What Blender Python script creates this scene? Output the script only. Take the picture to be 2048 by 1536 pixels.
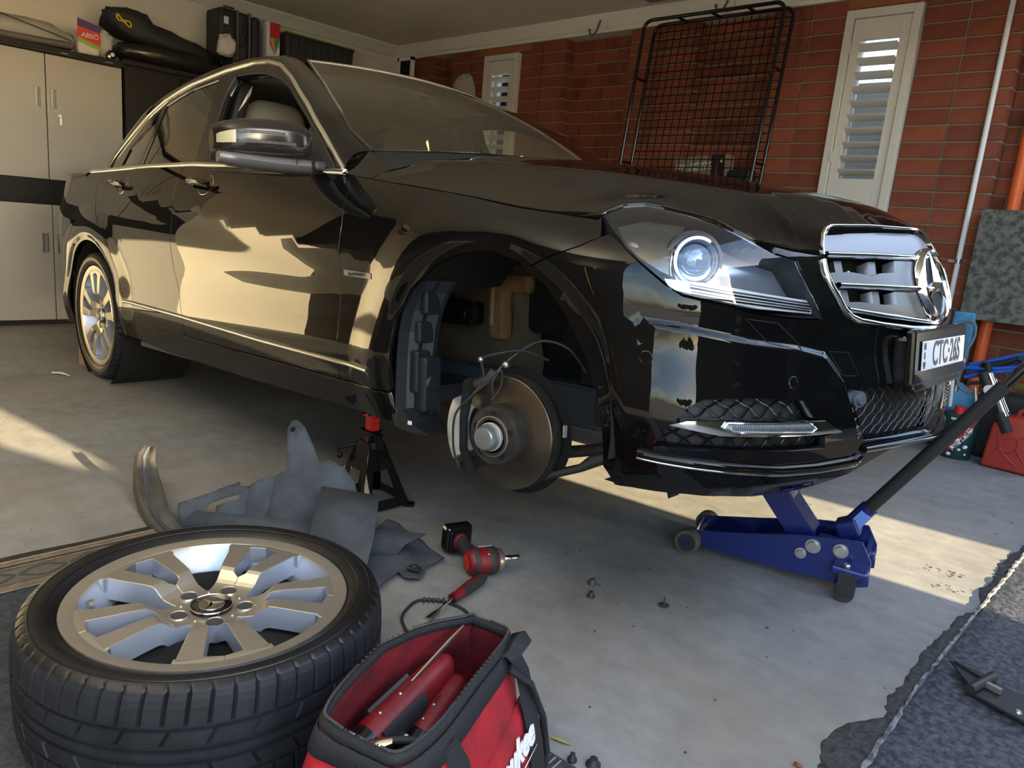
import bpy, bmesh, math, random
from mathutils import Vector, Matrix, Euler
from mathutils.geometry import delaunay_2d_cdt
random.seed(7)
PI = math.pi; R_ = math.radians
for o in list(bpy.data.objects): bpy.data.objects.remove(o)
SC = bpy.context.scene; COL = SC.collection

# ---------------------------------------------------------------- camera
CAM = (3.99155758, -2.09559753, 0.938722689)
_w = Vector((1.64770710, 0.738226832, -0.473907043))
_Rm = Matrix.Rotation(_w.length, 3, _w.normalized())          # world -> (right, down, forward)
cam_d = bpy.data.cameras.new('camera'); cam = bpy.data.objects.new('camera', cam_d); COL.objects.link(cam)
_c2w = Matrix((_Rm[0], -Vector(_Rm[1]), -Vector(_Rm[2]))).transposed()
cam.matrix_world = Matrix.Translation(CAM) @ _c2w.to_4x4()
cam_d.sensor_width = 36; cam_d.lens = 36 * 1482.58 / 2048; cam_d.clip_start = .02; cam_d.clip_end = 300
SC.camera = cam
# ---------------------------------------------------------------- world, sun, exposure
W = bpy.data.worlds.new('sky'); SC.world = W; W.use_nodes = True
nt = W.node_tree; nt.nodes.clear()
sky = nt.nodes.new('ShaderNodeTexSky'); sky.sky_type = 'NISHITA'; sky.sun_disc = False
sky.sun_elevation = R_(16); sky.sun_rotation = R_(82); sky.air_density = 1.0; sky.dust_density = 1.5; sky.ozone_density = 1.6
bg = nt.nodes.new('ShaderNodeBackground'); bg.inputs['Strength'].default_value = 0.50
wo = nt.nodes.new('ShaderNodeOutputWorld')
tc = nt.nodes.new('ShaderNodeTexCoord'); mp = nt.nodes.new('ShaderNodeMapping'); mp.inputs['Scale'].default_value = (1, 1, 3.2)
no = nt.nodes.new('ShaderNodeTexNoise'); no.inputs['Scale'].default_value = 2.2; no.inputs['Detail'].default_value = 7; no.inputs['Roughness'].default_value = .6
cr = nt.nodes.new('ShaderNodeValToRGB'); cr.color_ramp.elements[0].position = .50; cr.color_ramp.elements[1].position = .70
cr.color_ramp.elements[1].color = (.8, .8, .8, 1)
mx = nt.nodes.new('ShaderNodeMixRGB'); mx.inputs['Color2'].default_value = (5.2, 5.0, 4.7, 1)
L = nt.links.new
L(tc.outputs['Generated'], mp.inputs['Vector']); L(mp.outputs['Vector'], no.inputs['Vector']); L(no.outputs['Fac'], cr.inputs['Fac'])
L(cr.outputs['Color'], mx.inputs['Fac']); L(sky.outputs['Color'], mx.inputs['Color1']); L(mx.outputs['Color'], bg.inputs['Color']); L(bg.outputs['Background'], wo.inputs['Surface'])
sd = bpy.data.lights.new('sun', 'SUN'); so = bpy.data.objects.new('sun', sd); COL.objects.link(so)
SUN_AZ, SUN_EL = R_(8.0), R_(16.5)
sdir = Vector((-math.cos(SUN_AZ) * math.cos(SUN_EL), -math.sin(SUN_AZ) * math.cos(SUN_EL), -math.sin(SUN_EL)))
so.rotation_euler = sdir.to_track_quat('-Z', 'Y').to_euler(); so.location = (20, 3, 6)
sd.energy = 12; sd.angle = R_(.6); sd.color = (1.0, .79, .47)
wl_ = bpy.data.lights.new('fill_light', 'AREA'); wo_ = bpy.data.objects.new('fill_light_glow', wl_); COL.objects.link(wo_)
wl_.shape = 'RECTANGLE'; wl_.size = .5; wl_.size_y = .35; wl_.energy = 40; wl_.color = (1.0, .92, .78); wo_.location = (2.5, -2.95, 1.36); wo_.rotation_euler = (PI, 0, 0)   # fill light added in the empty bay to brighten the ceiling
SC.view_settings.view_transform = 'Standard'; SC.view_settings.look = 'None'; SC.view_settings.gamma = 1
SC.view_settings.use_curve_mapping = False; SC.view_settings.exposure = 1.3
SC.cycles.max_bounces = 10; SC.cycles.diffuse_bounces = 6; SC.cycles.glossy_bounces = 6; SC.cycles.transmission_bounces = 8; SC.cycles.transparent_max_bounces = 12
SC.cycles.use_denoising = True; SC.cycles.sample_clamp_indirect = 6

# ---------------------------------------------------------------- materials
def mat(name, col, rough=.5, metal=0, coat=0, spec=.5, noise=0, nscale=20, bump=0, bscale=None, col2=None, stretch=None, trans=0, ior=1.45, emit=None, alpha=1, coatr=.03, detail=4, ramp=(.35, .65), sheen=0, rvar=0):
    m = bpy.data.materials.new(name); m.use_nodes = True; t = m.node_tree; b = t.nodes['Principled BSDF']; I = b.inputs
    I['Base Color'].default_value = (*col, 1); I['Roughness'].default_value = rough; I['Metallic'].default_value = metal
    I['Specular IOR Level'].default_value = spec; I['IOR'].default_value = ior; I['Transmission Weight'].default_value = trans; I['Alpha'].default_value = alpha
    if coat: I['Coat Weight'].default_value = coat; I['Coat Roughness'].default_value = coatr
    if sheen: I['Sheen Weight'].default_value = sheen
    if emit: I['Emission Color'].default_value = (*emit[0], 1); I['Emission Strength'].default_value = emit[1]
    if col2 or bump or rvar:
        tc = t.nodes.new('ShaderNodeTexCoord'); mp = t.nodes.new('ShaderNodeMapping'); t.links.new(tc.outputs['Object'], mp.inputs['Vector'])
        if stretch: mp.inputs['Scale'].default_value = stretch
    if col2 or rvar:
        n = t.nodes.new('ShaderNodeTexNoise'); n.inputs['Scale'].default_value = nscale; n.inputs['Detail'].default_value = detail; n.inputs['Roughness'].default_value = .6
        t.links.new(mp.outputs['Vector'], n.inputs['Vector'])
        r = t.nodes.new('ShaderNodeValToRGB'); r.color_ramp.elements[0].position, r.color_ramp.elements[1].position = ramp
        t.links.new(n.outputs['Fac'], r.inputs['Fac'])
        if col2:
            r.color_ramp.elements[0].color = (*col, 1); r.color_ramp.elements[1].color = (*col2, 1); t.links.new(r.outputs['Color'], I['Base Color'])
        if rvar:
            mr = t.nodes.new('ShaderNodeMapRange'); mr.inputs['To Min'].default_value = rough - rvar; mr.inputs['To Max'].default_value = rough + rvar
            t.links.new(n.outputs['Fac'], mr.inputs['Value']); t.links.new(mr.outputs['Result'], I['Roughness'])
    if bump:
        n2 = t.nodes.new('ShaderNodeTexNoise'); n2.inputs['Scale'].default_value = bscale or nscale; n2.inputs['Detail'].default_value = 3
        t.links.new(mp.outputs['Vector'], n2.inputs['Vector'])
        bp = t.nodes.new('ShaderNodeBump'); bp.inputs['Strength'].default_value = bump; bp.inputs['Distance'].default_value = .004
        t.links.new(n2.outputs['Fac'], bp.inputs['Height']); t.links.new(bp.outputs['Normal'], I['Normal'])
    return m
M = {}
M['paint'] = mat('black_car_paint', (.003, .003, .0033), .5, 0, 1.0, 0.0, coatr=.01)
M['paint'].node_tree.nodes['Principled BSDF'].inputs['Coat IOR'].default_value = 1.40
M['glossblack'] = mat('gloss_black_plastic', (.006, .006, .007), .12)
M['matblack'] = mat('matt_black_plastic', (.018, .018, .02), .55)
M['rubber'] = mat('rubber', (.018, .018, .019), .62, bump=.15, bscale=60, col2=(.028, .028, .03), nscale=9)
M['tyre'] = mat('tyre_rubber', (.005, .005, .0055), .38, spec=.45, col2=(.010, .010, .011), nscale=7, bump=.1, bscale=90)
M['tread'] = mat('tyre_tread', (.007, .008, .010), .62, spec=.3, col2=(.016, .018, .022), nscale=8, bump=.2, bscale=70)
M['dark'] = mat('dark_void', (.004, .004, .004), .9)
M['chrome'] = mat('chrome', (.74, .74, .75), .07, 1)
M['satinchrome'] = mat('satin_trim', (.78, .77, .74), .22, 1)
M['silver'] = mat('silver_plastic', (.21, .215, .235), .38, .7)
M['alloy'] = mat('machined_alloy', (.42, .385, .31), .30, .75, col2=(.47, .43, .35), nscale=4, bump=.02, bscale=300)
M['alloyin'] = mat('painted_alloy_inner', (.33, .37, .44), .36, .55, col2=(.38, .42, .49), nscale=3)
M['steel'] = mat('steel', (.42, .41, .40), .35, .9, col2=(.52, .5, .47), nscale=30)
M['brightsteel'] = mat('bright_steel', (.75, .75, .74), .22, 1)
M['cast'] = mat('cast_iron', (.025, .022, .02), .6, .4, col2=(.06, .05, .042), nscale=25, bump=.2, bscale=60)
M['rotor'] = mat('brake_disc_face', (.15, .13, .10), .28, .9, col2=(.20, .17, .13), nscale=3, stretch=(1, 1, 1))
M['caliper'] = mat('caliper_alloy', (.50, .50, .49), .45, .5, col2=(.62, .62, .60), nscale=40)
M['concrete'] = None
def thin_glass(name, col, ior=1.45, extra=0.0):      # a thin pane: Fresnel reflection over tinted see-through
    m = bpy.data.materials.new(name); m.use_nodes = True; t = m.node_tree; t.nodes.clear(); l = t.links.new
    o = t.nodes.new('ShaderNodeOutputMaterial'); mx = t.nodes.new('ShaderNodeMixShader'); tr = t.nodes.new('ShaderNodeBsdfTransparent'); gl = t.nodes.new('ShaderNodeBsdfGlossy'); fr = t.nodes.new('ShaderNodeFresnel')
    tr.inputs['Color'].default_value = (*col, 1); gl.inputs['Roughness'].default_value = .0; fr.inputs['IOR'].default_value = ior
    ad = t.nodes.new('ShaderNodeMath'); ad.operation = 'MULTIPLY_ADD'; ad.inputs[1].default_value = 1.6; ad.inputs[2].default_value = extra; ad.use_clamp = True
    geo = t.nodes.new('ShaderNodeNewGeometry'); l(fr.outputs['Fac'], ad.inputs[0]); l(ad.outputs['Value'], mx.inputs['Fac']); l(tr.outputs['BSDF'], mx.inputs[1]); l(gl.outputs['BSDF'], mx.inputs[2]); l(mx.outputs['Shader'], o.inputs['Surface'])
    return m
M['glass'] = thin_glass('clear_glass', (.97, .98, .98))
M['whitep'] = mat('white_paint', (.66, .62, .54), .5)
M['ceil'] = mat('ceiling_plaster', (.74, .70, .60), .8, col2=(.70, .66, .56), nscale=3)
M['cream'] = mat('cabinet_cream_steel', (.34, .33, .30), .4, col2=(.32, .31, .28), nscale=2)
M['blackst'] = mat('black_cabinet_steel', (.006, .006, .007), .5, spec=.3)
M['seat'] = mat('cream_leather', (.62, .58, .46), .5, bump=.05, bscale=60)
M['liner'] = mat('felt_liner', (.034, .042, .052), .85, col2=(.066, .078, .094), nscale=9, bump=.5, bscale=55, detail=8)
M['red'] = mat('red_paint', (.50, .012, .01), .3)
M['darkred'] = mat('tool_red', (.22, .009, .013), .45, col2=(.12, .007, .010), nscale=14)
M['bagred'] = mat('red_canvas', (.40, .008, .018), .8, col2=(.20, .006, .011), nscale=11, bump=.45, bscale=240)
M['webbing'] = mat('black_webbing', (.010, .011, .013), .75, bump=.5, bscale=220)
M['jackblue'] = mat('blue_jack_paint', (.007, .013, .095), .28, coat=.4, col2=(.009, .018, .12), nscale=5)
M['tape'] = mat('pale_blue_tape', (.14, .25, .60), .6)
M['orange'] = mat('orange_pvc', (.75, .13, .03), .35)
M['jerry'] = mat('red_plastic_can', (.36, .035, .022), .42, bump=.04, bscale=30)
M['bluehose'] = mat('blue_hose', (.02, .10, .42), .35)
M['cyl'] = mat('blue_steel_cylinder', (.05, .22, .42), .5, col2=(.10, .32, .52), nscale=12)
M['teal'] = mat('grey_teal_hose', (.10, .17, .20), .5)
M['stone'] = None
M['mortar'] = mat('mortar', (.27, .235, .185), .9, bump=.3, bscale=120)
M['white'] = mat('white_plastic', (.75, .75, .74), .4)
M['print'] = mat('white_print', (.80, .80, .80), .5)
M['printblack'] = mat('black_print', (.01, .01, .012), .5)
M['yellow'] = mat('yellow_cord', (.75, .50, .03), .6)
M['lime'] = mat('lime_plastic', (.28, .42, .02), .45)
M['greyplastic'] = mat('charcoal_plastic', (.035, .036, .035), .5)
M['amber'] = mat('amber_plastic', (.6, .22, .05), .2)
M['pouch'] = mat('blue_black_fabric', (.018, .018, .02), .6, bump=.3, bscale=50, col2=(.03, .03, .032), nscale=6)
M['purple'] = mat('purple_print', (.07, .03, .16), .4)
M['packred'] = mat('red_print', (.60, .03, .03), .4)
M['green'] = mat('green_print', (.22, .40, .04), .4)
M['clearbag'] = mat('clear_film', (.95, .95, .93), .22, trans=.0, alpha=.30, col2=(.8, .8, .78), nscale=12, bump=.6, bscale=35)
M['duct'] = mat('dusty_clear_wrap', (.42, .42, .38), .30, alpha=.75, bump=.7, bscale=22)
M['darkgreen'] = mat('dark_green_print', (.015, .045, .045), .4)
M['brown'] = mat('brown_carton', (.20, .15, .11), .7, col2=(.28, .22, .16), nscale=12)
M['maroon'] = mat('maroon_print', (.10, .03, .035), .6)
M['rust'] = mat('ochre_engine_parts', (.16, .09, .035), .45, col2=(.26, .17, .08), nscale=9)
M['frameblack'] = mat('black_chassis_paint', (.020, .023, .027), .4)

def tex_concrete():
    m = bpy.data.materials.new('concrete_floor'); m.use_nodes = True; t = m.node_tree; b = t.nodes['Principled BSDF']; I = b.inputs; l = t.links.new
    tc = t.nodes.new('ShaderNodeTexCoord')
    def noise(s, d, st=None, ro=.6):
        n = t.nodes.new('ShaderNodeTexNoise'); n.inputs['Scale'].default_value = s; n.inputs['Detail'].default_value = d; n.inputs['Roughness'].default_value = ro
        mp = t.nodes.new('ShaderNodeMapping'); mp.inputs['Scale'].default_value = st or (1, 1, 1); l(tc.outputs['Object'], mp.inputs['Vector']); l(mp.outputs['Vector'], n.inputs['Vector']); return n
    def ramp(n, a, ca, c, cc):
        r = t.nodes.new('ShaderNodeValToRGB'); r.color_ramp.elements[0].position = a; r.color_ramp.elements[0].color = (*ca, 1); r.color_ramp.elements[1].position = c; r.color_ramp.elements[1].color = (*cc, 1)
        l(n.outputs['Fac'], r.inputs['Fac']); return r
    def mix(a, c, f, mode='MIX'):
        x = t.nodes.new('ShaderNodeMixRGB'); x.blend_type = mode; l(a, x.inputs['Color1'])
        if isinstance(c, tuple): x.inputs['Color2'].default_value = (*c, 1)
        else: l(c, x.inputs['Color2'])
        if isinstance(f, float): x.inputs['Fac'].default_value = f
        else: l(f, x.inputs['Fac'])
        return x.outputs['Color']
    base = ramp(noise(1.6, 8, (1, .6, 1)), .3, (.16, .16, .152), .7, (.27, .275, .27)).outputs['Color']
    fine = ramp(noise(14, 9, (.75, 1, 1), .7), .35, (.80, .80, .80), .65, (1.12, 1.12, 1.13)).outputs['Color']
    c = mix(base, fine, 1.0, 'MULTIPLY')
    brown = ramp(noise(.8, 4), .45, (0, 0, 0), .68, (1, 1, 1)).outputs['Color']
    c = mix(c, (.25, .20, .14), mix(brown, (.45, .45, .45), 1.0, 'MULTIPLY'))
    sp = ramp(noise(38, 2, None, .4), .73, (0, 0, 0), .76, (1, 1, 1)).outputs['Color']
    sp2 = ramp(noise(1.9, 3), .50, (0, 0, 0), .6, (1, 1, 1)).outputs['Color']
    c = mix(c, (.06, .055, .05), mix(sp, sp2, 1.0, 'MULTIPLY'))
    l(c, I['Base Color']); I['Roughness'].default_value = .62; I['Specular IOR Level'].default_value = .35
    bp = t.nodes.new('ShaderNodeBump'); bp.inputs['Strength'].default_value = .12; bp.inputs['Distance'].default_value = .003
    l(noise(60, 5).outputs['Fac'], bp.inputs['Height']); l(bp.outputs['Normal'], I['Normal'])
    return m
M['concrete'] = tex_concrete()
def tex_brick(name, c1, c2):
    m = mat(name, c1, .8, col2=c2, nscale=7, bump=.35, bscale=70, ramp=(.3, .7))
    t = m.node_tree; b = t.nodes['Principled BSDF']; l = t.links.new
    oi = t.nodes.new('ShaderNodeObjectInfo'); hs = t.nodes.new('ShaderNodeHueSaturation')
    mr = t.nodes.new('ShaderNodeMapRange'); mr.inputs['To Min'].default_value = .78; mr.inputs['To Max'].default_value = 1.22
    l(oi.outputs['Random'], mr.inputs['Value']); l(mr.outputs['Result'], hs.inputs['Value'])
    src = b.inputs['Base Color'].links[0].from_socket; l(src, hs.inputs['Color']); l(hs.outputs['Color'], b.inputs['Base Color'])
    return m
M['brick'] = tex_brick('red_brick', (.175, .042, .019), (.26, .070, .032))
M['brick2'] = tex_brick('red_brick_dragged', (.23, .058, .026), (.135, .032, .014))
def tex_speck(name, c1, c2, s, bump=.3, rough=.7, c3=None):
    m = mat(name, c1, rough, col2=c2, nscale=s, bump=bump, bscale=s, ramp=(.42, .58), detail=6)
    return m
M['stone'] = tex_speck('speckled_stone_board', (.055, .057, .050), (.15, .155, .13), 28)
M['mat'] = tex_speck('black_rubber_matting', (.018, .021, .030), (.060, .066, .080), 60, .9, .55)
M['matedge'] = tex_speck('grey_frayed_edge', (.06, .065, .07), (.20, .21, .22), 40, .8)
M['tarmac'] = tex_speck('driveway_paving', (.26, .245, .22), (.34, .32, .29), 20, .3, .8)

# ---------------------------------------------------------------- object helpers
XF_ = {}
def link(o, parent):
    COL.objects.link(o)
    if parent is not None: o.parent = parent
    return o
def thing(name, label, cat, loc=(0, 0, 0), rot=(0, 0, 0), group=None, parent=None):
    o = bpy.data.objects.new(name, None); o.empty_display_size = .05; link(o, parent)
    o.location = loc; o.rotation_euler = rot; o['label'] = label; o['category'] = cat
    if group: o['group'] = group
    XF_[o.name] = Matrix.Translation(loc) @ Euler(rot).to_matrix().to_4x4()
    return o
def tag(o, label, cat, group=None):
    o['label'] = label; o['category'] = cat
    if group: o['group'] = group
    return o
def struct(o):
    o['kind'] = 'structure'; return o
class MB:
    def __init__(s): s.v = []; s.f = []; s.sm = []; s.mi = []; s.m = 0
    def add(s, vs, fs, smooth=False):
        b = len(s.v); s.v += [tuple(v) for v in vs]
        for f in fs: s.f.append(tuple(i + b for i in f)); s.sm.append(smooth); s.mi.append(s.m)
        return s
    def box(s, c, d, rot=None, bev=0, M4=None, taper=1.0):
        x, y, z = d[0] / 2, d[1] / 2, d[2] / 2
        if bev <= 0:
            vs = [(sx * x * (taper if sz > 0 else 1), sy * y * (taper if sz > 0 else 1), sz * z) for sz in (-1, 1) for sx, sy in ((-1, -1), (1, -1), (1, 1), (-1, 1))]
            fs = [(3, 2, 1, 0), (4, 5, 6, 7), (0, 1, 5, 4), (1, 2, 6, 5), (2, 3, 7, 6), (3, 0, 4, 7)]
        else:
            b = min(bev, x * .98, y * .98, z * .98); vs = []; fs = []
            bm = bmesh.new(); bmesh.ops.create_cube(bm, size=1)
            for v in bm.verts: v.co = Vector((v.co.x * 2 * x * (taper if v.co.z > 0 else 1), v.co.y * 2 * y * (taper if v.co.z > 0 else 1), v.co.z * 2 * z))
            bmesh.ops.bevel(bm, geom=bm.edges[:], offset=b, segments=2, profile=.5, affect='EDGES')
            bm.verts.index_update(); vs = [v.co.copy() for v in bm.verts]; fs = [tuple(v.index for v in f.verts) for f in bm.faces]; bm.free()
        T = Matrix.Translation(c) @ (Euler(rot).to_matrix().to_4x4() if rot else Matrix.Identity(4))
        if M4 is not None: T = M4 @ T
        return s.add([T @ Vector(v) for v in vs], fs, False)
    def frame(s, p0, p1, up=None):
        d = Vector(p1) - Vector(p0); z = d.normalized(); a = Vector(up) if up else (Vector((0, 0, 1)) if abs(z.z) < .9 else Vector((1, 0, 0)))
        x = a.cross(z).normalized(); return x, z.cross(x), z, d.length
    def cyl(s, p0, p1, r0, r1=None, n=16, cap=True, smooth=True):
        r1 = r0 if r1 is None else r1; x, y, z, L_ = s.frame(p0, p1); p0 = Vector(p0); p1 = Vector(p1)
        vs = [p0 + (x * math.cos(2 * PI * i / n) + y * math.sin(2 * PI * i / n)) * r0 for i in range(n)] + [p1 + (x * math.cos(2 * PI * i / n) + y * math.sin(2 * PI * i / n)) * r1 for i in range(n)]
        s.add(vs, [(i, (i + 1) % n, n + (i + 1) % n, n + i) for i in range(n)], smooth)
        if cap: s.add(vs, [tuple(range(n))[::-1], tuple(range(n, 2 * n))])
        return s
    def lathe(s, prof, n=48, M4=None, smooth=True, a0=0, a1=2 * PI, close=False):
        # prof: (radius, height) along local z
        full = abs(a1 - a0 - 2 * PI) < 1e-6; k = n if full else n + 1
        T = M4 or Matrix.Identity(4); vs = []
        for r, h in prof:
            for i in range(k):
                a = a0 + (a1 - a0) * i / n; vs.append(T @ Vector((r * math.cos(a), r * math.sin(a), h)))
        fs = []; m = len(prof)
        for j in range(m if close else m - 1):
            for i in range(n if full else n):
                i2 = (i + 1) % k; j2 = (j + 1) % m
                fs.append((j * k + i, j * k + i2, j2 * k + i2, j2 * k + i))
        return s.add(vs, fs, smooth)
    def tube(s, pts, r, n=8, closed=False, smooth=True, cap=True, rs=None):
        P = [Vector(p) for p in pts]; m = len(P); vs = []; prev = None
        for i in range(m):
            a = P[(i - 1) % m] if (closed or i > 0) else P[i]; b = P[(i + 1) % m] if (closed or i < m - 1) else P[i]
            t = (b - a).normalized()
            if prev is None: u = (Vector((0, 0, 1)) if abs(t.z) < .9 else Vector((1, 0, 0))).cross(t).normalized()
            else:
                u = prev - t * prev.dot(t); u = u.normalized() if u.length > 1e-6 else t.orthogonal().normalized()
            prev = u; w = t.cross(u); rr = rs[i] if rs else r
            ru, rw = rr if isinstance(rr, tuple) else (rr, rr)
            vs += [P[i] + u * math.cos(2 * PI * k / n) * ru + w * math.sin(2 * PI * k / n) * rw for k in range(n)]
        fs = [(i * n + k, i * n + (k + 1) % n, ((i + 1) % m) * n + (k + 1) % n, ((i + 1) % m) * n + k) for i in range(m if closed else m - 1) for k in range(n)]
        s.add(vs, fs, smooth)
        if cap and not closed: s.add(vs, [tuple(range(n))[::-1], tuple(range((m - 1) * n, m * n))])
        return s
    def prism(s, poly, d0, d1, M4=None, smooth=False):
        # poly in local xy, extruded along z
        T = M4 or Matrix.Identity(4); n = len(poly)
        vs = [T @ Vector((x, y, d0)) for x, y in poly] + [T @ Vector((x, y, d1)) for x, y in poly]
        s.add(vs, [tuple(range(n))[::-1], tuple(range(n, 2 * n))]); s.add(vs, [(i, (i + 1) % n, n + (i + 1) % n, n + i) for i in range(n)], smooth)
        return s
    def grid(s, rows, closed_u=False, closed_v=False, smooth=True, thick=0):
        m = len(rows); n = len(rows[0]); vs = [Vector(p) for r in rows for p in r]
        fs = [(j * n + i, j * n + (i + 1) % n, ((j + 1) % m) * n + (i + 1) % n, ((j + 1) % m) * n + i) for j in range(m if closed_v else m - 1) for i in range(n if closed_u else n - 1)]
        return s.add(vs, fs, smooth)
    def ball(s, c, r, n=12, sc=(1, 1, 1)):
        vs = []; c = Vector(c)
        for j in range(n + 1):
            a = PI * j / n
            for i in range(n * 2): b = PI * i / n; vs.append(c + Vector((math.sin(a) * math.cos(b) * r * sc[0], math.sin(a) * math.sin(b) * r * sc[1], math.cos(a) * r * sc[2])))
        k = n * 2
        return s.add(vs, [(j * k + i, j * k + (i + 1) % k, (j + 1) * k + (i + 1) % k, (j + 1) * k + i) for j in range(n) for i in range(k)], True)
    def build(s, name, m, parent=None, world=False, merge=True, solid=0, label=None, loc=None, rot=None, extra=()):
        vs = s.v
        if world and parent is not None:
            inv = XF_[parent.name].inverted(); vs = [inv @ Vector(v) for v in vs]
        me = bpy.data.meshes.new(name); me.from_pydata([tuple(v) for v in vs], [], s.f); me.materials.append(m)
        for e in extra: me.materials.append(e)
        me.polygons.foreach_set('use_smooth', s.sm); me.polygons.foreach_set('material_index', s.mi)
        if merge:
            bm = bmesh.new(); bm.from_mesh(me); bmesh.ops.remove_doubles(bm, verts=bm.verts, dist=1e-5)
            bmesh.ops.recalc_face_normals(bm, faces=bm.faces)
            for e in bm.edges:
                if len(e.link_faces) == 2 and e.calc_face_angle(0) > .9: e.smooth = False
            bm.to_mesh(me); bm.free()
        o = bpy.data.objects.new(name, me); link(o, parent)
        if loc: o.location = loc
        if rot: o.rotation_euler = rot
        if solid: md = o.modifiers.new('t', 'SOLIDIFY'); md.thickness = solid; md.offset = 0
        if label: o['label'] = label
        return o
def cr(P, k=6):
    P = [Vector(p) for p in P]; out = []
    for i in range(len(P) - 1):
        a, b, c, d = P[max(i - 1, 0)], P[i], P[i + 1], P[min(i + 2, len(P) - 1)]
        for j in range(k):
            t = j / k; out.append(.5 * ((2 * b) + (c - a) * t + (2 * a - 5 * b + 4 * c - d) * t * t + (3 * b - a - 3 * c + d) * t ** 3))
    return out + [P[-1]]
def text(name, s, size, m, parent, loc, rot, depth=.0004, bold=0, spc=1.0, xs=1.0, shear=0, label=None):
    cu = bpy.data.curves.new(name, 'FONT'); cu.body = s; cu.size = size; cu.extrude = depth; cu.offset = bold; cu.space_character = spc; cu.shear = shear
    cu.align_x = 'CENTER'; cu.align_y = 'CENTER'
    o = bpy.data.objects.new(name, cu); dg = bpy.context.evaluated_depsgraph_get(); COL.objects.link(o); dg.update()
    me = bpy.data.meshes.new_from_object(o.evaluated_get(dg)); bpy.data.objects.remove(o)
    o = bpy.data.objects.new(name, me); link(o, parent); me.materials.clear(); me.materials.append(m)
    o.location = loc; o.rotation_euler = rot; o.scale = (xs, 1, 1)
    if label: o['label'] = label
    return o
def axes(o_, x, y):                                # matrix with local x, y given, origin o_
    x = Vector(x).normalized(); z = x.cross(Vector(y)).normalized(); y = z.cross(x)
    return Matrix(((x.x, y.x, z.x, o_[0]), (x.y, y.y, z.y, o_[1]), (x.z, y.z, z.z, o_[2]), (0, 0, 0, 1)))
# ================================================================ the garage
M['leftbrick'] = mat('charcoal_side_wall', (.030, .026, .021), .7, col2=(.055, .046, .036), nscale=2.5, bump=.2, bscale=40)
YW, YR, XB, YL, XD, ZC = 2.40, 2.51, -2.05, -3.30, 3.70, 2.46
mb = MB(); mb.add([(XB, YL, 0), (3.668, YL, 0), (3.668, YR + .1, 0), (XB, YR + .1, 0), (3.685, YL, -.03), (3.685, YR + .1, -.03)], [(0, 1, 2, 3), (1, 4, 5, 2)]); floor = struct(mb.build('floor', M['concrete'], None))
mb = MB(); mb.box(((XB + XD) / 2, (YL + YR) / 2, ZC + .05), (XD - XB + .2, YR - YL + .4, .1)); struct(mb.build('ceiling', M['ceil'], None))
mb = MB(); mb.box((XB - .05, (YL + YR) / 2, 1.23), (.1, YR - YL + .3, 2.46)); struct(mb.build('wall_back', M['ceil'], None))
mb = MB(); mb.box(((XB + XD) / 2, YL - .05, 1.23), (XD - XB, .1, 2.46)); struct(mb.build('wall_left', M['leftbrick'], None))
mb = MB(); mb.box((XD - .05, (YL + YR) / 2, 2.33), (.12, YR - YL + .2, .26)); struct(mb.build('wall_front', M['whitep'], None))
# cornices
def cove(name, p0, p1, nx, ny):
    mb = MB(); prof = [(0, -.095), (.004, -.095), (.012, -.075), (.035, -.045), (.062, -.018), (.075, -.008), (.075, 0)]
    rows = [[Vector(p) + Vector((nx * a, ny * a, b)) for a, b in prof] for p in (p0, p1)]
    mb.grid(rows, smooth=True); return struct(mb.build(name, M['ceil'], None, merge=False))
cove('trim_1', (XB, YL, ZC), (XB, YR, ZC), 1, 0)
# white bulkhead lining above the brick wall, with its soffit over the recesses
mb = MB(); mb.box(((XB + XD) / 2, YW + .055, 2.40), (XD - XB, .15, .115)); struct(mb.build('trim_2', M['ceil'], None))
cove('trim_3', (XB, YW - .02, ZC), (XD, YW - .02, ZC), 0, -.5)
mb = MB(); mb.box((XB + .02, YW - .01, 2.2), (.03, .03, .50)); struct(mb.build('trim_4', M['ceil'], None))
# ---- brick wall: piers at YW, recesses at YR; courses 86 mm
mb = MB()
wins = [(-.816, -.428, 1.15, 2.277), (2.129, 2.526, .85, 2.275)]
def wall_slab(x0, x1, y, z0, z1): mb.box(((x0 + x1) / 2, y + .06 + .011, (z0 + z1) / 2), (x1 - x0, .12, z1 - z0))
piers = [(-2.05, -1.52), (-1.26, .03), (.63, 1.16), (1.69, 2.997)]; recs = [(-1.52, -1.26), (.03, .63), (1.16, 1.69), (2.997, 3.70)]
for a, b in piers:
    hit = [w for w in wins if w[0] >= a and w[1] <= b]
    if hit:
        w = hit[0]; wall_slab(a, w[0], YW, 0, 2.35); wall_slab(w[1], b, YW, 0, 2.35); wall_slab(w[0], w[1], YW, 0, w[2]); wall_slab(w[0], w[1], YW, w[3], 2.35)
    else: wall_slab(a, b, YW, 0, 2.35)
for a, b in recs: wall_slab(a, b, YR, 0, 2.46)
wall = struct(mb.build('wall_right', M['mortar'], None, merge=False))
CH = .0858; Z0 = 2.345 - 28 * CH
cache = {}
cnt = [0]; rest = MB(); rest2 = MB()
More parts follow.
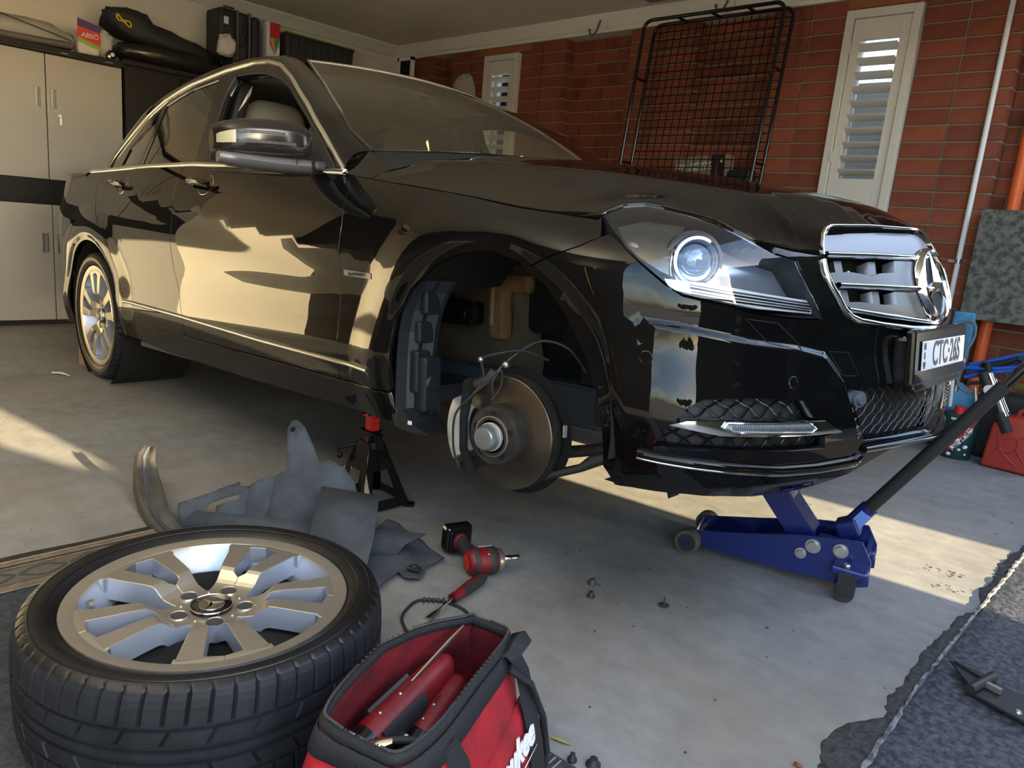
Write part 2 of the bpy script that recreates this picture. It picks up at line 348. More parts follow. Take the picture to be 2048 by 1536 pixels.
def brick(x0, x1, z0, z1, y, m, depth=.05, side=None):
    w = round(x1 - x0, 3); h = round(z1 - z0, 3)
    if w < .012 or h < .01: return
    cam_d2 = (x0 - CAM[0]) ** 2 + (y - CAM[1]) ** 2
    key = (w, h, m, depth)
    far = (x0 < -1.30) or z1 < .30 and x0 < 2.9 or (z1 < .86 and x0 < 1.6) or (x0 < .03 and z1 < 1.5)
    if far or cnt[0] >= 296:
        (rest if m == 'brick' else rest2).box(((x0 + x1) / 2, y + depth / 2 + random.uniform(-.0015, .0015), (z0 + z1) / 2), (w, depth, h)); return
    if key not in cache:
        t = MB(); t.box((0, 0, 0), (w, depth, h)); o = t.build('brick', M[m], wall); cache[key] = o.data; o.data.materials[0] = M[m]
    else: o = bpy.data.objects.new('brick', cache[key]); link(o, wall)
    o.location = ((x0 + x1) / 2, y + depth / 2 + random.uniform(-.0015, .0015), (z0 + z1) / 2); cnt[0] += 1
J = .010
def course_row(xs, z0, z1, y, m):
    for a, b in zip(xs, xs[1:]): brick(a + J / 2, b - J / 2, z0 + J / 2, z1 - J / 2, y, m)
joints = {3: [1.69, 1.915, 2.129, 2.526, 2.742, 2.997], 2: [.63, .865, 1.16], 1: [-1.26, -1.025, -.816, -.428, -.199, .03], 0: [-2.05, -1.79, -1.52]}
jobs = []
for pi in (3, 2, 1, 0):
    for c in range(28):
        z0 = Z0 + c * CH; z1 = z0 + CH
        xs = joints[pi]
        for a, b in zip(xs, xs[1:]):
            w = [w for w in wins if abs(w[0] - a) < .02]
            if w:
                w = w[0]
                if z1 <= w[2] + .001: jobs.append((a, b, z0, z1, YW, 'brick'))
                elif z0 < w[2]: jobs.append((a, b, z0, w[2], YW, 'brick'))
                elif z0 >= w[3] - .02: jobs.append((a, b, max(z0, w[3]), z1, YW, 'brick'))
                continue
            jobs.append((a, b, z0, z1, YW, 'brick'))
for a, b in recs[::-1]:
    for c in range(28):
        z0 = Z0 + c * CH; z1 = z0 + CH; off = (c % 2) * .12 + .06 * ((c // 2) % 2); xs = [a]; x = a - .24 + off + .12
        while x < b - .03:
            if x > a + .03: xs.append(x)
            x += .24
        xs.append(b)
        for p, q in zip(xs, xs[1:]): jobs.append((p, q, z0, z1, YR, 'brick2' if random.random() < .6 else 'brick'))
# the ones that show largest first
jobs.sort(key=lambda j: (j[0] - CAM[0]) ** 2 + (j[4] - CAM[1]) ** 2 + (0 if j[2] > .30 else 9))
vis = [j for j in jobs]
for (a, b, z0, z1, y, m) in vis: brick(a + J / 2, b - J / 2, z0 + J / 2, z1 - J / 2, y, m)
# pier returns: brick headers on the side faces
for xs_, sgn in ((-1.26, -1), (.03, 1), (.63, -1), (1.16, 1), (1.69, -1), (2.997, 1), (-1.52, 1)):
    for c in range(28):
        z0 = Z0 + c * CH; z1 = z0 + CH; t0 = xs_ + (-.0115 if sgn > 0 else .0); rest.box((xs_ - .02 * sgn + .0005 * sgn, YW + .056, (z0 + z1) / 2), (.041, .106, CH - J))
o = rest.build('brick', M['brick'], wall, merge=False); o['kind'] = 'stuff'
if rest2.v: o = rest2.build('brick', M['brick2'], wall, merge=False); o['kind'] = 'stuff'
mb = MB(); mb.box((2.33, YW + .004, 2.314), (.42, .02, .050)); mb.box((-.62, YW + .004, 2.314), (.62, .02, .050)); mb.build('lintel', mat('rust_lintel', (.26, .085, .025), .7, col2=(.32, .12, .04), nscale=8), wall)
# ---- windows with plantation shutters
def shutter(n, x0, x1, z0, z1, slat, zl, zt, lab):
    root = MB(); y = YW - .018; f = .045
    for a, b, c_, d in ((x0, x0 + f, z0, z1), (x1 - f, x1, z0, z1), (x0 + f, x1 - f, z1 - f, z1), (x0 + f, x1 - f, z0, z0 + f)): root.box(((a + b) / 2, y, (c_ + d) / 2), (b - a, .045, d - c_), bev=.003)
    win = struct(root.build('window_%d' % n, M['whitep'], None))
    p = MB(); xa, xb = x0 + f + .004, x1 - f - .004; st = .048
    for a, b, c_, d in ((xa, xa + st, z0 + f + .003, z1 - f - .003), (xb - st, xb, z0 + f + .003, z1 - f - .003), (xa + st, xb - st, zt, z1 - f - .003), (xa + st, xb - st, z0 + f + .003, zl)): p.box(((a + b) / 2, y + .004, (c_ + d) / 2), (b - a, .030, d - c_), bev=.002)
    p.build('shutter_panel', M['whitep'], win)
    k = int(round((zt - zl) / slat)); me = None
    for i in range(k):
        zc = zl + (i + .5) * (zt - zl) / k
        if me is None:
            s = MB(); w = xb - xa - 2 * st - .004
            rows = [[Vector((sx * w / 2, .038 * math.cos(a), .0055 * math.sin(a))) for a in [2 * PI * q / 12 for q in range(12)]] for sx in (-1, 1)]
            s.grid(rows, closed_u=True); s.add(rows[0], [tuple(range(12))]); s.add(rows[1], [tuple(range(12))[::-1]]); o = s.build('slat', M['whitep'], win); me = o.data
        else: o = bpy.data.objects.new('slat', me); link(o, win)
        o.location = ((xa + xb) / 2, y + .006, zc); o.rotation_euler = (R_(-24), 0, 0)
    s = MB()
    for zc in (zl + .12, zt - .04): s.box((xa - .002, y - .024, zc), (.012, .012, .06)); 
    s.build('hinge', M['whitep'], win)
    s = MB(); ya = YW + .085
    for a, b, c_, d in ((x0 + .01, x0 + .055, z0, z1), (x1 - .055, x1 - .01, z0, z1), (x0, x1, z1 - .05, z1), (x0, x1, z0, z0 + .05), (x0 + .055, x0 + .075, z0, z1)): s.box(((a + b) / 2, ya, (c_ + d) / 2), (b - a, .04, d - c_))
    s.build('window_frame', M['white'], win)
    s = MB(); s.box(((x0 + x1) / 2, ya + .01, (z0 + z1) / 2), (x1 - x0, .004, z1 - z0)); s.build('pane', M['glass'], win)
    return win
shutter(1, -.816, -.428, 1.15, 2.277, .075, 1.30, 2.125, '')
shutter(2, 2.129, 2.526, .85, 2.275, .0735, 1.37, 2.115, '')
# outside the windows: a neighbour's wall, corrugated awning, fence
# ================================================================ the car body surfaces (car frame)
def lerp_tab(tab, x):
    if x <= tab[0][0]: return tab[0][1]
    for (x0, v0), (x1, v1) in zip(tab, tab[1:]):
        if x <= x1: return v0 + (v1 - v0) * (x - x0) / (x1 - x0)
    return tab[-1][1]
def smooth_tab(tab, x):                       # monotone-ish cubic through a table
    n = len(tab)
    if x <= tab[0][0]: return tab[0][1]
    if x >= tab[-1][0]: return tab[-1][1]
    i = 0
    while x > tab[i + 1][0]: i += 1
    def sl(j):
        if j <= 0: return (tab[1][1] - tab[0][1]) / (tab[1][0] - tab[0][0])
        if j >= n - 1: return (tab[-1][1] - tab[-2][1]) / (tab[-1][0] - tab[-2][0])
        return (tab[j + 1][1] - tab[j - 1][1]) / (tab[j + 1][0] - tab[j - 1][0])
    h = tab[i + 1][0] - tab[i][0]; t = (x - tab[i][0]) / h
    a, b = tab[i][1], tab[i + 1][1]; m0, m1 = sl(i) * h, sl(i + 1) * h
    return (2*t**3 - 3*t*t + 1)*a + (t**3 - 2*t*t + t)*m0 + (-2*t**3 + 3*t*t)*b + (t**3 - t*t)*m1
# ---- car frame: x forward from the rear axle, y left (the right-hand side is negative), z up
U0 = 2.60; WH = .885
XF = [(.16,3.46),(.20,3.51),(.25,3.535),(.30,3.547),(.36,3.548),(.42,3.540),(.50,3.526),(.545,3.526),(.60,3.528),(.66,3.510),(.742,3.478),(.79,3.450),(.84,3.37),(.95,3.1)]
_KP = [(2.6,.885),(2.9,.882),(3.08,.870),(3.18,.848),(3.265,.803),(3.335,.725),(3.385,.62),(3.422,.50),(3.455,.375),(3.486,.25),(3.512,.12),(3.53,0)]
_PL = []
def _cr(a, b, c, d, t): return .5 * ((2*b) + (c-a)*t + (2*a-5*b+4*c-d)*t*t + (3*b-a-3*c+d)*t**3)
def _mkplan():
    K = [(2.3,.885)] + _KP + [(3.512,-.12)]
    L = 0.0
    for i in range(1, len(K) - 2):
        for j in range(20):
            t = j / 20
            x = _cr(K[i-1][0], K[i][0], K[i+1][0], K[i+2][0], t); y = _cr(K[i-1][1], K[i][1], K[i+1][1], K[i+2][1], t)
            if _PL: L += math.hypot(x - _PL[-1][3], y - _PL[-1][4])
            _PL.append((L, (x - 2.6) / .93, y / .885, x, y))
    L += math.hypot(3.53 - _PL[-1][3], _PL[-1][4]); _PL.append((L, 1.0, 0.0, 3.53, 0.0))
    return L
ULEN = _mkplan(); _N = len(_PL) - 1
def _plan(a):
    if a <= 0: return (0.0, 1.0)
    if a >= ULEN: return (1.0, -(a - ULEN) / .885)
    lo, hi = 0, _N
    while hi - lo > 1:
        m = (lo + hi) // 2
        if _PL[m][0] <= a: lo = m
        else: hi = m
    t = (a - _PL[lo][0]) / max(1e-9, _PL[hi][0] - _PL[lo][0])
    return (_PL[lo][1] + t * (_PL[hi][1] - _PL[lo][1]), _PL[lo][2] + t * (_PL[hi][2] - _PL[lo][2]))
def belt_z(x): return smooth_tab([(-1.0,1.03),(-.3,1.02),(.2,1.006),(.7,1.0),(1.14,.981),(1.5,.954),(1.84,.926),(2.15,.902),(2.46,.861),(2.75,.818),(3.07,.766),(3.5,.70)], x)
def crease_z(x): return .835 - .13 * (x - 1.0)
def half_w(x, z):
    zt = belt_z(x); w = WH
    if z > .66: w -= .062 * max(0, (z - .66) / (zt - .66)) ** 2.4
    if z < .42: w -= .050 * ((.42 - z) / .22) ** 1.6
    w -= .013 * math.exp(-((z - .53) / .10) ** 2)
    if x < 2.45:
        d = z - crease_z(x); f = min(1, max(0, (2.45 - x) / .5)) * min(1, max(0, (x + .8) / .4))
        w += f * (.007 * math.exp(-abs(d) / .035) - (.004 * math.exp(-((d + .06) / .05) ** 2)))
    for cx, cz in ((2.777, .325), (.0, .315)):
        r = math.hypot(x - cx, z - cz)
        if r < .60 and z > .2:
            t = min(1, max(0, (.56 - r) / .14)); t = t * t * (3 - 2 * t)
            w += .016 * t
            q = min(1, max(0, (.412 - r) / .036)); w -= .010 * q * q * (3 - 2 * q)
    if x < -.35: w -= .20 * ((-.35 - x) / .60) ** 2.0
    return w
UC = U0 + ULEN
def S(u, z):
    if u > UC:
        a = S(2 * UC - u, z); return (a[0], -a[1], a[2])
    zz = min(max(z, .15), 1.1)
    if u <= U0: return (u, -half_w(u, zz), z)
    px, py = _plan(u - U0)
    xf = smooth_tab(XF, zz)
    x = U0 + (xf - U0) * px
    w = half_w(min(x, 3.2), zz)
    zl = lerp_tab([(3.20, .575), (3.282, .565), (3.44, .538), (3.57, .525), (3.66, .508), (3.717, .457), (3.743, .398), (3.785, .30), (3.82, .15)], u)
    t = min(1, max(0, (zl - z) / .016)) * min(1, max(0, (u - 3.16) / .14)) * min(1, max(0, (3.82 - u) / .01)); t = t * t * (3 - 2 * t)
    if t > 0:
        g = math.hypot(x - 2.6, w * py); x += .010 * t * (x - 2.6) / g; return (x, -w * py - .010 * t * w * py / g, z)
    return (x, -w * py, z)
def G(x, z):
    d = z - .95
    y = .835 - .34 * d - .26 * d * d
    if x < .7: y -= .075 * ((.7 - x) / .8) ** 1.6
    if x > 1.7: y -= .05 * ((x - 1.7) / .5) ** 2
    return (x, -y, z)
def WS(s, y):                                   # windscreen: s 0 at the base, 1 at the header
    k = .56 - .26 * s
    return (2.36 - .91 * s - k * y * y, y, 1.012 + .398 * s + .030 * math.sin(math.pi * s) - .05 * y * y)
def RF(x, y):
    zc = smooth_tab([(-.1,1.345),(.3,1.41),(.7,1.438),(1.0,1.443),(1.3,1.428),(1.46,1.41)], x + .25 * y * y)
    return (x, y, zc - .10 * y * y)
def H(x, y):
    ze = smooth_tab([(1.9,.935),(2.09,.909),(2.46,.861),(2.75,.818),(3.07,.766),(3.3,.722),(3.5,.68)], x)
    zc = smooth_tab([(1.9,1.06),(2.1,1.045),(2.42,1.012),(2.81,.960),(3.135,.900),(3.34,.853),(3.44,.806),(3.5,.76)], x)
    s = min(1.05, abs(y) / .80)
    yc = .60 - .18 * max(0, (x - 2.2) / 1.2)
    r = .004 * math.exp(-((abs(y) - yc) / .05) ** 2)
    return (x, y, ze + (zc - ze) * (1 - s ** 2.3) + r)

D = {
 'HL': [(3.0944,0.7751),(3.1063,0.7877),(3.1252,0.7963),(3.1674,0.8016),(3.2052,0.796),(3.2906,0.7772),(3.3915,0.7496),(3.4581,0.7271),(3.5119,0.7083),(3.5732,0.6972),(3.6044,0.6369),(3.6373,0.5772),(3.5409,0.5801),(3.4892,0.5847),(3.4193,0.5931),(3.3588,0.6054),(3.2857,0.6196),(3.2523,0.6415),(3.2193,0.6708),(3.1651,0.7191),(3.1212,0.7537)],
 'SEAM': [(2.9209,0.6553),(3.0782,0.7082),(3.1317,0.737)],
 'ARCH': [(2.4305,0.2107),(2.4283,0.3096),(2.4315,0.421),(2.4457,0.5031),(2.5103,0.5865),(2.616,0.654),(2.7198,0.6844),(2.8236,0.6912),(2.9104,0.6691),(2.9768,0.6234),(3.0363,0.5528),(3.0898,0.4736),(3.1195,0.3935),(3.1249,0.3179),(3.1255,0.2412)],
 'GRL': [(3.6581,0.6943),(3.6633,0.6768),(3.675,0.6458),(3.7064,0.5988),(3.7707,0.5725),(3.8629,0.5634),(3.9936,0.5551),(4.1051,0.5495)],
 'FOG': [(3.2343,0.312),(3.272,0.3618),(3.3071,0.4008),(3.3359,0.4149),(3.3662,0.4184),(3.4509,0.4181),(3.5866,0.4059),(3.6138,0.3678),(3.6452,0.3572),(3.7105,0.3285),(3.6544,0.3205),(3.6576,0.2962),(3.5662,0.2985),(3.3712,0.3104)],
 'FBAR': [(3.2684,0.3615),(3.3043,0.3722),(3.4091,0.3726),(3.6511,0.3589),(3.7105,0.3285),(3.6252,0.3295),(3.5057,0.3349),(3.3695,0.3426)],
 'FLENS': [(3.3823,0.3699),(3.5912,0.3593),(3.6138,0.3451),(3.5943,0.3359),(3.3935,0.3502),(3.3748,0.3602)],
 'CM': [(3.7368,0.4216),(3.8011,0.4209),(3.9362,0.4165),(4.1077,0.4077)],
 'CMB': [(3.7655,0.3757),(3.8038,0.2999),(3.9362,0.2936),(4.0892,0.2922)],
 'LIP': [(3.2064,0.2971),(3.2773,0.2907),(3.3748,0.279),(3.5216,0.2609),(3.6439,0.2543),(3.7777,0.2555),(3.79,0.2638)],
 'BOT': [(3.1255,0.2412),(3.1584,0.2043),(3.2076,0.2084),(3.3145,0.2074),(3.4828,0.189),(3.6504,0.1882),(3.7897,0.2153)],
 'BOT2': [(3.7916,0.2612),(3.8275,0.2669),(3.9271,0.258),(4.1581,0.2586)],
 'CRE': [(3.282,0.5651),(3.4407,0.5379),(3.5695,0.5254),(3.6611,0.5076),(3.7169,0.4574),(3.7426,0.3983)],
 'GEDGE': [(3.6524,0.5712),(3.791,0.5476),(3.9424,0.5299),(4.1326,0.5163)],
 'WASH': [(3.4665,0.5416),(3.4817,0.5284),(3.5796,0.5104),(3.5754,0.5234),(3.5034,0.5679),(3.4183,0.5759)],
 'TOW': [(3.6772,0.5052),(3.7465,0.5012),(3.7847,0.4481),(3.7306,0.4506)],
 'SENS': [(3.5543,0.4447),(3.2225,0.4914)],
 'HSHAPE': [(3.5133,0.7376),(3.5344,0.7571),(3.5616,0.7649),(3.613,0.7613),(3.6468,0.7503),(3.6641,0.7124)],
 'HF': [(3.0435,-0.78),(3.0496,-0.716),(3.0858,-0.6832),(3.1311,-0.6784),(3.2277,-0.6856),(3.3213,-0.7151),(3.3832,-0.7416),(3.4134,-0.7341),(3.4473,-0.7279),(3.4902,-0.6911),(3.4405,-0.5835),(3.4384,-0.5406),(3.4688,-0.4081),(3.4694,-0.0774)],
 'HFS': [(3.0926,0.7777),(3.1234,0.8),(3.1658,0.8053),(3.2035,0.7997),(3.2872,0.7808),(3.3894,0.7528),(3.4573,0.7302),(3.505,0.7254),(3.5622,0.7181),(3.6641,0.7124),(3.6565,0.7593),(3.6838,0.7694),(3.8503,0.7802),(4.1211,0.7879)],
 'GTOP': [(3.6874,0.7245),(3.6785,0.7419),(3.6701,0.7571),(3.6682,0.7668),(3.6823,0.7755),(3.7166,0.7797),(3.8712,0.7884),(4.191,0.7974)],
 'C1': [(3.6858,0.7245),(3.8917,0.73),(4.1024,0.7338),(4.0909,0.7176),(3.8864,0.714),(3.6848,0.7109)],
 'B1': [(3.7038,0.6794),(3.7764,0.6843),(3.8552,0.6758),(3.8911,0.6825),(3.9542,0.6857),(3.9669,0.7147),(4.0909,0.7176),(4.0628,0.6551),(3.9362,0.6552),(3.7127,0.6567)],
 'C2': [(3.7127,0.6567),(3.8645,0.6569),(4.0629,0.6551),(4.0554,0.6408),(3.8586,0.6434),(3.7132,0.6457)],
 'B2': [(3.7179,0.6143),(3.7832,0.6157),(3.8807,0.6095),(3.9359,0.6106),(3.9391,0.6415),(4.0557,0.6414),(4.0871,0.5721),(3.8763,0.5903),(3.727,0.602)],
 'C3': [(3.727,0.602),(3.8762,0.5893),(4.1449,0.5688),(4.1443,0.5539),(3.8748,0.5763),(3.7374,0.5914)],
 'V1': [(3.7323,0.7097),(3.7609,0.7107),(3.7618,0.681),(3.734,0.6784)],
 'V2': [(3.8671,0.7124),(3.8971,0.7134),(3.8922,0.6825),(3.8636,0.6799)],
 'V3': [(3.7374,0.6452),(3.7632,0.6438),(3.7634,0.6156),(3.739,0.6135)],
 'V4': [(3.8569,0.6434),(3.8845,0.6428),(3.8809,0.6101),(3.8541,0.6074)],
 'DRL': [(3.2541,0.6522),(3.2881,0.6508),(3.3599,0.6476),(3.4758,0.6332),(3.6281,0.6178),(3.6285,0.5852),(3.4687,0.5968),(3.354,0.6169),(3.2635,0.6323)],
 'HIN': [(3.1243,0.7761),(3.1744,0.7924),(3.2587,0.7833),(3.263,0.7409),(3.2749,0.6574),(3.2484,0.668),(3.2173,0.6928),(3.1685,0.7349)],
}
D.update({
 'ARC': [(-0.1828,1.0395),(-0.122,1.103),(0.0421,1.1774),(0.2454,1.2771),(0.43,1.3296),(0.6989,1.3657),(1.0103,1.3823),(1.2353,1.3776),(1.36,1.3615),(1.4821,1.3282),(1.6128,1.2638),(1.8033,1.1472),(1.9654,1.03),(2.0518,0.9599),(2.102,0.9181)],
 'RGL': [(0.4881,1.0264),(0.497,1.149),(0.4723,1.2946),(0.6064,1.3179),(0.734,1.3369),(0.9638,1.3475),(1.0531,1.1639),(1.0863,0.9988)],
 'QGL': [(0.1119,1.0491),(0.1611,1.1223),(0.2663,1.1761),(0.37,1.2196),(0.4218,1.2953),(0.4559,1.1611),(0.4405,1.0337)],
 'FWO': [(1.2137,0.9937),(1.1453,1.1476),(1.1155,1.2713),(1.1238,1.3412),(1.2504,1.3366),(1.3931,1.3149),(1.5319,1.2743),(1.6504,1.2194),(1.8304,1.1064),(1.9566,1.0141),(2.059,0.925)],
 'WSE': [(0.0062,-0.6985),(0.1538,-0.7014),(0.4445,-0.6498),(0.6958,-0.5909),(0.8829,-0.5366)],
})

CC = Vector((1.3, 0, .6))
def nrm(surf, a, b, e=1.5e-3):
    p = Vector(surf(a, b)); q = Vector(surf(a + e, b)) - Vector(surf(a - e, b)); r = Vector(surf(a, b + e)) - Vector(surf(a, b - e))
    n = q.cross(r)
    if n.length < 1e-12: n = p - CC
    n.normalize(); c = CC.copy(); c.x = min(max(p.x, .2), 2.6)
    if n.dot(p - c) < 0: n = -n
    return p, n
def inpoly(x, y, P):
    c = False; n = len(P); j = n - 1
    for i in range(n):
        if (P[i][1] > y) != (P[j][1] > y) and x < (P[j][0] - P[i][0]) * (y - P[i][1]) / (P[j][1] - P[i][1]) + P[i][0]: c = not c
        j = i
    return c
def resamp(P, step, closed=True):
    out = []; n = len(P)
    for i in range(n if closed else n - 1):
        a, b = P[i], P[(i + 1) % n]; d = math.hypot(b[0] - a[0], b[1] - a[1]); k = max(1, int(math.ceil(d / step)))
        for j in range(k): out.append((a[0] + (b[0] - a[0]) * j / k, a[1] + (b[1] - a[1]) * j / k))
    if not closed: out.append(tuple(P[-1]))
    return out
def inset(P, d):
    n = len(P); A = sum(P[i][0] * P[(i + 1) % n][1] - P[(i + 1) % n][0] * P[i][1] for i in range(n)); sg = 1 if A > 0 else -1; out = []
    for i in range(n):
        a, b, c = P[i - 1], P[i], P[(i + 1) % n]
        e1 = Vector((b[0] - a[0], b[1] - a[1])); e2 = Vector((c[0] - b[0], c[1] - b[1]))
        if e1.length < 1e-9 or e2.length < 1e-9: out.append(b); continue
        n1 = Vector((-e1.y, e1.x)).normalized() * sg; n2 = Vector((-e2.y, e2.x)).normalized() * sg; m = n1 + n2
        if m.length < .2: out.append(b); continue
        m.normalize(); k = d / max(.4, m.dot(n1)); out.append((b[0] + m.x * k, b[1] + m.y * k))
    return out
def panel(name, P, surf, m, parent, off=0, thick=.014, step=.03, gap=.0022, holes=(), mirror=False, label=None, rings=()):
    P = [tuple(p) for p in P]
    if gap: P = inset(P, gap)
    loops = [resamp(P, step)] + [resamp(h, step) for h in holes]
    pts = []; edges = []
    for lp in loops:
        b = len(pts); pts += lp; edges += [(b + i, b + (i + 1) % len(lp)) for i in range(len(lp))]
    nb = len(pts)
    x0 = min(p[0] for p in P); x1 = max(p[0] for p in P); y0 = min(p[1] for p in P); y1 = max(p[1] for p in P)
    for rg in rings:
        for p in rg:
            if inpoly(p[0], p[1], P) and not any(inpoly(p[0], p[1], h) for h in holes) and min((q[0] - p[0]) ** 2 + (q[1] - p[1]) ** 2 for q in pts[:len(pts) if len(pts) < 900 else 900]) > .000025: pts.append(p)
    cell = {}
    for p in pts: cell.setdefault((int(p[0] / step), int(p[1] / step)), []).append(p)
    gy = y0 + step / 2
    while gy < y1:
        gx = x0 + step / 2
        while gx < x1:
            if inpoly(gx, gy, P) and not any(inpoly(gx, gy, h) for h in holes):
                ci, cj = int(gx / step), int(gy / step); ok = True
                for di in (-1, 0, 1):
                    for dj in (-1, 0, 1):
                        for q in cell.get((ci + di, cj + dj), ()):
                            if (q[0] - gx) ** 2 + (q[1] - gy) ** 2 < (step * .45) ** 2: ok = False
                if ok: pts.append((gx, gy))
            gx += step
        gy += step
    vo, eo, fo, *_ = delaunay_2d_cdt([Vector(p) for p in pts], edges, [], 0, 1e-6)
    tris = []
    for f in fo:
        cx = sum(vo[i].x for i in f) / len(f); cy = sum(vo[i].y for i in f) / len(f)
        if inpoly(cx, cy, P) and not any(inpoly(cx, cy, h) for h in holes): tris.append(tuple(f))
    use = sorted({i for f in tris for i in f}); idx = {v: k for k, v in enumerate(use)}
    V = []; N = []
    for i in use:
        p, n = nrm(surf, vo[i].x, vo[i].y); V.append(p + n * off); N.append(n)
    F = []
    for f in tris:
        a, b, c = [idx[i] for i in f[:3]]
        fn = (V[b] - V[a]).cross(V[c] - V[a])
        F.append((a, b, c) if fn.dot(N[a]) >= 0 else (a, c, b))
    nf = len(F); cnt = {}
    for f in F:
        for i in range(3):
            e = (f[i], f[(i + 1) % 3]); cnt[tuple(sorted(e))] = None if tuple(sorted(e)) in cnt else e
    for k, e in cnt.items():
        if e is None: continue
        a, b = e; base = len(V)
        t = (V[b] - V[a]).normalized(); sn = t.cross(N[a]).normalized()
        V += [V[a].copy(), V[b].copy(), V[b] - N[b] * thick, V[a] - N[a] * thick]; N += [(sn + N[a] * .7).normalized(), (sn + N[b] * .7).normalized(), sn, sn]
        F.append((base + 1, base, base + 3, base + 2))
    objs = []
    for mir in ((False, True) if mirror else (False,)):
        VV = [Vector((v.x, -v.y, v.z)) for v in V] if mir else V; NN = [Vector((v.x, -v.y, v.z)) for v in N] if mir else N
        FF = [f[::-1] for f in F] if mir else F
        me = bpy.data.meshes.new(name); me.from_pydata([tuple(v) for v in VV], [], FF); me.materials.append(m)
        me.polygons.foreach_set('use_smooth', [True] * len(FF)); me.normals_split_custom_set_from_vertices([tuple(n) for n in NN])
        o = bpy.data.objects.new(name, me); link(o, parent)
        if label: o['label'] = label
        objs.append(o)
    return objs[0]
def on(surf, P, off=0, step=.02):
    out = []
    for a, b in resamp(P, step, False):
        p, n = nrm(surf, a, b); out.append((p + n * off, n))
    return out
def bead(name, P, surf, w, h, m, parent, off=0, mirror=False, step=.03, label=None):
    # half-round strip lying on a surface, width w and height h
    Q = on(surf, P, off, step); prof = [(-1, -.25), (-.9, .35), (-.55, .85), (0, 1), (.55, .85), (.9, .35), (1, -.25)]
    rows = []
    for i, (p, n) in enumerate(Q):
        t = (Q[min(i + 1, len(Q) - 1)][0] - Q[max(i - 1, 0)][0]).normalized(); s = n.cross(t).normalized()
        rows.append([p + s * a * w / 2 + n * b * h for a, b in prof])
    for mir in ((False, True) if mirror else (False,)):
        mb = MB(); rr = [[Vector((v.x, -v.y, v.z)) for v in r] for r in rows] if mir else rows
        mb.grid(rr); mb.add(rr[0], [tuple(range(7))]); mb.add(rr[-1], [tuple(range(7))[::-1]])
        o = mb.build(name, m, parent, merge=True, label=label)
    return o
# ================================================================ the car
PITCH = 0.0664362
car = thing('car', 'glossy black sedan jacked up at the front with its right front wheel taken off', 'car', (0, 0, 0), (0, -PITCH, 0))
def mir(P): return [(2 * UC - u, z) for u, z in P][::-1]
PA = M['paint']
RNG = lambda cx, cz: [[(cx + r * math.cos(R_(a)), cz + r * math.sin(R_(a))) for a in [k * 2.0 for k in range(-15, 106)]] for r in (.378, .388, .400, .412, .426, .446, .470, .498, .53, .56)]
FD_top = [(2.128, .9045), (1.807, .9298), (1.465, .9575), (1.095, .985), (1.01, .992)]
BG = [(1.01, .992), (.985, .943), (.992, .853), (.990, .66), (.996, .571), (1.032, .503), (1.075, .400), (1.073, .324)]
FG = [(2.128, .9045), (2.175, .85), (2.190, .753), (2.179, .611), (2.171, .465), (2.168, .304)]
RG = [(.055, 1.018), (.052, .96), (.058, .905), (.110, .82), (.185, .757), (.305, .667), (.380, .56), (.425, .485), (.462, .42), (.452, .336)]
fd = panel('front_door', FG[::-1] + FD_top[1:] + BG[1:], S, PA, car, mirror=True)
rd = panel('rear_door', [(1.01, .992), (.64, 1.003), (.142, 1.013), (.055, 1.018)] + RG[1:] + [(.452, .336), (.75, .330), (1.073, .324)] + BG[::-1][1:-1], S, PA, car, mirror=True)
def circ(cx, cz, r, a0, a1, n): return [(cx + r * math.cos(R_(a0 + (a1 - a0) * i / n)), cz + r * math.sin(R_(a0 + (a1 - a0) * i / n))) for i in range(n + 1)]
ra = circ(0, .315, .372, 2, 178, 26)
panel('rear_wing', RG[:-1] + [(.452, .336), (.440, .26), (.372, .26)] + ra + [(-.372, .25), (-.80, .26), (-.90, .40), (-.925, .60), (-.935, .85), (-.925, 1.00), (-.60, 1.04), (-.2, 1.022)], S, PA, car, mirror=True, step=.024, rings=RNG(0, .315))
ARCH = D['ARCH']
panel('front_wing', FG + [(2.414, .300)] + ARCH[1:9] + [ARCH[8], D['SEAM'][0], D['SEAM'][1], (3.118, .730), (3.112, .748), (3.0944, .7751), (3.0898, .7671), (2.8635, .795), (2.7103, .8208), (2.3743, .8673), (2.20, .893)], S, PA, car, mirror=True, step=.020, rings=RNG(2.777, .325))
panel('sill', [(.452, .336), (1.6, .313), (2.414, .300), (2.4305, .225), (2.40, .2157), (1.55, .2157), (.80, .231), (.46, .262)], S, PA, car, mirror=True, off=.004, thick=.05)
mb = MB()                                                    # closed underside of the sill
for s in (1, -1): mb.box((1.43, s * -.77, .225), (1.95, .10, .02))
mb.build('sill_flange', M['matblack'], car)
bead('sill_trim', [(.470, .4215), (1.083, .4002), (1.7017, .3726), (2.1714, .3584), (2.345, .354)], S, .016, .010, M['satinchrome'], car, mirror=True, off=.001)
bead('belt_trim', [(2.115, .9105), (1.807, .936), (1.465, .9637), (1.095, .991), (.64, 1.009), (.142, 1.019), (-.10, 1.024)], S, .020, .008, M['satinchrome'], car, mirror=True)
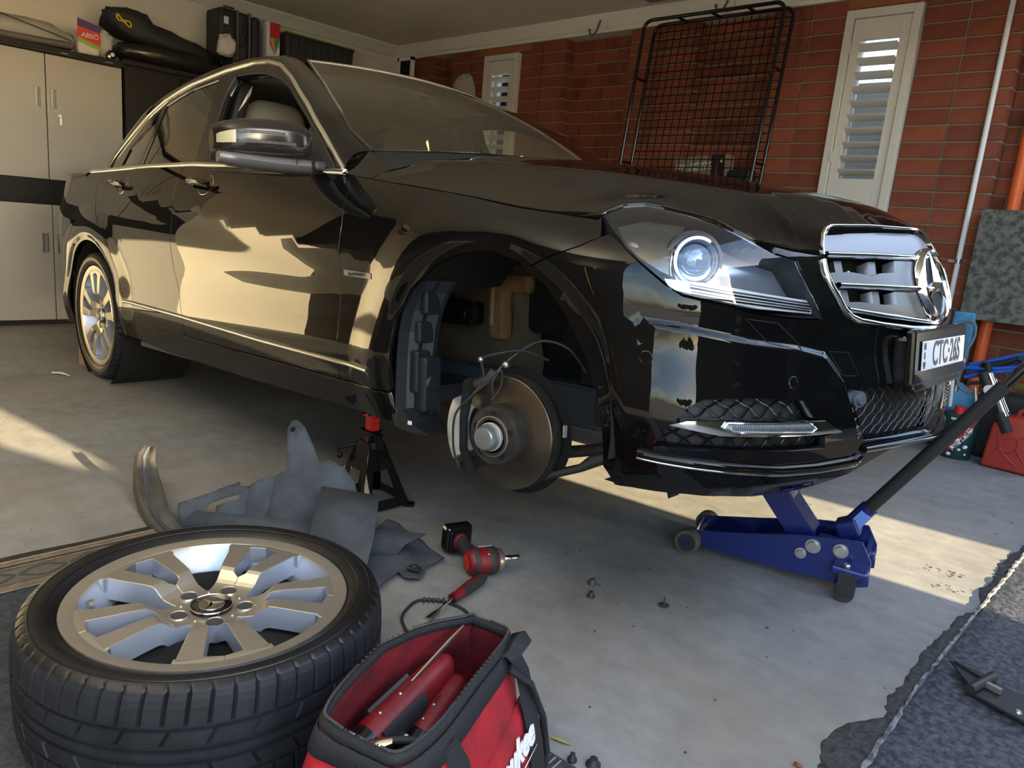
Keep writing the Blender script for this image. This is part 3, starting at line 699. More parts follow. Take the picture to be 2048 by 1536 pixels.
# bumper with the air openings cut out of it
HL = D['HL']; GR = D['GRL']; SM = D['SEAM']
lowedge = [(3.1244, .245)] + [(u, z) for u, z in D['BOT'][1:]] + [(3.795, .235), (3.80, .262), (3.93, .262), (UC, .262)]
hlb = HL[::-1][2:10]          # along the lower rim of the lamp, rear to front
up = [SM[0], SM[1], (3.124, .732), (3.135, .735)] + [(u, z - .003) for u, z in HL[::-1][1:10]]
bl = up + [(3.6405, .5745), (3.6085, .637), (3.577, .6975), (3.5125, .7095), (3.507, .7235), (3.562, .7165), (3.655, .7105)] + [(u - .002, z - .003) for u, z in GR] + [(UC, .5465)]
half = bl + lowedge[::-1] + [(3.123, .318), (3.118, .3935), (3.088, .4736), (3.035, .5528), (2.975, .6234)]
P_full = bl[:-1] + [(UC, .5465)] + mir(bl[:-1]) + [(2 * UC - a, b) for a, b in [(2.975, .6234), (3.035, .5528), (3.088, .4736), (3.118, .3935), (3.123, .318)]] + mir(lowedge[::-1][1:]) [0:] + [(UC, .262)] + lowedge[::-1][1:] + [(3.123, .318), (3.118, .3935), (3.088, .4736), (3.035, .5528), (2.975, .6234)]
FOGP = D['FOG']
CRZ = [(3.22, .573), (3.282, .565), (3.44, .538), (3.57, .525), (3.66, .508), (3.717, .457), (3.743, .398), (3.775, .32)]
CMH = [(3.737, .4216), (3.80, .4209), (3.9362, .4185), (UC, .418), (2 * UC - 3.9362, .4185), (2 * UC - 3.80, .4209), (2 * UC - 3.737, .4216), (2 * UC - 3.7655, .3757), (2 * UC - 3.81, .297), (2 * UC - 3.9362, .292), (UC, .290), (3.9362, .292), (3.81, .297), (3.7655, .3757)]
bump = panel('front_bumper', P_full, S, PA, car, holes=[FOGP, mir(FOGP), CMH], gap=.001, step=.024, thick=.03, rings=RNG(2.777, .325) + [[(q[0], q[1] + dz) for q in resamp(cz_, .012, False)] for dz in (-.020, -.016, -.012, -.008, -.004, 0, .004) for cz_ in (CRZ, [(2 * UC - a_, b_) for a_, b_ in CRZ])])
def groove(name, P, r=.0013, closed=False, parent=bump, m=None):
    Q = [p + n * -.0004 for p, n in on(S, P + ([P[0]] if closed else []), 0, .02)]
    mb = MB(); mb.tube(Q, r, 5, cap=False); mb.build(name, m or M['dark'], parent)
groove('washer_cover', D['WASH'], closed=True); groove('tow_eye_cover', D['TOW'], closed=True)
groove('washer_cover', mir(D['WASH']), closed=True)
for k, (u, z) in enumerate(D['SENS']):
    groove('parking_sensor', [(u + .013 * math.cos(a), z + .013 * math.sin(a)) for a in [i * PI / 6 for i in range(12)]], closed=True, m=M['glossblack'])
# recessed black backs of the openings, and woven meshes
def Sin(d):
    def f(u, z):
        p, n = nrm(S, u, z); return tuple(p - n * d)
    return f
def lattice(name, P, surf, pu, pz, r, m, parent, wav=.0):
    u0 = min(p[0] for p in P); u1 = max(p[0] for p in P); z0 = min(p[1] for p in P); z1 = max(p[1] for p in P); mb = MB()
    for sgn in (1, -1):
        k0 = -(z1 - z0) / pz * pu
        c = u0 + min(0, 1) * 0 - (z1 - z0) * pu / pz
        while c < u1 + (z1 - z0) * pu / pz:
            run = []
            n = 34
            for i in range(n + 1):
                t = i / n; z = z0 + (z1 - z0) * t; u = (c + (z - z0) * pu / pz) if sgn > 0 else (c + (z1 - z) * pu / pz)
                u += wav * math.sin((z - z0) / pz * 2 * PI) * sgn
                if inpoly(u, z, P): run.append((u, z))
                else:
                    if len(run) > 2: mb.tube([Vector(surf(*q)) for q in run], r, 4, cap=False, smooth=False)
                    run = []
            if len(run) > 2: mb.tube([Vector(surf(*q)) for q in run], r, 4, cap=False, smooth=False)
            c += pu
    o = mb.build(name, m, parent, merge=False); return o
for F_ in (FOGP, mir(FOGP)):
    panel('fog_lamp_recess', F_, Sin(.035), M['matblack'], bump, gap=-.012, thick=.001, step=.03)
    lattice('fog_lamp_mesh', F_, Sin(.026), .052, .036, .0022, M['glossblack'], bump, .004)
    flip = F_ is not FOGP
    fb = D['FBAR']; fl_ = D['FLENS']
    fbr = panel('daytime_lamp_bar', mir(fb) if flip else fb, Sin(-.002), M['chrome'], bump, gap=0, thick=.03, step=.02)
    panel('daytime_lamp_lens', mir(fl_) if flip else fl_, Sin(-.006), mat('ribbed_lamp_lens', (.55, .57, .62), .12, .5), fbr, gap=0, thick=.004, step=.02)
    mb = MB()
    for i in range(42):
        a = i / 41; u = fl_[0][0] + .012 + (fl_[2][0] - fl_[0][0] - .024) * a; zc = .3635 - .0135 * a
        if flip: u = 2 * UC - u
        mb.tube([Vector(Sin(-.0075)(u, zc - .0085)), Vector(Sin(-.0075)(u, zc + .0085))], .0014, 4)
    mb.build('lens_rib', M['silver'], fbr)
    Q = [(u, z) for u, z in fl_]; Q = mir(Q) if flip else Q
    mb = MB(); mb.tube([Vector(Sin(-.0065)(*q)) for q in resamp(Q, .02)], .0028, 6, closed=True); mb.build('lens_rim', M['chrome'], fbr)
panel('lower_grille_back', CMH, Sin(.05), M['dark'], bump, gap=-.02, thick=.001, step=.05)
lattice('lower_grille_mesh', CMH, Sin(.030), .036, .030, .0016, mat('mesh_grey', (.05, .05, .053), .35, .5), bump, .003)
mb = MB(); q = [Vector(Sin(-.004)(u, .277)) for u in [3.81 + i * (2 * (UC - 3.81)) / 16 for i in range(17)]]; mb.tube(q, .012, 8, rs=[(.012, .009)] * 17); mb.build('lower_grille_bar', M['glossblack'], bump)
mb = MB(); c = Vector(Sin(.02)(3.775, .400)); nn = Vector((.9, -.35, 0)).normalized(); mb.cyl(c, c + nn * .03, .019); mb.cyl(c + nn * .03, c + nn * .038, .014, .011); mb.box(c - Vector((0, .02, 0)), (.03, .05, .03)); mb.build('horn_sensor', mat('grey_sensor', (.07, .08, .10), .4), bump)
LIPP = D['LIP']
for P_ in (LIPP, mir(LIPP)):
    bead('splitter_trim', [(u, z - .010) for u, z in P_], Sin(-.008), .0065, .005, M['chrome'], bump)
    bead('splitter_lip', [(u, z - .002) for u, z in P_], Sin(-.002), .022, .012, PA, bump)
# undertray closes the bottom of the bumper
mb = MB(); ring = [Vector(S(u, z)) for u, z in resamp([(3.13, .212)] + D['BOT'][2:] + [(3.80, .262), (UC, .262)], .05, False)]
ring = ring + [Vector((p.x, -p.y, p.z)) for p in ring[::-1]]
mb.add(ring + [Vector((3.12, .5, .225)), Vector((3.12, -.5, .225))], [tuple(range(len(ring) + 2))]); mb.build('undertray', M['frameblack'], bump)
mb = MB(); mb.prism([(3.20, .20), (3.245, .20), (3.21, .165)], -.70, -.66, Matrix(((1, 0, 0, 0), (0, 0, 1, 0), (0, 1, 0, 0), (0, 0, 0, 1)))); mb.build('undertray_tab', M['matblack'], bump)

# headlights: clear cover, bucket, projector, light guide
for F_ in (False, True):
    mm = mir if F_ else (lambda P: [tuple(p) for p in P])
    hb = panel('headlight', mm(HL), Sin(.085), M['dark'], car, gap=.006, thick=.001, step=.03)
    Q = resamp(mm(HL), .03); mb = MB()
    mb.grid([[Vector(S(*q)) - nrm(S, *q)[1] * .002 for q in Q], [Vector(Sin(.085)(*q)) for q in Q]], closed_u=True); mb.build('lamp_housing', mat('lamp_housing_grey', (.05, .055, .065), .35), hb, merge=False)
    panel('headlight_lens', mm(HL), Sin(.001), M['glass'], hb, gap=.002, thick=.003, step=.02)
    panel('lamp_bezel', mm(D['HIN']), Sin(.028), mat('bezel_grey', (.17, .165, .15), .25, .6), hb, gap=0, thick=.04, step=.02)
    hin2 = [(3.285, .785), (3.33, .772), (3.40, .745), (3.46, .722), (3.515, .702), (3.562, .690), (3.592, .640), (3.618, .600), (3.52, .604), (3.44, .615), (3.36, .632), (3.29, .645), (3.279, .70)]
    panel('lamp_reflector', mm(hin2), Sin(.055), mat('reflector_blue_grey', (.26, .32, .42), .18, .75), hb, gap=0, thick=.02, step=.02)
    dl = panel('light_guide', mm(D['DRL']), Sin(.022), mat('light_guide_white', (.75, .80, .86), .15, .3), hb, gap=0, thick=.02, step=.02)
    for k in range(4):
        t = .2 + .2 * k
        a, b, c_, d_ = D['DRL'][1], D['DRL'][4], D['DRL'][7], D['DRL'][5]
        bead('guide_rib', mm([(a[0] + .02, a[1] * (1 - t) + c_[1] * t), (3.40, .640 * (1 - t) + .606 * t), (b[0] - .008, b[1] * (1 - t) + d_[1] * t)]), Sin(.021), .004, .003, M['glossblack'] if k % 2 else M['chrome'], dl)
    pc, pn = nrm(S, 3.332 if not F_ else 2 * UC - 3.332, .714); c0 = pc - pn * .045; ax = Vector((.80, -.60 if not F_ else .60, .02)).normalized()
    T4 = axes(c0, ax.orthogonal(), ax.cross(ax.orthogonal()))
    if (T4.to_3x3() @ Vector((0, 0, 1))).dot(ax) < 0: T4 = T4 @ Matrix.Rotation(PI, 4, 'X')
    mb = MB(); mb.lathe([(.041, -.035), (.047, -.03), (.051, .0), (.050, .008), (.044, .010), (.040, .004), (.037, -.01)], 40, T4); pj = mb.build('projector_ring', M['chrome'], hb)
    mb = MB(); mb.lathe([(.060, -.04), (.062, -.02), (.0625, -.006), (.052, -.006)], 40, T4); mb.build('projector_shroud', mat('shroud_grey', (.10, .10, .11), .3, .7), hb)
    mb = MB(); mb.lathe([(.036, -.01), (.033, .002), (.026, .010), (.014, .0155), (.0, .017)], 40, T4); mb.build('projector_lens', mat('projector_blue_glass', (.16, .24, .36), .03, .35), pj)
    p2, n2 = nrm(S, 3.175 if not F_ else 2 * UC - 3.175, .735); mb = MB(); mb.ball(p2 - n2 * .040, .018, 10, (1.3, .5, 1)); mb.build('indicator_bulb', M['silver'], hb)
    bead('bezel_edge', mm([(3.2588, .7801), (3.2658, .7456), (3.2726, .6918), (3.27, .6583)]), Sin(.026), .005, .004, M['chrome'], hb)
# bonnet
HFS = D['HFS']; HF = [(S(*q)[0], S(*q)[1]) for q in HFS]
hr = [(2.385 - .22 * (y / .8) ** 2, y) for y in [-.72, -.6, -.45, -.3, -.15, 0, .15, .3, .45, .6, .72]]
hside = [(2.2322, -.808), (2.3558, -.813), (2.676, -.8147), (2.8225, -.818), (2.95, -.812), (3.03, -.805)]
HP = hr + [(x, -y) for x, y in hside] + [(x, -y) for x, y in HF] + HF[::-1] + hside[::-1]
_fr = [(S(*q)[0], S(*q)[1], S(*q)[2]) for q in resamp(HFS, .02, False)]
_H0 = H
def H(x, y):
    p = _H0(x, y)
    if x < 2.85: return p
    ay = -abs(y); bd_ = 9e9; w = 0; dz = 0
    for q in _fr:
        d = (q[0] - x) ** 2 + (q[1] - ay) ** 2
        if d < bd_: bd_ = d
        k = 1 / (d * d + 1e-7); w += k; dz += k * (q[2] + .003 - _H0(q[0], q[1])[2])
    t = max(0, 1 - math.sqrt(bd_) / .17); t = t * t * (3 - 2 * t)
    return (x, y, p[2] + dz / w * t)
bonnet = panel('bonnet', HP, H, PA, car, gap=.001, step=.022, thick=.02)
mb = MB()
A = [Vector(H(*q)) for q in resamp([hside[-1]] + HF, .03, False)]; 
B = [Vector(S(*q)) for q in resamp([(3.04, .772)] + HFS, .03, False)]
def rs3(P, n):
    L_ = [0]
    for i in range(len(P) - 1): L_.append(L_[-1] + (P[i + 1] - P[i]).length)
    out = []
    for k in range(n):
        t = L_[-1] * k / (n - 1); i = 0
        while i < len(P) - 2 and L_[i + 1] < t: i += 1
        out.append(P[i].lerp(P[i + 1], (t - L_[i]) / max(1e-9, L_[i + 1] - L_[i])))
    return out
A0 = [Vector(H(*q)) for q in [hside[-1]] + HF]; B0 = [Vector(S(*q)) for q in [(3.04, .772)] + HFS]
AA = []; BB = []
for i in range(len(A0) - 1):
    for k in range(4): AA.append(A0[i].lerp(A0[i + 1], k / 4)); BB.append(B0[i].lerp(B0[i + 1], k / 4))
for sg in (1, -1): mb.grid([[Vector((p.x, p.y * sg, p.z - .001)) for p in AA], [Vector((p.x, p.y * sg, p.z)) for p in BB]])
mb.build('bonnet_lip', PA, bonnet, merge=False)
# cowl between bonnet and windscreen
mb = MB(); rr = []
for y in [-.74 + i * .074 for i in range(21)]:
    a = Vector(WS(0, y)); rr.append([Vector((2.385 - .22 * (y / .8) ** 2 + .012, y, _H0(2.385 - .22 * (y / .8) ** 2, y)[2] - .012)), Vector((a.x + .01, y, a.z - .025)), a + Vector((-.02, 0, .004))])
mb.grid(rr); mb.build('cowl', M['dark'], car)
# bonnet-side to pillar base piece
g0 = [Vector(G(2.10, .9185)), Vector(S(2.13, .905)), Vector(S(2.20, .893)), Vector(H(2.2322, -.808))]
g1 = [Vector(WS(.0, -.6985)) + Vector((0, -.012, 0))] * 1
mb = MB(); w0 = Vector(WS(0, -.705)) + Vector((.0, -.006, 0)); hx = Vector(H(2.207, -.722)); base = [Vector(G(2.10, .9185)), Vector(S(2.13, .905)), Vector(S(2.20, .893)), Vector(H(2.228, -.808)), hx]
for sg in (1, -1): mb.add([Vector((v.x, v.y * sg, v.z)) for v in [w0] + base], [(0, 1, 2), (0, 2, 3), (0, 3, 4), (0, 4, 5)], True)
mb.build('pillar_base', PA, car)
# greenhouse side frames, glass, trim
ARC = D['ARC']
belt = [(-.183, 1.0395), (.142, 1.020), (.64, 1.012), (1.095, .988), (1.465, .960), (1.807, .932), (2.102, .906)]
sf = panel('window_frame', ARC[::-1][:-1] and ([p for p in ARC[::-1]] + belt[::-1][:-1]), G, M['glossblack'], car, gap=0, holes=[D['FWO'], D['RGL'], D['QGL']], mirror=True, step=.035, thick=.03)
tint = thin_glass('tinted_glass', (.16, .17, .155), 1.5)
for P_ in (D['RGL'], D['QGL']): panel('side_window', P_, lambda a, b: (lambda p: (p[0], p[1] + .006, p[2]))(G(a, b)), tint, sf, gap=-.004, thick=.002, step=.04, mirror=True)
bead('window_arch_trim', ARC, G, .016, .008, M['satinchrome'], sf, mirror=True, off=.002)
bead('window_seal', D['FWO'] + [D['FWO'][0]], G, .014, .006, M['matblack'], sf, mirror=True)
# shoulder between the door skin and the glass
mb = MB(); xs = [-.93 + i * .06 for i in range(51)]
for sg in (1, -1):
    mb.grid([[Vector((x, S(x, belt_z(x) - .001)[1] * sg, belt_z(x) - .001)) for x in xs if x < 2.14], [Vector((x, (G(x, belt_z(x) + .012)[1] if x > -.2 else -.60) * sg, belt_z(x) + .012)) for x in xs if x < 2.14]])
mb.build('shoulder', PA, car)
# pillars and roof rails: from the side arch to the windscreen / roof edge
inn = []
for (x, z) in ARC:
    pass
arc3 = [Vector(G(x, z)) for x, z in resamp(ARC[::-1], .05, False)]
inn3 = [Vector(WS(s, -(.7035 - .17 * max(0, s - .15) / .85 if s > .15 else .7035))) for s in [i / 12 for i in range(13)]] + [Vector(RF(x, -.535)) for x in (1.27, 1.15, 1.0, .8, .6, .4, .2, .05)] + [Vector((-.10, -.54, 1.315)), Vector((-.25, -.555, 1.235)), Vector((-.40, -.565, 1.15)), Vector((-.56, -.58, 1.065))]
a_ = rs3(arc3, 60); b_ = rs3(inn3, 60)
mb = MB(); mbc = MB()
for sg in (1, -1):
    rows = []
    for t in (0, .2, .4, .6, .8, 1):
        row = []
        for p, q in zip(a_, b_):
            v = p.lerp(q, t); out = Vector((0, -1, .9)).normalized(); d = (p - q).length
            v = v + out * (4 * t * (1 - t)) * min(.03, d * .16); row.append(Vector((v.x, v.y * sg, v.z)))
        rows.append(row)
    mb.grid(rows)
mb.build('roof_rail', PA, car)
rp = [(WS(1, y)[0] + .004, y) for y in [-.53 + i * 1.06 / 12 for i in range(13)]] + [(.05, .535), (-.02, .3), (-.02, -.3), (.05, -.535)]
panel('roof', rp, RF, PA, car, gap=0, step=.06, thick=.02)
def BL(s, y): return (-.03 - .55 * s - .0 * y, y, 1.375 - .31 * s - .02 * s * (1 - s) - .09 * y * y)
panel('rear_window', [(0, -.53), (0, .53), (1, .58), (1, -.58)], BL, tint, car, gap=0, step=.08, thick=.002)
mb = MB(); rows = []
for i in range(13):
    x = -.54 - i * .033; w = .60 + .10 * 0; row = []
    for k in range(15):
        y = -.62 + 1.24 * k / 14; sx = abs(y) / .62; row.append(Vector((x, y * (1.0 if x > -.9 else .98), 1.065 + .01 * (1 - (x + .74) ** 2 * 10) - .03 * sx ** 3)))
    rows.append(row)
mb.grid(rows); mb.build('boot_lid', PA, car)
mb = MB(); rows = []
for z in (.26, .40, .60, .85, 1.0, 1.045):
    rows.append([Vector((-.925 - .04 * (1 - (y / .7) ** 2), y * (.96 if z > .9 else 1), z)) for y in [-.70 + i * .1 for i in range(15)]])
mb.grid(rows); mb.build('rear_bumper', PA, car)
panel('tail_light', [(-.86, .90), (-.70, .915), (-.66, .86), (-.74, .79), (-.90, .80)], S, mat('tail_lamp_red', (.04, .006, .006), .08), car, off=.004, thick=.01, mirror=True)
ws = [(0.006, -.70), (.15, -.702), (.44, -.650), (.70, -.590), (.88, -.537), (.985, -.505)]
wsc = panel('windscreen', ws + [(.99, -.25), (.99, 0), (.99, .25)] + [(a, -b) for a, b in ws[::-1]] + [(.006, .35), (.006, 0), (.006, -.35)], WS, thin_glass('windscreen_glass', (.80, .88, .76), 1.5, .02), car, gap=0, step=.07, thick=.003)
bead('windscreen_seal', ws + [(.99, -.25), (.99, 0), (.99, .25)] + [(a, -b) for a, b in ws[::-1]], WS, .014, .006, M['matblack'], wsc, step=.05)
# door handles with cups
for (x, z) in ((1.215, .905), (.37, .935)):
    for sg in (1, -1):
        p, n = nrm(S, x, z); mb = MB()
        pts = [Vector(S(x - .095 + .19 * t, z + .010 - .02 * t)) + n * (.004 + .030 * math.sin(PI * (.08 + .84 * t)) ** .6) for t in [i / 12 for i in range(13)]]
        mb.tube([(q.x, q.y * sg, q.z) for q in pts], .01, 8, rs=[(.007, .0125)] * 13)
        h = mb.build('door_handle', M['glossblack'], car)
        mb = MB(); c = Vector(S(x + .045, z)) + n * .0015; ring = [Vector(S(x + .035 + .058 * math.cos(a), z - .002 + .036 * math.sin(a))) for a in [i * PI / 12 for i in range(24)]]
        mb.tube([(q.x, q.y * sg, q.z) for q in ring], .0010, 5, closed=True); mb.build('handle_cup_rim', M['satinchrome'], h)
        mb = MB(); mb.tube([(q.x, (q.y - .0055) * sg, q.z + .002) for q in pts[1:-1]], .002, 5, rs=[(.002, .004)] * 11); mb.build('handle_strip', M['chrome'], h)
# wing mirrors
def mirror_(sg):
    K = [(0, .040, .957, 1.036, 1.945), (.08, .056, .951, 1.046, 1.945), (.25, .066, .944, 1.052, 1.945), (.5, .068, .940, 1.050, 1.945), (.75, .064, .938, 1.043, 1.945), (.90, .054, .939, 1.032, 1.94), (.975, .038, .943, 1.020, 1.93), (1.0, .018, .953, 1.005, 1.925)]
    def MS(a, t):
        hx, z0, z1, xb = [lerp_tab([(k[0], k[i]) for k in K], a) for i in (1, 2, 3, 4)]
        c, s_ = math.cos(t), math.sin(t); ce = math.copysign(abs(c) ** .62, c); se = math.copysign(abs(s_) ** .62, s_)
        return Vector((xb - a * .035 + ce * hx * (1 if c > 0 else .8), -(.850 + .268 * a) * sg, (z0 + z1) / 2 + se * (z1 - z0) / 2))
    rows = [[MS(a, 2 * PI * i / 32) for i in range(32)] for a in (0, .03, .08, .16, .25, .38, .5, .62, .75, .83, .90, .94, .975, .99, 1.0)]
    mb = MB(); mb.grid(rows, closed_u=True); mb.add(rows[0], [tuple(range(32))]); mb.add(rows[-1], [tuple(range(32))[::-1]])
    m_ = mb.build('wing_mirror', bpy.data.materials.get('mirror_shell_brown_black') or mat('mirror_shell_brown_black', (.014, .012, .012), .16, spec=.5), car)
    mb = MB(); low = []
    for a in [i / 14 for i in range(15)]:
        low.append(Vector((1.965 - .045 * a, -(.785 + .328 * a) * sg, .931 - .006 * math.sin(PI * a))))
    mb.tube(low, .02, 12, rs=[(.050 * (1 - .6 * (abs(i - 7) / 7) ** 5), .023 * (1 - .3 * (abs(i - 7) / 7) ** 4)) for i in range(15)]); ft = mb.build('mirror_foot', M['silver'], m_)
    mb = MB(); mb.tube([Vector((1.95 + .05 * math.cos(t), -.908 * sg, .935 + .019 * math.sin(t))) for t in [R_(-80 + 16 * i) for i in range(11)]], .0016, 5); mb.build('foot_joint', M['dark'], ft)
    mb = MB()
    def seg(t0, a0, a1, w): 
        for dt in (-w, w): mb.tube([MS(a0 + (a1 - a0) * i / 14, t0 + dt) + Vector((.001, 0, 0)) for i in range(15)], .0016, 5)
        k = 9
        for i in range(k): a = a0 + (a1 - a0) * (i + .3) / k; mb.tube([MS(a, t0 + w * (-1 + .5 * j)) + Vector((.001, 0, 0)) for j in range(5)], .0012, 4)
        mb.tube([MS(a0, t0 + w * (-1 + .25 * j)) + Vector((.001, 0, 0)) for j in range(9)], .0016, 5)
    seg(.10, .36, .84, .028); seg(-.13, .24, .84, .028)
    mb.build('indicator_lens', M['silver'], m_)
    mb = MB(); mb.grid([[MS(a, t) * 1.0 + Vector((.002, -.001 * sg, 0)) for a in (.86, .90, .94, .975, .99)] for t in (-.20, -.10, 0, .10, .2)]); mb.build('indicator_end', bpy.data.materials.get('lens_olive') or mat('lens_olive', (.36, .34, .22), .15), m_)
    mb = MB(); mb.box((1.99, -.825 * sg, .930), (.06, .07, .03), bev=.01); mb.build('mirror_arm', M['matblack'], m_)
    mb = MB(); mb.add([Vector((x, G(x, z)[1] * sg - .006 * sg, z)) for x, z in [(1.86, .938), (2.06, .926), (1.955, 1.012), (1.88, 1.065)]], [(0, 1, 2, 3)]); mb.build('mirror_sail', M['matblack'], m_)
mirror_(1); mirror_(-1)
# side badge plate with its lettering
bp_ = panel('side_badge', [(2.205, .628), (2.335, .622), (2.335, .606), (2.205, .612)], S, M['silver'], car, off=.003, thick=.004, gap=0)
p, n = nrm(S, 2.27, .617); text('badge_lettering', 'BlueEFFICIENCY', .0125, M['printblack'], bp_, p + n * .0045, (PI / 2, 0, .0), xs=.95)
# ---------------------------------------------------------------- grille
Gn = Sin(.012)
gback = panel('grille', [(3.66, .765)] + [(u, z) for u, z in GR] + [(UC, .548)] + mir(GR) + [(2 * UC - 3.66, .765), (2 * UC - 3.72, .784), (UC, .794), (3.72, .784)], Sin(.075), M['dark'], car, gap=0, thick=.001, step=.06)
def both(P, cut=UC): return [tuple(p) for p in P]
silv = M['silver']
gt = D['GTOP']; top = [(3.6858, .7245), (3.6785, .742), (3.6701, .757), (3.6682, .7668), (3.6823, .7755), (3.7166, .7797), (3.8712, .7875), (UC, .792)]
panel('grille_top_band', top + mir(top[:-1]) + [(UC, .733)], Gn, silv, gback, gap=0, thick=.03, step=.03)
for U_, L_ in (([(3.6858, .7245), (3.8917, .730), (UC, .733)], [(3.6848, .7109), (3.8864, .714), (UC, .7165)]),
              ([(3.7127, .6567), (3.8645, .6569), (UC, .6555)], [(3.7132, .6457), (3.8586, .6434), (UC, .640)]),
              ([(3.727, .602), (3.8762, .5893), (UC, .569)], [(3.7374, .5914), (3.8748, .5763), (UC, .554)])):
    ml = [((a_[0] + b_[0]) / 2, (a_[1] + b_[1]) / 2) for a_, b_ in zip(U_, L_)]
    bead('grille_bar', ml + mir(ml[:-1]), Sin(.008), .0135, .009, M['chrome'], gback)
b1 = [(3.7038, .6794), (3.7764, .6825), (3.8552, .6758), (3.8911, .6825), (3.9542, .6857), (3.9669, .7147), (UC, .7165)]
panel('grille_wing', b1 + mir(b1[:-1]) + [(2 * UC - 3.7127, .6567), (UC, .6555), (3.7127, .6567)], Gn, silv, gback, gap=0, thick=.03, step=.03)
b2 = [(3.7179, .6143), (3.7832, .6157), (3.8807, .6095), (3.9359, .6106), (3.9391, .6415), (UC, .640)]
panel('grille_wing', b2 + mir(b2[:-1]) + [(2 * UC - 3.727, .602), (2 * UC - 3.8762, .5893), (UC, .569), (3.8762, .5893), (3.727, .602)], Gn, silv, gback, gap=0, thick=.03, step=.03)
for K in ('V1', 'V2', 'V3', 'V4'):
    for P_ in (D[K], mir(D[K])): panel('grille_strut', P_, Sin(.022), silv, gback, gap=0, thick=.03, step=.03)
fr = [(3.6610, .7015), (3.6635, .6768), (3.675, .6458), (3.7064, .5988), (3.735, .582), (3.7707, .5725), (3.8629, .5620), (3.9936, .5520), (UC, .5485)]
bead('grille_surround', fr + mir(fr[:-1]), Sin(-.001), .015, .007, M['chrome'], gback)
tf = [(3.664, .712), (3.6605, .757), (3.667, .772), (3.6838, .7790), (3.8503, .7875), (UC, .7925)]
bead('grille_top_trim', tf + mir(tf[:-1]), Sin(-.001), .008, .004, M['chrome'], gback)
# the star emblem in its ring
sc_ = Vector((3.5, 0, .657)); up_ = Vector((-.30, 0, 1)).normalized(); T4 = axes(sc_, (0, 1, 0), up_)
if (T4.to_3x3() @ Vector((0, 0, 1))).x < 0: T4 = axes(sc_, (0, -1, 0), up_)
T4 = T4 @ Matrix.Diagonal((1.03, 1, 1, 1))
mb = MB(); mb.lathe([(0, .006), (.085, .004)], 48, T4); st = mb.build('star_emblem_disc', M['glossblack'], gback)
mb = MB(); mb.lathe([(.079, .002), (.082, .010), (.087, .0125), (.092, .008), (.094, -.01)], 56, T4); mb.build('star_emblem_ring', M['chrome'], gback)
mb = MB()
for k in range(3):
    a = PI / 2 + k * 2 * PI / 3; w = .011; tip = Vector((math.cos(a), math.sin(a), 0)) * .084; s1 = Vector((math.cos(a + PI / 3), math.sin(a + PI / 3), 0)) * w; s2 = Vector((math.cos(a - PI / 3), math.sin(a - PI / 3), 0)) * w; ctr = Vector((0, 0, .022))
    z5 = Vector((0, 0, .006)); mb.add([T4 @ (tip + z5 * 1.2), T4 @ (s1 + z5), T4 @ ctr, T4 @ (s2 + z5)], [(0, 1, 2), (0, 2, 3)])
mb.build('star_emblem', M['chrome'], gback)
mb = MB()
for u in (3.80, 3.84): 
    c = Vector(Sin(.06)(u, .70)); mb.ball(c, .006, 6)
for u in (3.90, 3.905): mb.ball(Vector(Sin(.055)(u + .01, .63)), .006, 6)
for k in range(14): c = Vector(Sin(.065)(3.90 + k * .005, .695)); mb.tube([c - Vector((0, 0, .012)), c + Vector((0, 0, .012))], .0014, 4)
mb.build('radiator_parts', M['steel'], gback)
# ---------------------------------------------------------------- number plate
px = 3.546; ph = MB(); T4p = axes((px, 0, .487), (0, 1, 0), (-.06, 0, 1))
ph.box((0, 0, -.014), (.46, .135, .022), bev=.008, M4=T4p); ph.box((0, -.068, -.020), (.40, .03, .03), bev=.008, M4=T4p); ph.box((-.19, -.01, -.03), (.06, .12, .05), bev=.01, M4=T4p)
pht = ph.build('number_plate_holder', M['glossblack'], car)
mb = MB(); mb.box((0, .004, .001), (.372, .070, .003), bev=.001, M4=T4p); pl = mb.build('number_plate', mat('white_plate', (.60, .63, .68), .45), pht)
E3 = T4p.to_euler()
def ptext(s, x, y, size, xs=1, b=.0006):
    return text('plate_lettering', s, size, mat('plate_ink', (.02, .022, .03), .5) if 'plate_ink' not in bpy.data.materials else bpy.data.materials['plate_ink'], pl, T4p @ Vector((x, y, .003)), E3, bold=b, xs=xs)
ptext('N', -.172, .026, .022, .9); ptext('S', -.172, .004, .022, .9); ptext('W', -.172, -.019, .022, .8)
ptext('CTC\u00b726S', .016, .003, .083, .80, .0012)
# ---------------------------------------------------------------- underbody, wheel housings
mb = MB(); mb.box((1.38, 0, .275), (2.05, 1.50, .05)); mb.box((-.40, 0, .36), (1.0, 1.3, .05)); mb.build('floor_pan', M['frameblack'], car)
mb = MB(); mb.box((1.84, 0, .56), (.03, 1.20, .50)); mb.build('bulkhead', M['dark'], car)
for s in (-1, 1):
    mb = MB()                                                # inner housing of the rear wheels
    mb.lathe([(.365, 0), (.365, .34)], 30, Matrix.Translation((0, s * .86 if s < 0 else .52, .33)) @ Matrix.Rotation(-PI / 2, 4, 'X'), a0=0, a1=2 * PI); mb.box((0, s * .50, .5), (.76, .02, .5))
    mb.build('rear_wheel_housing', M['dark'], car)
mb = MB(); mb.box((2.35, -.45, .275), (1.0, .075, .125), bev=.012); mb.box((2.35, -.487, .335), (1.0, .01, .006)); fr_ = mb.build('chassis_rail', mat('chassis_rail_blue_black', (.035, .045, .058), .35), car)
mb = MB()
for x in (2.12, 2.19): mb.cyl((x, -.4875, .27), (x, -.491, .27), .008)
mb.build('rail_plug', M['dark'], fr_)
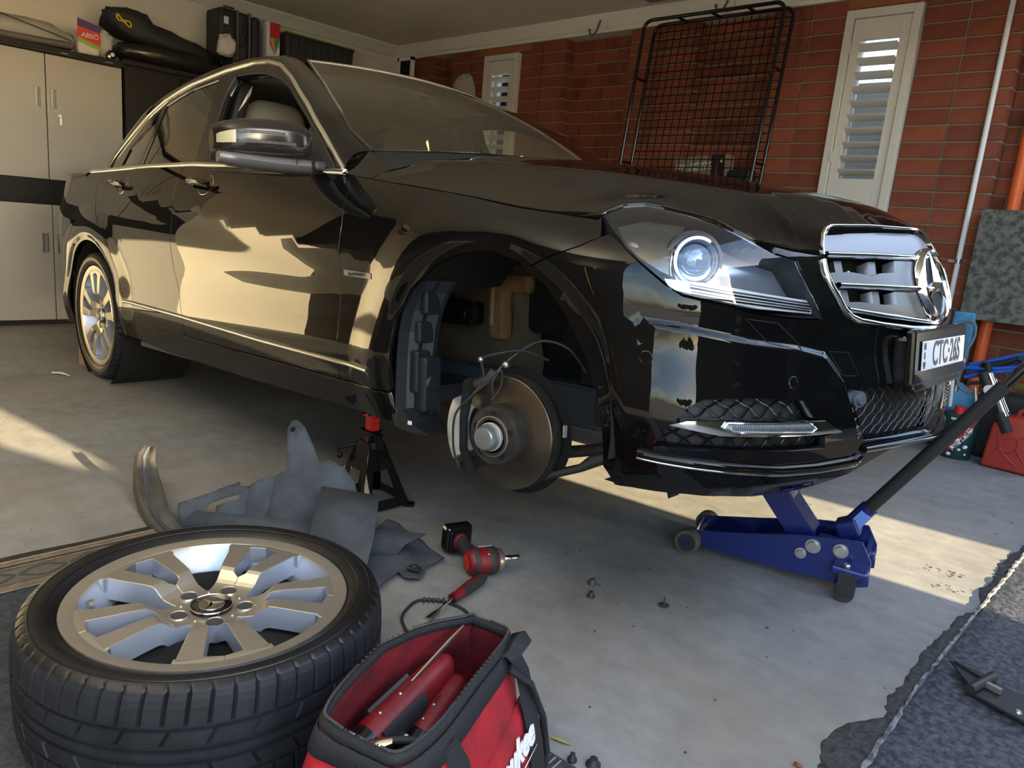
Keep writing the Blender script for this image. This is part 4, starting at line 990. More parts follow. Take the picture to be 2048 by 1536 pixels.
# heat shield, ducts and engine-side parts seen through the open wheel arch
mb = MB(); rows = []
for i in range(12):
    x = 1.86 + i * .055; rows.append([Vector((x, -.30 - .012 * math.sin(i * 1.3 + k), .24 + .035 * k)) for k in range(13)])
mb.grid(rows); mb.build('heat_shield', mat('foil_shield', (.34, .28, .20), .32, .7, bump=.5, bscale=9), car)
mb = MB(); mb.box((2.13, -.40, .495), (.26, .08, .085), bev=.02); mb.box((2.17, -.445, .49), (.15, .03, .045), bev=.014); mb.build('air_duct', M['glossblack'], car)
mb = MB(); mb.box((2.30, -.33, .52), (.08, .05, .22), bev=.02); mb.box((2.36, -.34, .60), (.18, .04, .06), bev=.015); mb.cyl((2.29, -.36, .46), (2.29, -.36, .64), .012); mb.build('engine_mount', M['rust'], car)
mb = MB(); mb.box((2.80, -.14, .55), (.9, .24, .5)); mb.box((2.52, -.30, .55), (.22, .06, .22), bev=.03); mb.box((2.75, -.36, .60), (.16, .20, .40), bev=.03); mb.build('engine_block', M['dark'], car)
mb = MB(); mb.cyl((2.80, -.46, .40), (2.78, -.42, .80), .030); mb.cyl((2.80, -.46, .34), (2.795, -.45, .46), .036); mb.lathe([(.06, 0), (.065, .01), (.05, .02)], 20, Matrix.Translation((2.795, -.445, .47)))
for k in range(6): mb.lathe([(.052, 0), (.058, .008), (.052, .016)], 20, Matrix.Translation((2.793 - k * .002, -.44 + k * .004, .50 + .04 * k)))
mb.build('suspension_strut', M['dark'], car)
mb = MB(); mb.tube([(2.77, -.70, .17), (2.90, -.56, .19), (3.06, -.40, .24)], .022, 8, rs=[(.028, .018), (.022, .016), (.026, .018)]); mb.tube([(2.76, -.70, .17), (2.66, -.45, .20)], .02, 8); mb.build('control_arm', M['cast'], car)
mb = MB(); mb.tube([(2.84, -.72, .13), (2.93, -.66, .165), (2.955, -.645, .185), (3.02, -.60, .215), (3.15, -.52, .25)], .01, 8, rs=[.012, .011, .017, .012, .011]); mb.build('tie_rod', M['matblack'], car)
mb = MB(); mb.box((2.95, -.30, .30), (.12, .56, .10), bev=.02); mb.build('subframe', M['frameblack'], car)
# remaining rear part of the arch liner: black ribbed plastic
mb = MB(); rows = []
prof = [(.612, 2.505), (.58, 2.478), (.53, 2.452), (.47, 2.435), (.40, 2.427), (.33, 2.424), (.26, 2.425), (.225, 2.432)]
for z, x in prof:
    rows.append([Vector((x + .006, -.862, z)), Vector((x + .012, -.83, z)), Vector((x + .03, -.81, z)), Vector((x + .028, -.795, z)), Vector((x + .052, -.775, z)), Vector((x + .05, -.760, z))])
mb.grid(rows, smooth=False)
ln = mb.build('arch_liner_end', mat('liner_plastic_black', (.011, .014, .018), .45), car, solid=.004)
mb = MB()
for z0, z1, dy, t in ((.30, .42, .0, .03), (.44, .50, .01, .02), (.52, .585, .0, .025)):
    zc = (z0 + z1) / 2; xx = lerp_tab([(.22, 2.45), (.40, 2.45), (.53, 2.475), (.61, 2.52)], zc); mb.box((xx + .012, -.80, zc), (t, .06, z1 - z0), bev=.008)
mb.box((2.475, -.785, .325), (.045, .07, .16), bev=.012); mb.cyl((2.498, -.785, .33), (2.503, -.785, .33), .024, .020, 20)
mb.build('liner_box', mat('liner_box_black', (.010, .012, .015), .4) if 'liner_box_black' not in bpy.data.materials else bpy.data.materials['liner_box_black'], ln)
mb = MB(); mb.prism([(2.41, .235), (2.43, .205), (2.50, .20), (2.575, .207), (2.50, .225), (2.46, .26)], -.86, -.76, Matrix(((1, 0, 0, 0), (0, 0, 1, 0), (0, 1, 0, 0), (0, 0, 0, 1)))); mb.build('liner_foot', mat('liner_box_black', (.010, .012, .015), .4) if 'liner_box_black' not in bpy.data.materials else bpy.data.materials['liner_box_black'], ln)
mb = MB(); mb.box((2.495, -.862, .228), (.012, .005, .010)); mb.build('liner_clip', M['white'], ln)
# front arch inner skin, so the housing is closed
mb = MB(); rows = []
for k in range(25):
    a = R_(-8 + 150 * k / 24); rows.append([Vector((2.777 + (.385) * math.cos(a), -.865 if a < 1.2 else -.862, .325 + .385 * math.sin(a))), Vector((2.777 + .40 * math.cos(a), -.50, .33 + .43 * math.sin(a)))])
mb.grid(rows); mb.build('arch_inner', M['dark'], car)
rows = []; mb = MB()
for k in range(37):
    a = R_(-12 + 192 * k / 36); rows.append([Vector((2.777 + .368 * math.cos(a) + (0), S(min(3.12, 2.777 + .368 * math.cos(a)), max(.24, .325 + .368 * math.sin(a)))[1] + .003, .325 + .368 * math.sin(a))), Vector((2.777 + .385 * math.cos(a), -.85, .325 + .385 * math.sin(a)))])
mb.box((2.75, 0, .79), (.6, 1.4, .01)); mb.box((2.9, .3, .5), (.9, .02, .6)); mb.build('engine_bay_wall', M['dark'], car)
# ---------------------------------------------------------------- hub, disc, caliper (wheel is off)
hc = Vector((2.757, -.765, .236)); ax = Vector((.12, -.99, .02)).normalized()
Th = axes(hc, (1, .12, 0), (0, 0, 1))
if (Th.to_3x3() @ Vector((0, 0, 1))).dot(ax) < 0: Th = Th @ Matrix.Rotation(PI, 4, 'X')
mb = MB(); mb.lathe([(.074, .0), (.144, .0), (.1475, -.002), (.1475, -.009), (.085, -.009)], 72, Th); disc = mb.build('brake_disc', M['rotor'], car)
mb = MB(); mb.lathe([(.085, -.016), (.1475, -.016), (.1475, -.025), (.085, -.025)], 60, Th); mb.build('disc_rear_face', M['cast'], disc)
mb = MB(); mb.lathe([(.077, .0), (.077, .040), (.073, .046), (.052, .047), (.050, .052), (.042, .052)], 56, Th); mb.lathe([(.1, -.05), (.11, -.03), (.15, -.028)], 40, Th); hat = mb.build('disc_hat', M['cast'], disc)
mb = MB()
for k in range(5):
    a = 2 * PI * k / 5 + .3; c = Th @ Vector((.057 * math.cos(a), .057 * math.sin(a), .0475)); mb.cyl(c, c + ax * .001, .0085, n=14)
mb.build('bolt_hole', M['dark'], disc)
mb = MB(); mb.lathe([(.052, .047), (.0525, .052), (.049, .053)], 40, Th); mb.build('hat_ring', M['steel'], disc)
mb = MB(); mb.lathe([(.034, .05), (.034, .062), (.031, .063), (.031, .080), (.027, .086), (.0, .088)], 40, Th); mb.build('hub_cap', mat('zinc_cap', (.33, .36, .38), .35, .8, col2=(.42, .45, .47), nscale=30), disc, label='grey metal grease cap')
mb = MB(); mb.lathe([(.036, .050), (.0365, .058), (.034, .059)], 40, Th); mb.build('hub_lip', M['caliper'], disc)
mb = MB()
for k, (r_, h) in enumerate(((.150, -.03), (.166, -.055))): mb.lathe([(r_, h), (r_ + .003, h - .004), (.06, h - .008)], 48, Th)
mb.build('backing_plate', M['dark'], disc)
cal = MB(); 
def hp(x, y, z): return Th @ Vector((x, y, z))
Rr = []
sx = -1 if (Th.to_3x3() @ Vector((1, 0, 0))).x > 0 else 1
rows = []
for k in range(9):
    a = R_(150 + 60 * k / 8 + 2); w = (.042, .046)
    rr = .128 if True else 0
    row = []
    for (r_, h) in ((.108, .010), (.112, .040), (.135, .050), (.158, .040), (.166, .0), (.166, -.05), (.12, -.05)):
        row.append(hp(r_ * math.cos(a) * (1 if sx < 0 else -1), r_ * math.sin(a), h))
    rows.append(row)
cal.grid(rows); cal.add(rows[0], [tuple(range(7))]); cal.add(rows[-1], [tuple(range(7))[::-1]])
cl_ = cal.build('brake_caliper', M['caliper'], car, label='bare alloy brake caliper')
mb = MB(); mb.tube([hp(-.098 * (1 if sx < 0 else -1), .10, .03), hp(-.100 * (1 if sx < 0 else -1), .03, .042), hp(-.098 * (1 if sx < 0 else -1), -.05, .042), hp(-.09 * (1 if sx < 0 else -1), -.11, .02)], .012, 8, rs=[.016, .011, .011, .016]); mb.cyl(hp(-.098 * (1 if sx < 0 else -1), -.10, -.01), hp(-.098 * (1 if sx < 0 else -1), -.10, .03), .02); mb.cyl(hp(-.105 * (1 if sx < 0 else -1), .11, -.03), hp(-.105 * (1 if sx < 0 else -1), .11, .02), .022); mb.build('caliper_bracket', M['dark'], cl_)
mb = MB(); mb.tube([hp(-.07, .12, .03), hp(-.03, .14, .03), hp(-.02, .16, .02)], .014, 8); mb.build('brake_pad', M['cast'], cl_)
mb = MB()
mb.tube(cr([(2.70, -.80, .42), (2.712, -.80, .37), (2.70, -.83, .33), (2.665, -.85, .28), (2.66, -.85, .20), (2.67, -.84, .14)]), .0035, 6)
mb.tube(cr([(2.66, -.82, .29), (2.70, -.82, .335), (2.735, -.80, .375), (2.765, -.76, .43), (2.81, -.70, .475), (2.87, -.66, .46), (2.90, -.62, .40)]), .004, 6)
mb.tube(cr([(2.70, -.80, .425), (2.74, -.78, .44), (2.79, -.74, .45), (2.84, -.70, .43)]), .0035, 6)
mb.tube(cr([(2.75, -.80, .33), (2.745, -.80, .37), (2.755, -.78, .40), (2.765, -.79, .36), (2.752, -.81, .325)]), .003, 6)
cb = mb.build('sensor_cable', M['matblack'], car)
mb = MB(); mb.ball((2.70, -.80, .422), .008, 6); mb.ball((2.765, -.775, .415), .010, 6); mb.build('cable_grommet', M['steel'], cb)
mb = MB(); mb.box((2.905, -.70, .26), (.006, .01, .03)); mb.build('link_tab', M['caliper'], car)
# ---------------------------------------------------------------- cabin
mb = MB()
mb.box((.88, 0, .33), (1.8, 1.36, .04)); mb.build('cabin_floor', M['matblack'], car)
def seat(x, y, w=.50, rear=False):
    mb = MB(); mb.box((x + .26, y, .50), (.52, w, .16), bev=.05); s_ = mb.build('seat_cushion', M['seat'], car)
    rows = []
    for k in range(9):
        t = k / 8; cz = .50 + .62 * t; cx = x - .02 - .20 * t; ww = w / 2 * (1 - .18 * t ** 2); d = .07 - .02 * t; row = []
        for i in range(20):
            a = 2 * PI * i / 20; c, s2 = math.cos(a), math.sin(a); row.append(Vector((cx + d * math.copysign(abs(c) ** .6, c) + .03 * abs(s2) ** 3, y + ww * math.copysign(abs(s2) ** .6, s2), cz)))
        rows.append(row)
    mb = MB(); mb.grid(rows, closed_u=True); mb.add(rows[-1], [tuple(range(20))]); mb.build('seat_backrest', M['seat'], s_)
    mb = MB(); hx = x - .235; rows = []
    for k in range(9):
        a = PI * k / 8; rows.append([Vector((hx + .048 * math.sin(a) ** .5 * math.copysign(abs(math.cos(b)) ** .7, math.cos(b)), y + .145 * math.sin(a) ** .5 * math.copysign(abs(math.sin(b)) ** .7, math.sin(b)), 1.225 - .095 * math.cos(a) * 1)) for b in [2 * PI * i / 16 for i in range(16)]])
    mb.grid(rows, closed_u=True); mb.build('headrest', M['seat'], s_)
seat(1.12, -.37); seat(1.12, .37); seat(.25, -.36); seat(.25, .36)
mb = MB(); rows = []
for y in [-.68 + i * .068 for i in range(21)]:
    hump = .035 * max(0, 1 - ((y + .37) / .22) ** 2)
    rows.append([Vector((2.20 - .5 * y * y * .6, y, .955)), Vector((1.95, y, .965 + hump)), Vector((1.80, y, .955 + hump)), Vector((1.72, y, .90 + hump)), Vector((1.70, y, .72)), Vector((1.80, y, .55))])
mb.grid(rows); mb.build('dashboard', mat('dashboard_grey', (.16, .16, .13), .6), car)
mb = MB(); Ts = axes((1.62, -.37, .86), (0, 1, 0), (-.42, 0, 1)); mb.lathe([(.185 + .014 * math.cos(a), .014 * math.sin(a)) for a in [2 * PI * i / 8 for i in range(9)]], 36, Ts); mb.lathe([(0, .03), (.06, .025), (.07, 0)], 20, Ts); mb.box((0, -.02, .01), (.34, .05, .02), M4=Ts); mb.box((0, -.1, .01), (.05, .16, .02), M4=Ts); mb.build('steering_wheel', M['matblack'], car)
mb = MB(); mb.box((1.42, 0, 1.305), (.03, .24, .06), bev=.012); mb.tube([(1.42, 0, 1.31), (1.50, 0, 1.365)], .012, 6); mb.build('interior_mirror', M['matblack'], car)
mb = MB(); rows = []
for y in [-.50 + i * .1 for i in range(11)]: rows.append([Vector((x, y, RF(x, y)[2] - .035)) for x in (1.36, 1.1, .8, .5, .2, .0)])
mb.grid(rows); mb.build('headlining', mat('headlining_grey', (.42, .41, .34), .9), car)
mb = MB(); mb.box((1.15, .80, .76), (1.9, .03, .45)); mb.box((1.15, -.77, .70), (1.9, .03, .42)); mb.build('door_lining', mat('door_lining_cream', (.40, .38, .30), .7), car)
mb = MB(); mb.box((1.06, -.67, 1.10), (.10, .06, .52), rot=(-.32, -.12, 0), bev=.02); mb.box((1.06, .67, 1.10), (.10, .06, .52), rot=(.32, -.12, 0), bev=.02); mb.build('centre_pillar', M['matblack'], car)
mb = MB(); mb.add([Vector(WS(.80, -.12)) + Vector((-.02, 0, -.03)), Vector(WS(.83, -.30)) + Vector((-.02, 0, -.03)), Vector(WS(.72, -.10)) + Vector((-.02, 0, -.03))], [(0, 1, 2)]); mb.build('yellow_leaf', mat('leaf_yellow', (.62, .66, .22), .6), car)
# ================================================================ wheels: loose one on the floor, rear one on the car
def wheel_parts(parent, T, tyre_name, base_ang, rim_parent_tyre, RIMS=1.085):
    # local axis z = outward face; tyre 634 mm across, 225 mm wide
    RO, RI = .317, .226
    prof = [(.243, .085), (.248, .094), (.253, .099), (.260, .1035), (.273, .1085), (.286, .1095), (.298, .106), (.306, .099), (.311, .090)]
    tre = [(.3140, .078, 1), (.3160, .060, 1), (.3165, .050, 1), (.3095, .0485, 0), (.3095, .0415, 0), (.3168, .040, 2), (.3172, .026, 2), (.3172, .0175, 2), (.3095, .016, 0), (.3095, .006, 0), (.3174, .0045, 0)]
    half = prof + [(a, b) for a, b, c in tre]; flg = [0] * len(prof) + [c for a, b, c in tre]; flg[7] = 1; flg[8] = 1
    full = half + [(a, -b) for a, b in half[::-1]]; ff = flg + flg[::-1]
    NB = 60; n = NB * 9; rows = []
    for (r, h), fl in zip(full, ff):
        row = []
        for i in range(n):
            sh = .35 * (abs(h) - .09) if fl == 1 else (1.6 * (abs(h) - .03) if fl == 2 else 0)
            a = 2 * PI * (i + .0) / n + sh; g = (i % 9) == 0; rr = r
            if g and fl == 1: rr = r - .0065
            if g and fl == 2 and (i // 9) % 2 == 0: rr = r - .005
            row.append(T @ Vector((rr * math.cos(a), rr * math.sin(a), h)))
        rows.append(row)
    k = len(prof) - 2
    mt = MB(); mt.grid(rows[k:len(rows) - k], closed_u=True, smooth=False)
    ms = MB(); ms.grid(rows[:k + 1], closed_u=True); ms.grid(rows[len(rows) - k - 1:], closed_u=True)
    ms.lathe([(.243, .086), (.243, -.086)], 64, T)
    for r in (.268, .290): ms.lathe([(r - .0012, .1075 if r < .28 else .1092), (r, .1090 if r < .28 else .1104), (r + .0012, .1077 if r < .28 else .1088)], 96, T)
    tyre = ms.build(tyre_name, M['tyre'], parent)
    tr_ = mt.build('tyre_tread', M['tread'], tyre)
    TR_ = T @ Matrix.Diagonal((RIMS, RIMS, 1, 1))
    mb = MB(); mb.lathe([(.2265, .090), (.2285, .0955), (.2275, .0985), (.2245, .0985), (.2055, .0945), (.2035, .088)], 96, TR_); rim = mb.build('rim_lip', M['alloy'], tyre)
    mb = MB(); mb.lathe([(.2040, .090), (.2000, .078), (.190, .055), (.182, .030), (.178, .005), (.176, -.06), (.205, -.095), (.224, -.098)], 80, TR_); mb.build('rim_barrel', M['alloyin'], tyre)
    # five twin spokes with the slot between their legs
    def hz(r): return smooth_tab([(.03, .068), (.062, .070), (.078, .0745), (.095, .0905), (.104, .0945), (.16, .0948), (.195, .0946), (.2090, .0928)], r)
    mf = MB(); mi = MB()
    for kk in range(5):
        A = base_ang + 2 * PI * kk / 5
        for sg in (1, -1):
            rows_t = []; rows_l = []; rows_r = []
            for j in range(25):
                r = .048 + (.2085 - .048) * j / 24
                wo = lerp_tab([(.048, .0335), (.095, .0385), (.2085, .074)], r); wi = lerp_tab([(.048, .0), (.092, .0), (.0935, .011), (.190, .0285), (.1915, .0), (.2085, .0)], r)
                z = hz(r); lo = .034
                x = r
                def pt(yy, zz):
                    v = Vector((x if abs(yy) < .02 else math.sqrt(max(1e-6, r * r - (yy * yy) * (1 if r > .19 else 0))), yy * sg, zz)); return TR_ @ (Matrix.Rotation(A, 4, 'Z') @ v)
                rows_t.append([pt(wi, z), pt(wi + .0015, z + .0008), pt(wo - .0015, z + .0008), pt(wo, z)])
                rows_l.append([pt(wi, z), pt(wi, z - lo)]); rows_r.append([pt(wo, z), pt(wo + .004, z - lo - .006)])
            mf.grid(rows_t, smooth=False); mi.grid(rows_l); mi.grid(rows_r)
    sp = mf.build('spoke_faces', M['alloy'], tyre, merge=True); mi.build('spoke_sides', M['alloyin'], tyre, merge=False)
    mb = MB(); mb.lathe([(.0, .0665), (.040, .0685), (.050, .0695), (.062, .0690), (.066, .060), (.066, .02)], 48, TR_); hub = mb.build('hub_face', M['alloy'], tyre)
    mb = MB(); mb.lathe([(.066, .02), (.08, -.005), (.185, -.015)], 48, TR_)
    mh = MB(); mr = MB()
    for kk in range(5):
        A = base_ang + 2 * PI * (kk + .0) / 5; c = Vector((.056 * math.cos(A), .056 * math.sin(A), .0705))
        mh.cyl(TR_ @ (c + Vector((0, 0, -.02))), TR_ @ (c + Vector((0, 0, .002))), .0125, .0135, 20); mr.lathe([(.0135, 0), (.0150, .0015), (.0165, -.002)], 24, TR_ @ Matrix.Translation(c + Vector((0, 0, .001))))
        A2 = A + PI / 5; c = Vector((.050 * math.cos(A2), .050 * math.sin(A2), .069)); mr.ball(TR_ @ c, .0035, 6)
    mh.build('bolt_hole', mat('bolt_hole_grey', (.10, .10, .105), .35, .6) if 'bolt_hole_grey' not in bpy.data.materials else bpy.data.materials['bolt_hole_grey'], tyre); mr.build('bolt_hole_rim', M['alloy'], tyre)
    mb = MB(); mb.lathe([(.0345, .068), (.0350, .0735), (.0335, .0755), (.0, .076)], 48, TR_); cap = mb.build('centre_cap', M['glossblack'], tyre)
    mb = MB(); mb.lathe([(.0, .0770), (.0215, .0768), (.022, .0755)], 40, TR_); mb.lathe([(.0335, .0755), (.0345, .0768), (.0352, .0750)], 40, TR_); mb.build('cap_disc', M['brightsteel'], tyre)
    mb = MB()
    for q in range(3):
        a = A + PI / 2 + q * 2 * PI / 3; tip = Vector((math.cos(a), math.sin(a), 0)) * .020; s1 = Vector((math.cos(a + 1.05), math.sin(a + 1.05), 0)) * .004; s2 = Vector((math.cos(a - 1.05), math.sin(a - 1.05), 0)) * .004
        b = Vector((0, 0, .0775)); mb.add([TR_ @ (tip + b), TR_ @ (s1 + b), TR_ @ (b + Vector((0, 0, .003))), TR_ @ (s2 + b)], [(0, 1, 2), (0, 2, 3)])
    mb.build('cap_star', M['chrome'], tyre)
    return tyre, hub
def ring_text(s, r, h, size, T, m, parent, a0, step, name):
    for k, ch in enumerate(s):
        if ch == ' ': continue
        a = a0 - k * step; Mx = T @ Matrix.Translation((r * math.cos(a), r * math.sin(a), h)) @ Matrix.Rotation(a - PI / 2, 4, 'Z')
        o = text(name, ch, size, m, parent, Mx.to_translation(), Mx.to_euler(), depth=.0002)
WC = Vector((2.744, -1.529, .1205)); tilt = Euler((0.0, 0.0, 0)).to_matrix().to_4x4(); RS = Matrix.Diagonal((1.085, 1.085, 1, 1))
lw = thing('loose_wheel', 'loose alloy wheel with low profile tyre lying flat beside the red tool bag', 'wheel', tuple(WC))
ty, hb_ = wheel_parts(lw, tilt, 'tyre', R_(53), True)
ring_text('MERCEDES-BENZ', .0285, .0768, .0075, tilt, M['brightsteel'], ty, R_(-20), R_(14.5), 'cap_lettering')
mb = MB(); p = Vector((.198 * math.cos(R_(236)), .198 * math.sin(R_(236)), .052)); mb.cyl(p, p + Vector((-.004, -.006, .026)), .005, .005, 12); mb.cyl(p + Vector((-.004, -.006, .026)), p + Vector((-.0055, -.008, .034)), .0075, .0068, 12); mb.build('valve', M['steel'], ty)
mb = MB(); mb.lathe([(0, .045), (.196, .045)], 40, tilt); mb.build('spoke_shade_disc', M['dark'], ty)  # flat black disc, paints in the shade behind the spokes
Tr = axes((0, -.765, .317), (1, 0, 0), (0, 0, 1))
if (Tr.to_3x3() @ Vector((0, 0, 1))).y > 0: Tr = Tr @ Matrix.Rotation(PI, 4, 'X')
t2, _ = wheel_parts(car, Tr, 'rear_wheel', R_(90), True)
mb = MB(); mb.lathe([(.06, .0), (.135, .0), (.135, -.02)], 40, Tr); mb.build('rear_brake_disc', M['rotor'], t2)
mb = MB(); mb.lathe([(0, -.005), (.177, -.005)], 40, Tr); mb.build('rear_brake_plate', M['dark'], t2)
Tl = axes((0, .765, .317), (1, 0, 0), (0, 0, 1))
mb = MB(); mb.lathe([(.2, -.10), (.30, -.11), (.316, -.08), (.316, .08), (.30, .11), (.2, .10), (.0, .08)], 48, Tl); mb.build('far_rear_wheel', M['tyre'], car)
mb = MB(); mb.lathe([(.2, -.10), (.30, -.11), (.316, -.08), (.316, .08), (.30, .11), (.2, .10), (.0, .08)], 48, axes((2.76, .765, .20), (1, 0, 0), (0, 0, 1))); mb.lathe([(0, .05), (.2, .05)], 30, axes((2.76, .70, .20), (1, 0, 0), (0, 0, 1))); mb.build('far_front_wheel', M['tyre'], car)
# ---- beyond the openings: neighbour's wall and awning, driveway
mb = MB(); mb.box((.8, 4.4, 1.05), (8, .15, 2.5)); nb = mb.build('neighbour_wall', mat('neighbour_wall_paint', (.20, .21, .22), .8), None); tag(nb, 'grey wall of the neighbouring house seen through the shutter slats', 'wall')
mb = MB()
for i in range(110):
    x = -2 + i * .06; mb.add([Vector((x, 2.9, 2.02)), Vector((x + .034, 2.9, 2.02)), Vector((x + .034, 4.3, 2.44)), Vector((x, 4.3, 2.44)), Vector((x, 2.9, 2.035)), Vector((x + .034, 2.9, 2.035)), Vector((x + .034, 4.3, 2.455)), Vector((x, 4.3, 2.455))], [(3, 2, 1, 0), (4, 5, 6, 7), (0, 1, 5, 4), (1, 2, 6, 5), (3, 0, 4, 7)])
aw = mb.build('awning_roof', mat('awning_sheet', (.75, .78, .80), .5), None); tag(aw, 'white slatted awning roof outside the tall shuttered window', 'awning')
mb = MB(); mb.add([(3.685, -30, -.03), (60, -30, -.03), (60, 30, -.03), (3.685, 30, -.03)], [(0, 1, 2, 3)]); mb.add([(-30, 2.65, -.03), (3.685, 2.65, -.03), (3.685, 30, -.03), (-30, 30, -.03)], [(0, 1, 2, 3)]); g = struct(mb.build('driveway', M['tarmac'], None, merge=False))
# black rubber sheeting laid up to the edge of the slab, with its frayed edge
mb = MB(); rows = []
for i in range(60):
    y = -2.6 + i * 4.6 / 59; j = random.uniform(-.004, .004)
    rows.append([Vector((3.676 + j * .3, y, -.028)), Vector((3.677 + j * .3, y, .003)), Vector((3.69, y, .005 + random.uniform(-.001, .001))), Vector((3.74, y, .001)), Vector((3.80, y, -.004)), Vector((4.9, y, -.004)), Vector((4.9, y, -.03))])
mb.grid(rows); rm = mb.build('rubber_matting', M['mat'], None); tag(rm, 'black pebbled rubber matting laid along the edge of the concrete slab', 'mat')
mb = MB()
ex = [(-1.2, 3.690), (-.699, 3.683), (-.535, 3.678), (-.334, 3.669), (-.039, 3.668), (.162, 3.668), (.402, 3.673), (.867, 3.673), (1.8, 3.675), (2.3, 3.675)]
pts = []
for i in range(240):
    y = -2.4 + i * .0195; pts.append((lerp_tab([(a_, b_) for a_, b_ in ex], y) + random.uniform(-.003, .003), y, .005 + random.uniform(-.001, .003)))
mb.tube(pts, .006, 6, rs=[random.uniform(.0025, .0045) * (1.6 if p[1] > .25 or p[1] < -.45 else 1) for p in pts]); mb.build('frayed_edge', M['matedge'], rm)
def smear(inner, name, z):
    mb = MB(); rows = []
    for i in range(160):
        y = -1.0 + i * 2.2 / 159; xi = lerp_tab(inner, y) + random.uniform(-.004, .003) + .004 * math.sin(y * 35) * math.sin(y * 11); xo = lerp_tab(ex, y)
        rows.append([Vector((min(xi, xo), y, .0004)), Vector((min(xi + .004, xo), y, z + random.uniform(0, .0012))), Vector(((xi + xo) / 2, y, z + random.uniform(0, .002))), Vector((xo, y, z + .001))])
    mb.grid(rows); return mb
sm = smear([(-1.0, 3.63), (-.80, 3.63), (-.716, 3.606), (-.62, 3.600), (-.57, 3.618), (-.50, 3.655), (-.452, 3.642), (-.30, 3.640), (-.219, 3.634), (-.044, 3.634), (.10, 3.640), (.20, 3.650), (.226, 3.667), (.28, 3.668), (.32, 3.655), (.40, 3.640), (.534, 3.648), (.70, 3.636), (.821, 3.641), (.909, 3.654), (1.2, 3.66)], 's', .0012).build('sealant_smear', mat('black_sealant', (.020, .021, .020), .6, bump=.8, bscale=90, col2=(.06, .06, .055), nscale=60), rm, label='black sealant smeared on the slab edge')
# black latch hardware on the matting
lt = thing('latch', 'black steel hasp and strap hinge lying on the rubber matting beside the slab edge', 'hardware', (3.80, -.215, .0))
Tl_ = axes((3.80, -.215, .006), (.975, -.22, 0), (.22, .975, 0))
mb = MB(); mb.prism([(-.03, -.05), (.20, -.055), (.20, .055), (-.03, .05)], 0, .006, Tl_); lp_ = mb.build('hinge_plate', M['frameblack'], lt, world=True)
mb = MB(); mb.prism([(-.115, .028), (-.03, .050), (-.03, -.045), (-.10, .015)], .010, .014, Tl_); mb.prism([(-.105, .024), (-.035, .035), (-.035, .012)], .014, .020, Tl_); mb.cyl(Tl_ @ Vector((-.03, -.055, .014)), Tl_ @ Vector((-.03, .055, .014)), .011); mb.build('hasp', M['matblack'], lt, world=True)
mb = MB()
for x, y in ((.06, .03), (.06, -.03), (.13, .035), (.13, -.035)): mb.cyl(Tl_ @ Vector((x, y, .005)), Tl_ @ Vector((x, y, .0105)), .008, .005)
mb.box((-.005, .0, .016), (.03, .012, .012), M4=Tl_); mb.box((.09, 0, .008), (.02, .03, .006), M4=Tl_); mb.build('rivet', M['steel'], lt, world=True)
ws_ = thing('fill_lamp', 'added yellow fill lamp on a tripod in the empty bay, brightening the ceiling', 'lamp', (2.5, -2.95, 0))  # stand and head made up to carry the added fill light
mb = MB(); mb.cyl((2.5, -2.95, .5), (2.5, -2.95, 1.28), .015); mb.box((2.5, -2.95, 1.30), (.55, .40, .06), bev=.01); mb.build('lamp_head', M['yellow'], ws_, world=True)
for k in range(3): mb = MB(); mb.cyl((2.5, -2.95, .62), (2.5 + .3 * math.cos(k * 2.094), -2.95 + .3 * math.sin(k * 2.094), .01), .011); mb.build('leg', M['blackst'], ws_, world=True)
# ---- parked off-roader outside, which shades the slab (seen mirrored in the bumper)
sv = thing('parked_four_wheel_drive', 'dark boxy four wheel drive with added sun-blocking roof box and rear spare wheel parked outside', 'vehicle', (5.2, -.12, -.03), (0, 0, SUN_AZ))
def svb(c, d, name, m, bev=.05):
    mb = MB(); mb.box((c[0] - 5.2, c[1] + .12, c[2] + .03), d, bev=bev); return mb.build(name, m, sv)
svb((6.9, -.12, .72), (3.4, 1.18, .85), 'body', mat('dark_vehicle_paint', (.012, .013, .015), .2, coat=1)); svb((6.75, -.12, 1.52), (3.0, 1.16, .82), 'cabin', mat('dark_vehicle_glass', (.01, .012, .014), .1), .06); svb((6.4, -.12, 2.12), (2.2, 1.10, .40), 'roof_sun_block', M['matblack'], .08)  # box on the roof is added to keep sun off the bonnet
for x in (.75, 2.8):
    for y in (-.48, .48): mb = MB(); mb.cyl((x, y - .1, .37), (x, y + .1, .37), .37, n=28); mb.build('road_wheel', M['tyre'], sv)
mb = MB(); mb.cyl((.0, 0, 1.08), (-.18, 0, 1.08), .33, n=32); mb.cyl((-.18, 0, 1.08), (-.2, 0, 1.08), .19, n=24); mb.build('spare_wheel', M['tyre'], sv)
mb = MB(); mb.prism([(-.50, -.03), (-.50, 1.36), (-.70, 1.40), (-.80, 1.54), (-.95, 1.60), (-2.15, 1.62), (-2.15, -.03)], 5.95, 6.2, Matrix(((0, 0, 1, 0), (1, 0, 0, 0), (0, 1, 0, 0), (0, 0, 0, 1)))); hg = mb.build('sun_block_hedge', mat('hedge_leaves', (.02, .035, .012), .9, col2=(.05, .07, .02), nscale=30, bump=1), None); tag(hg, 'unseen added hedge shaped to block the sun beside the parked four wheel drive', 'hedge')  # added out of view, top edge stepped to shape the sun patch
random.seed(4); mb = MB(); mb.box((6.6, 2.86, 1.75), (.8, 3.05, 3.6))
for k in range(40): mb.ball((6.25, 1.45 + random.random() * 2.8, random.random() * 3.4), .25, 5)
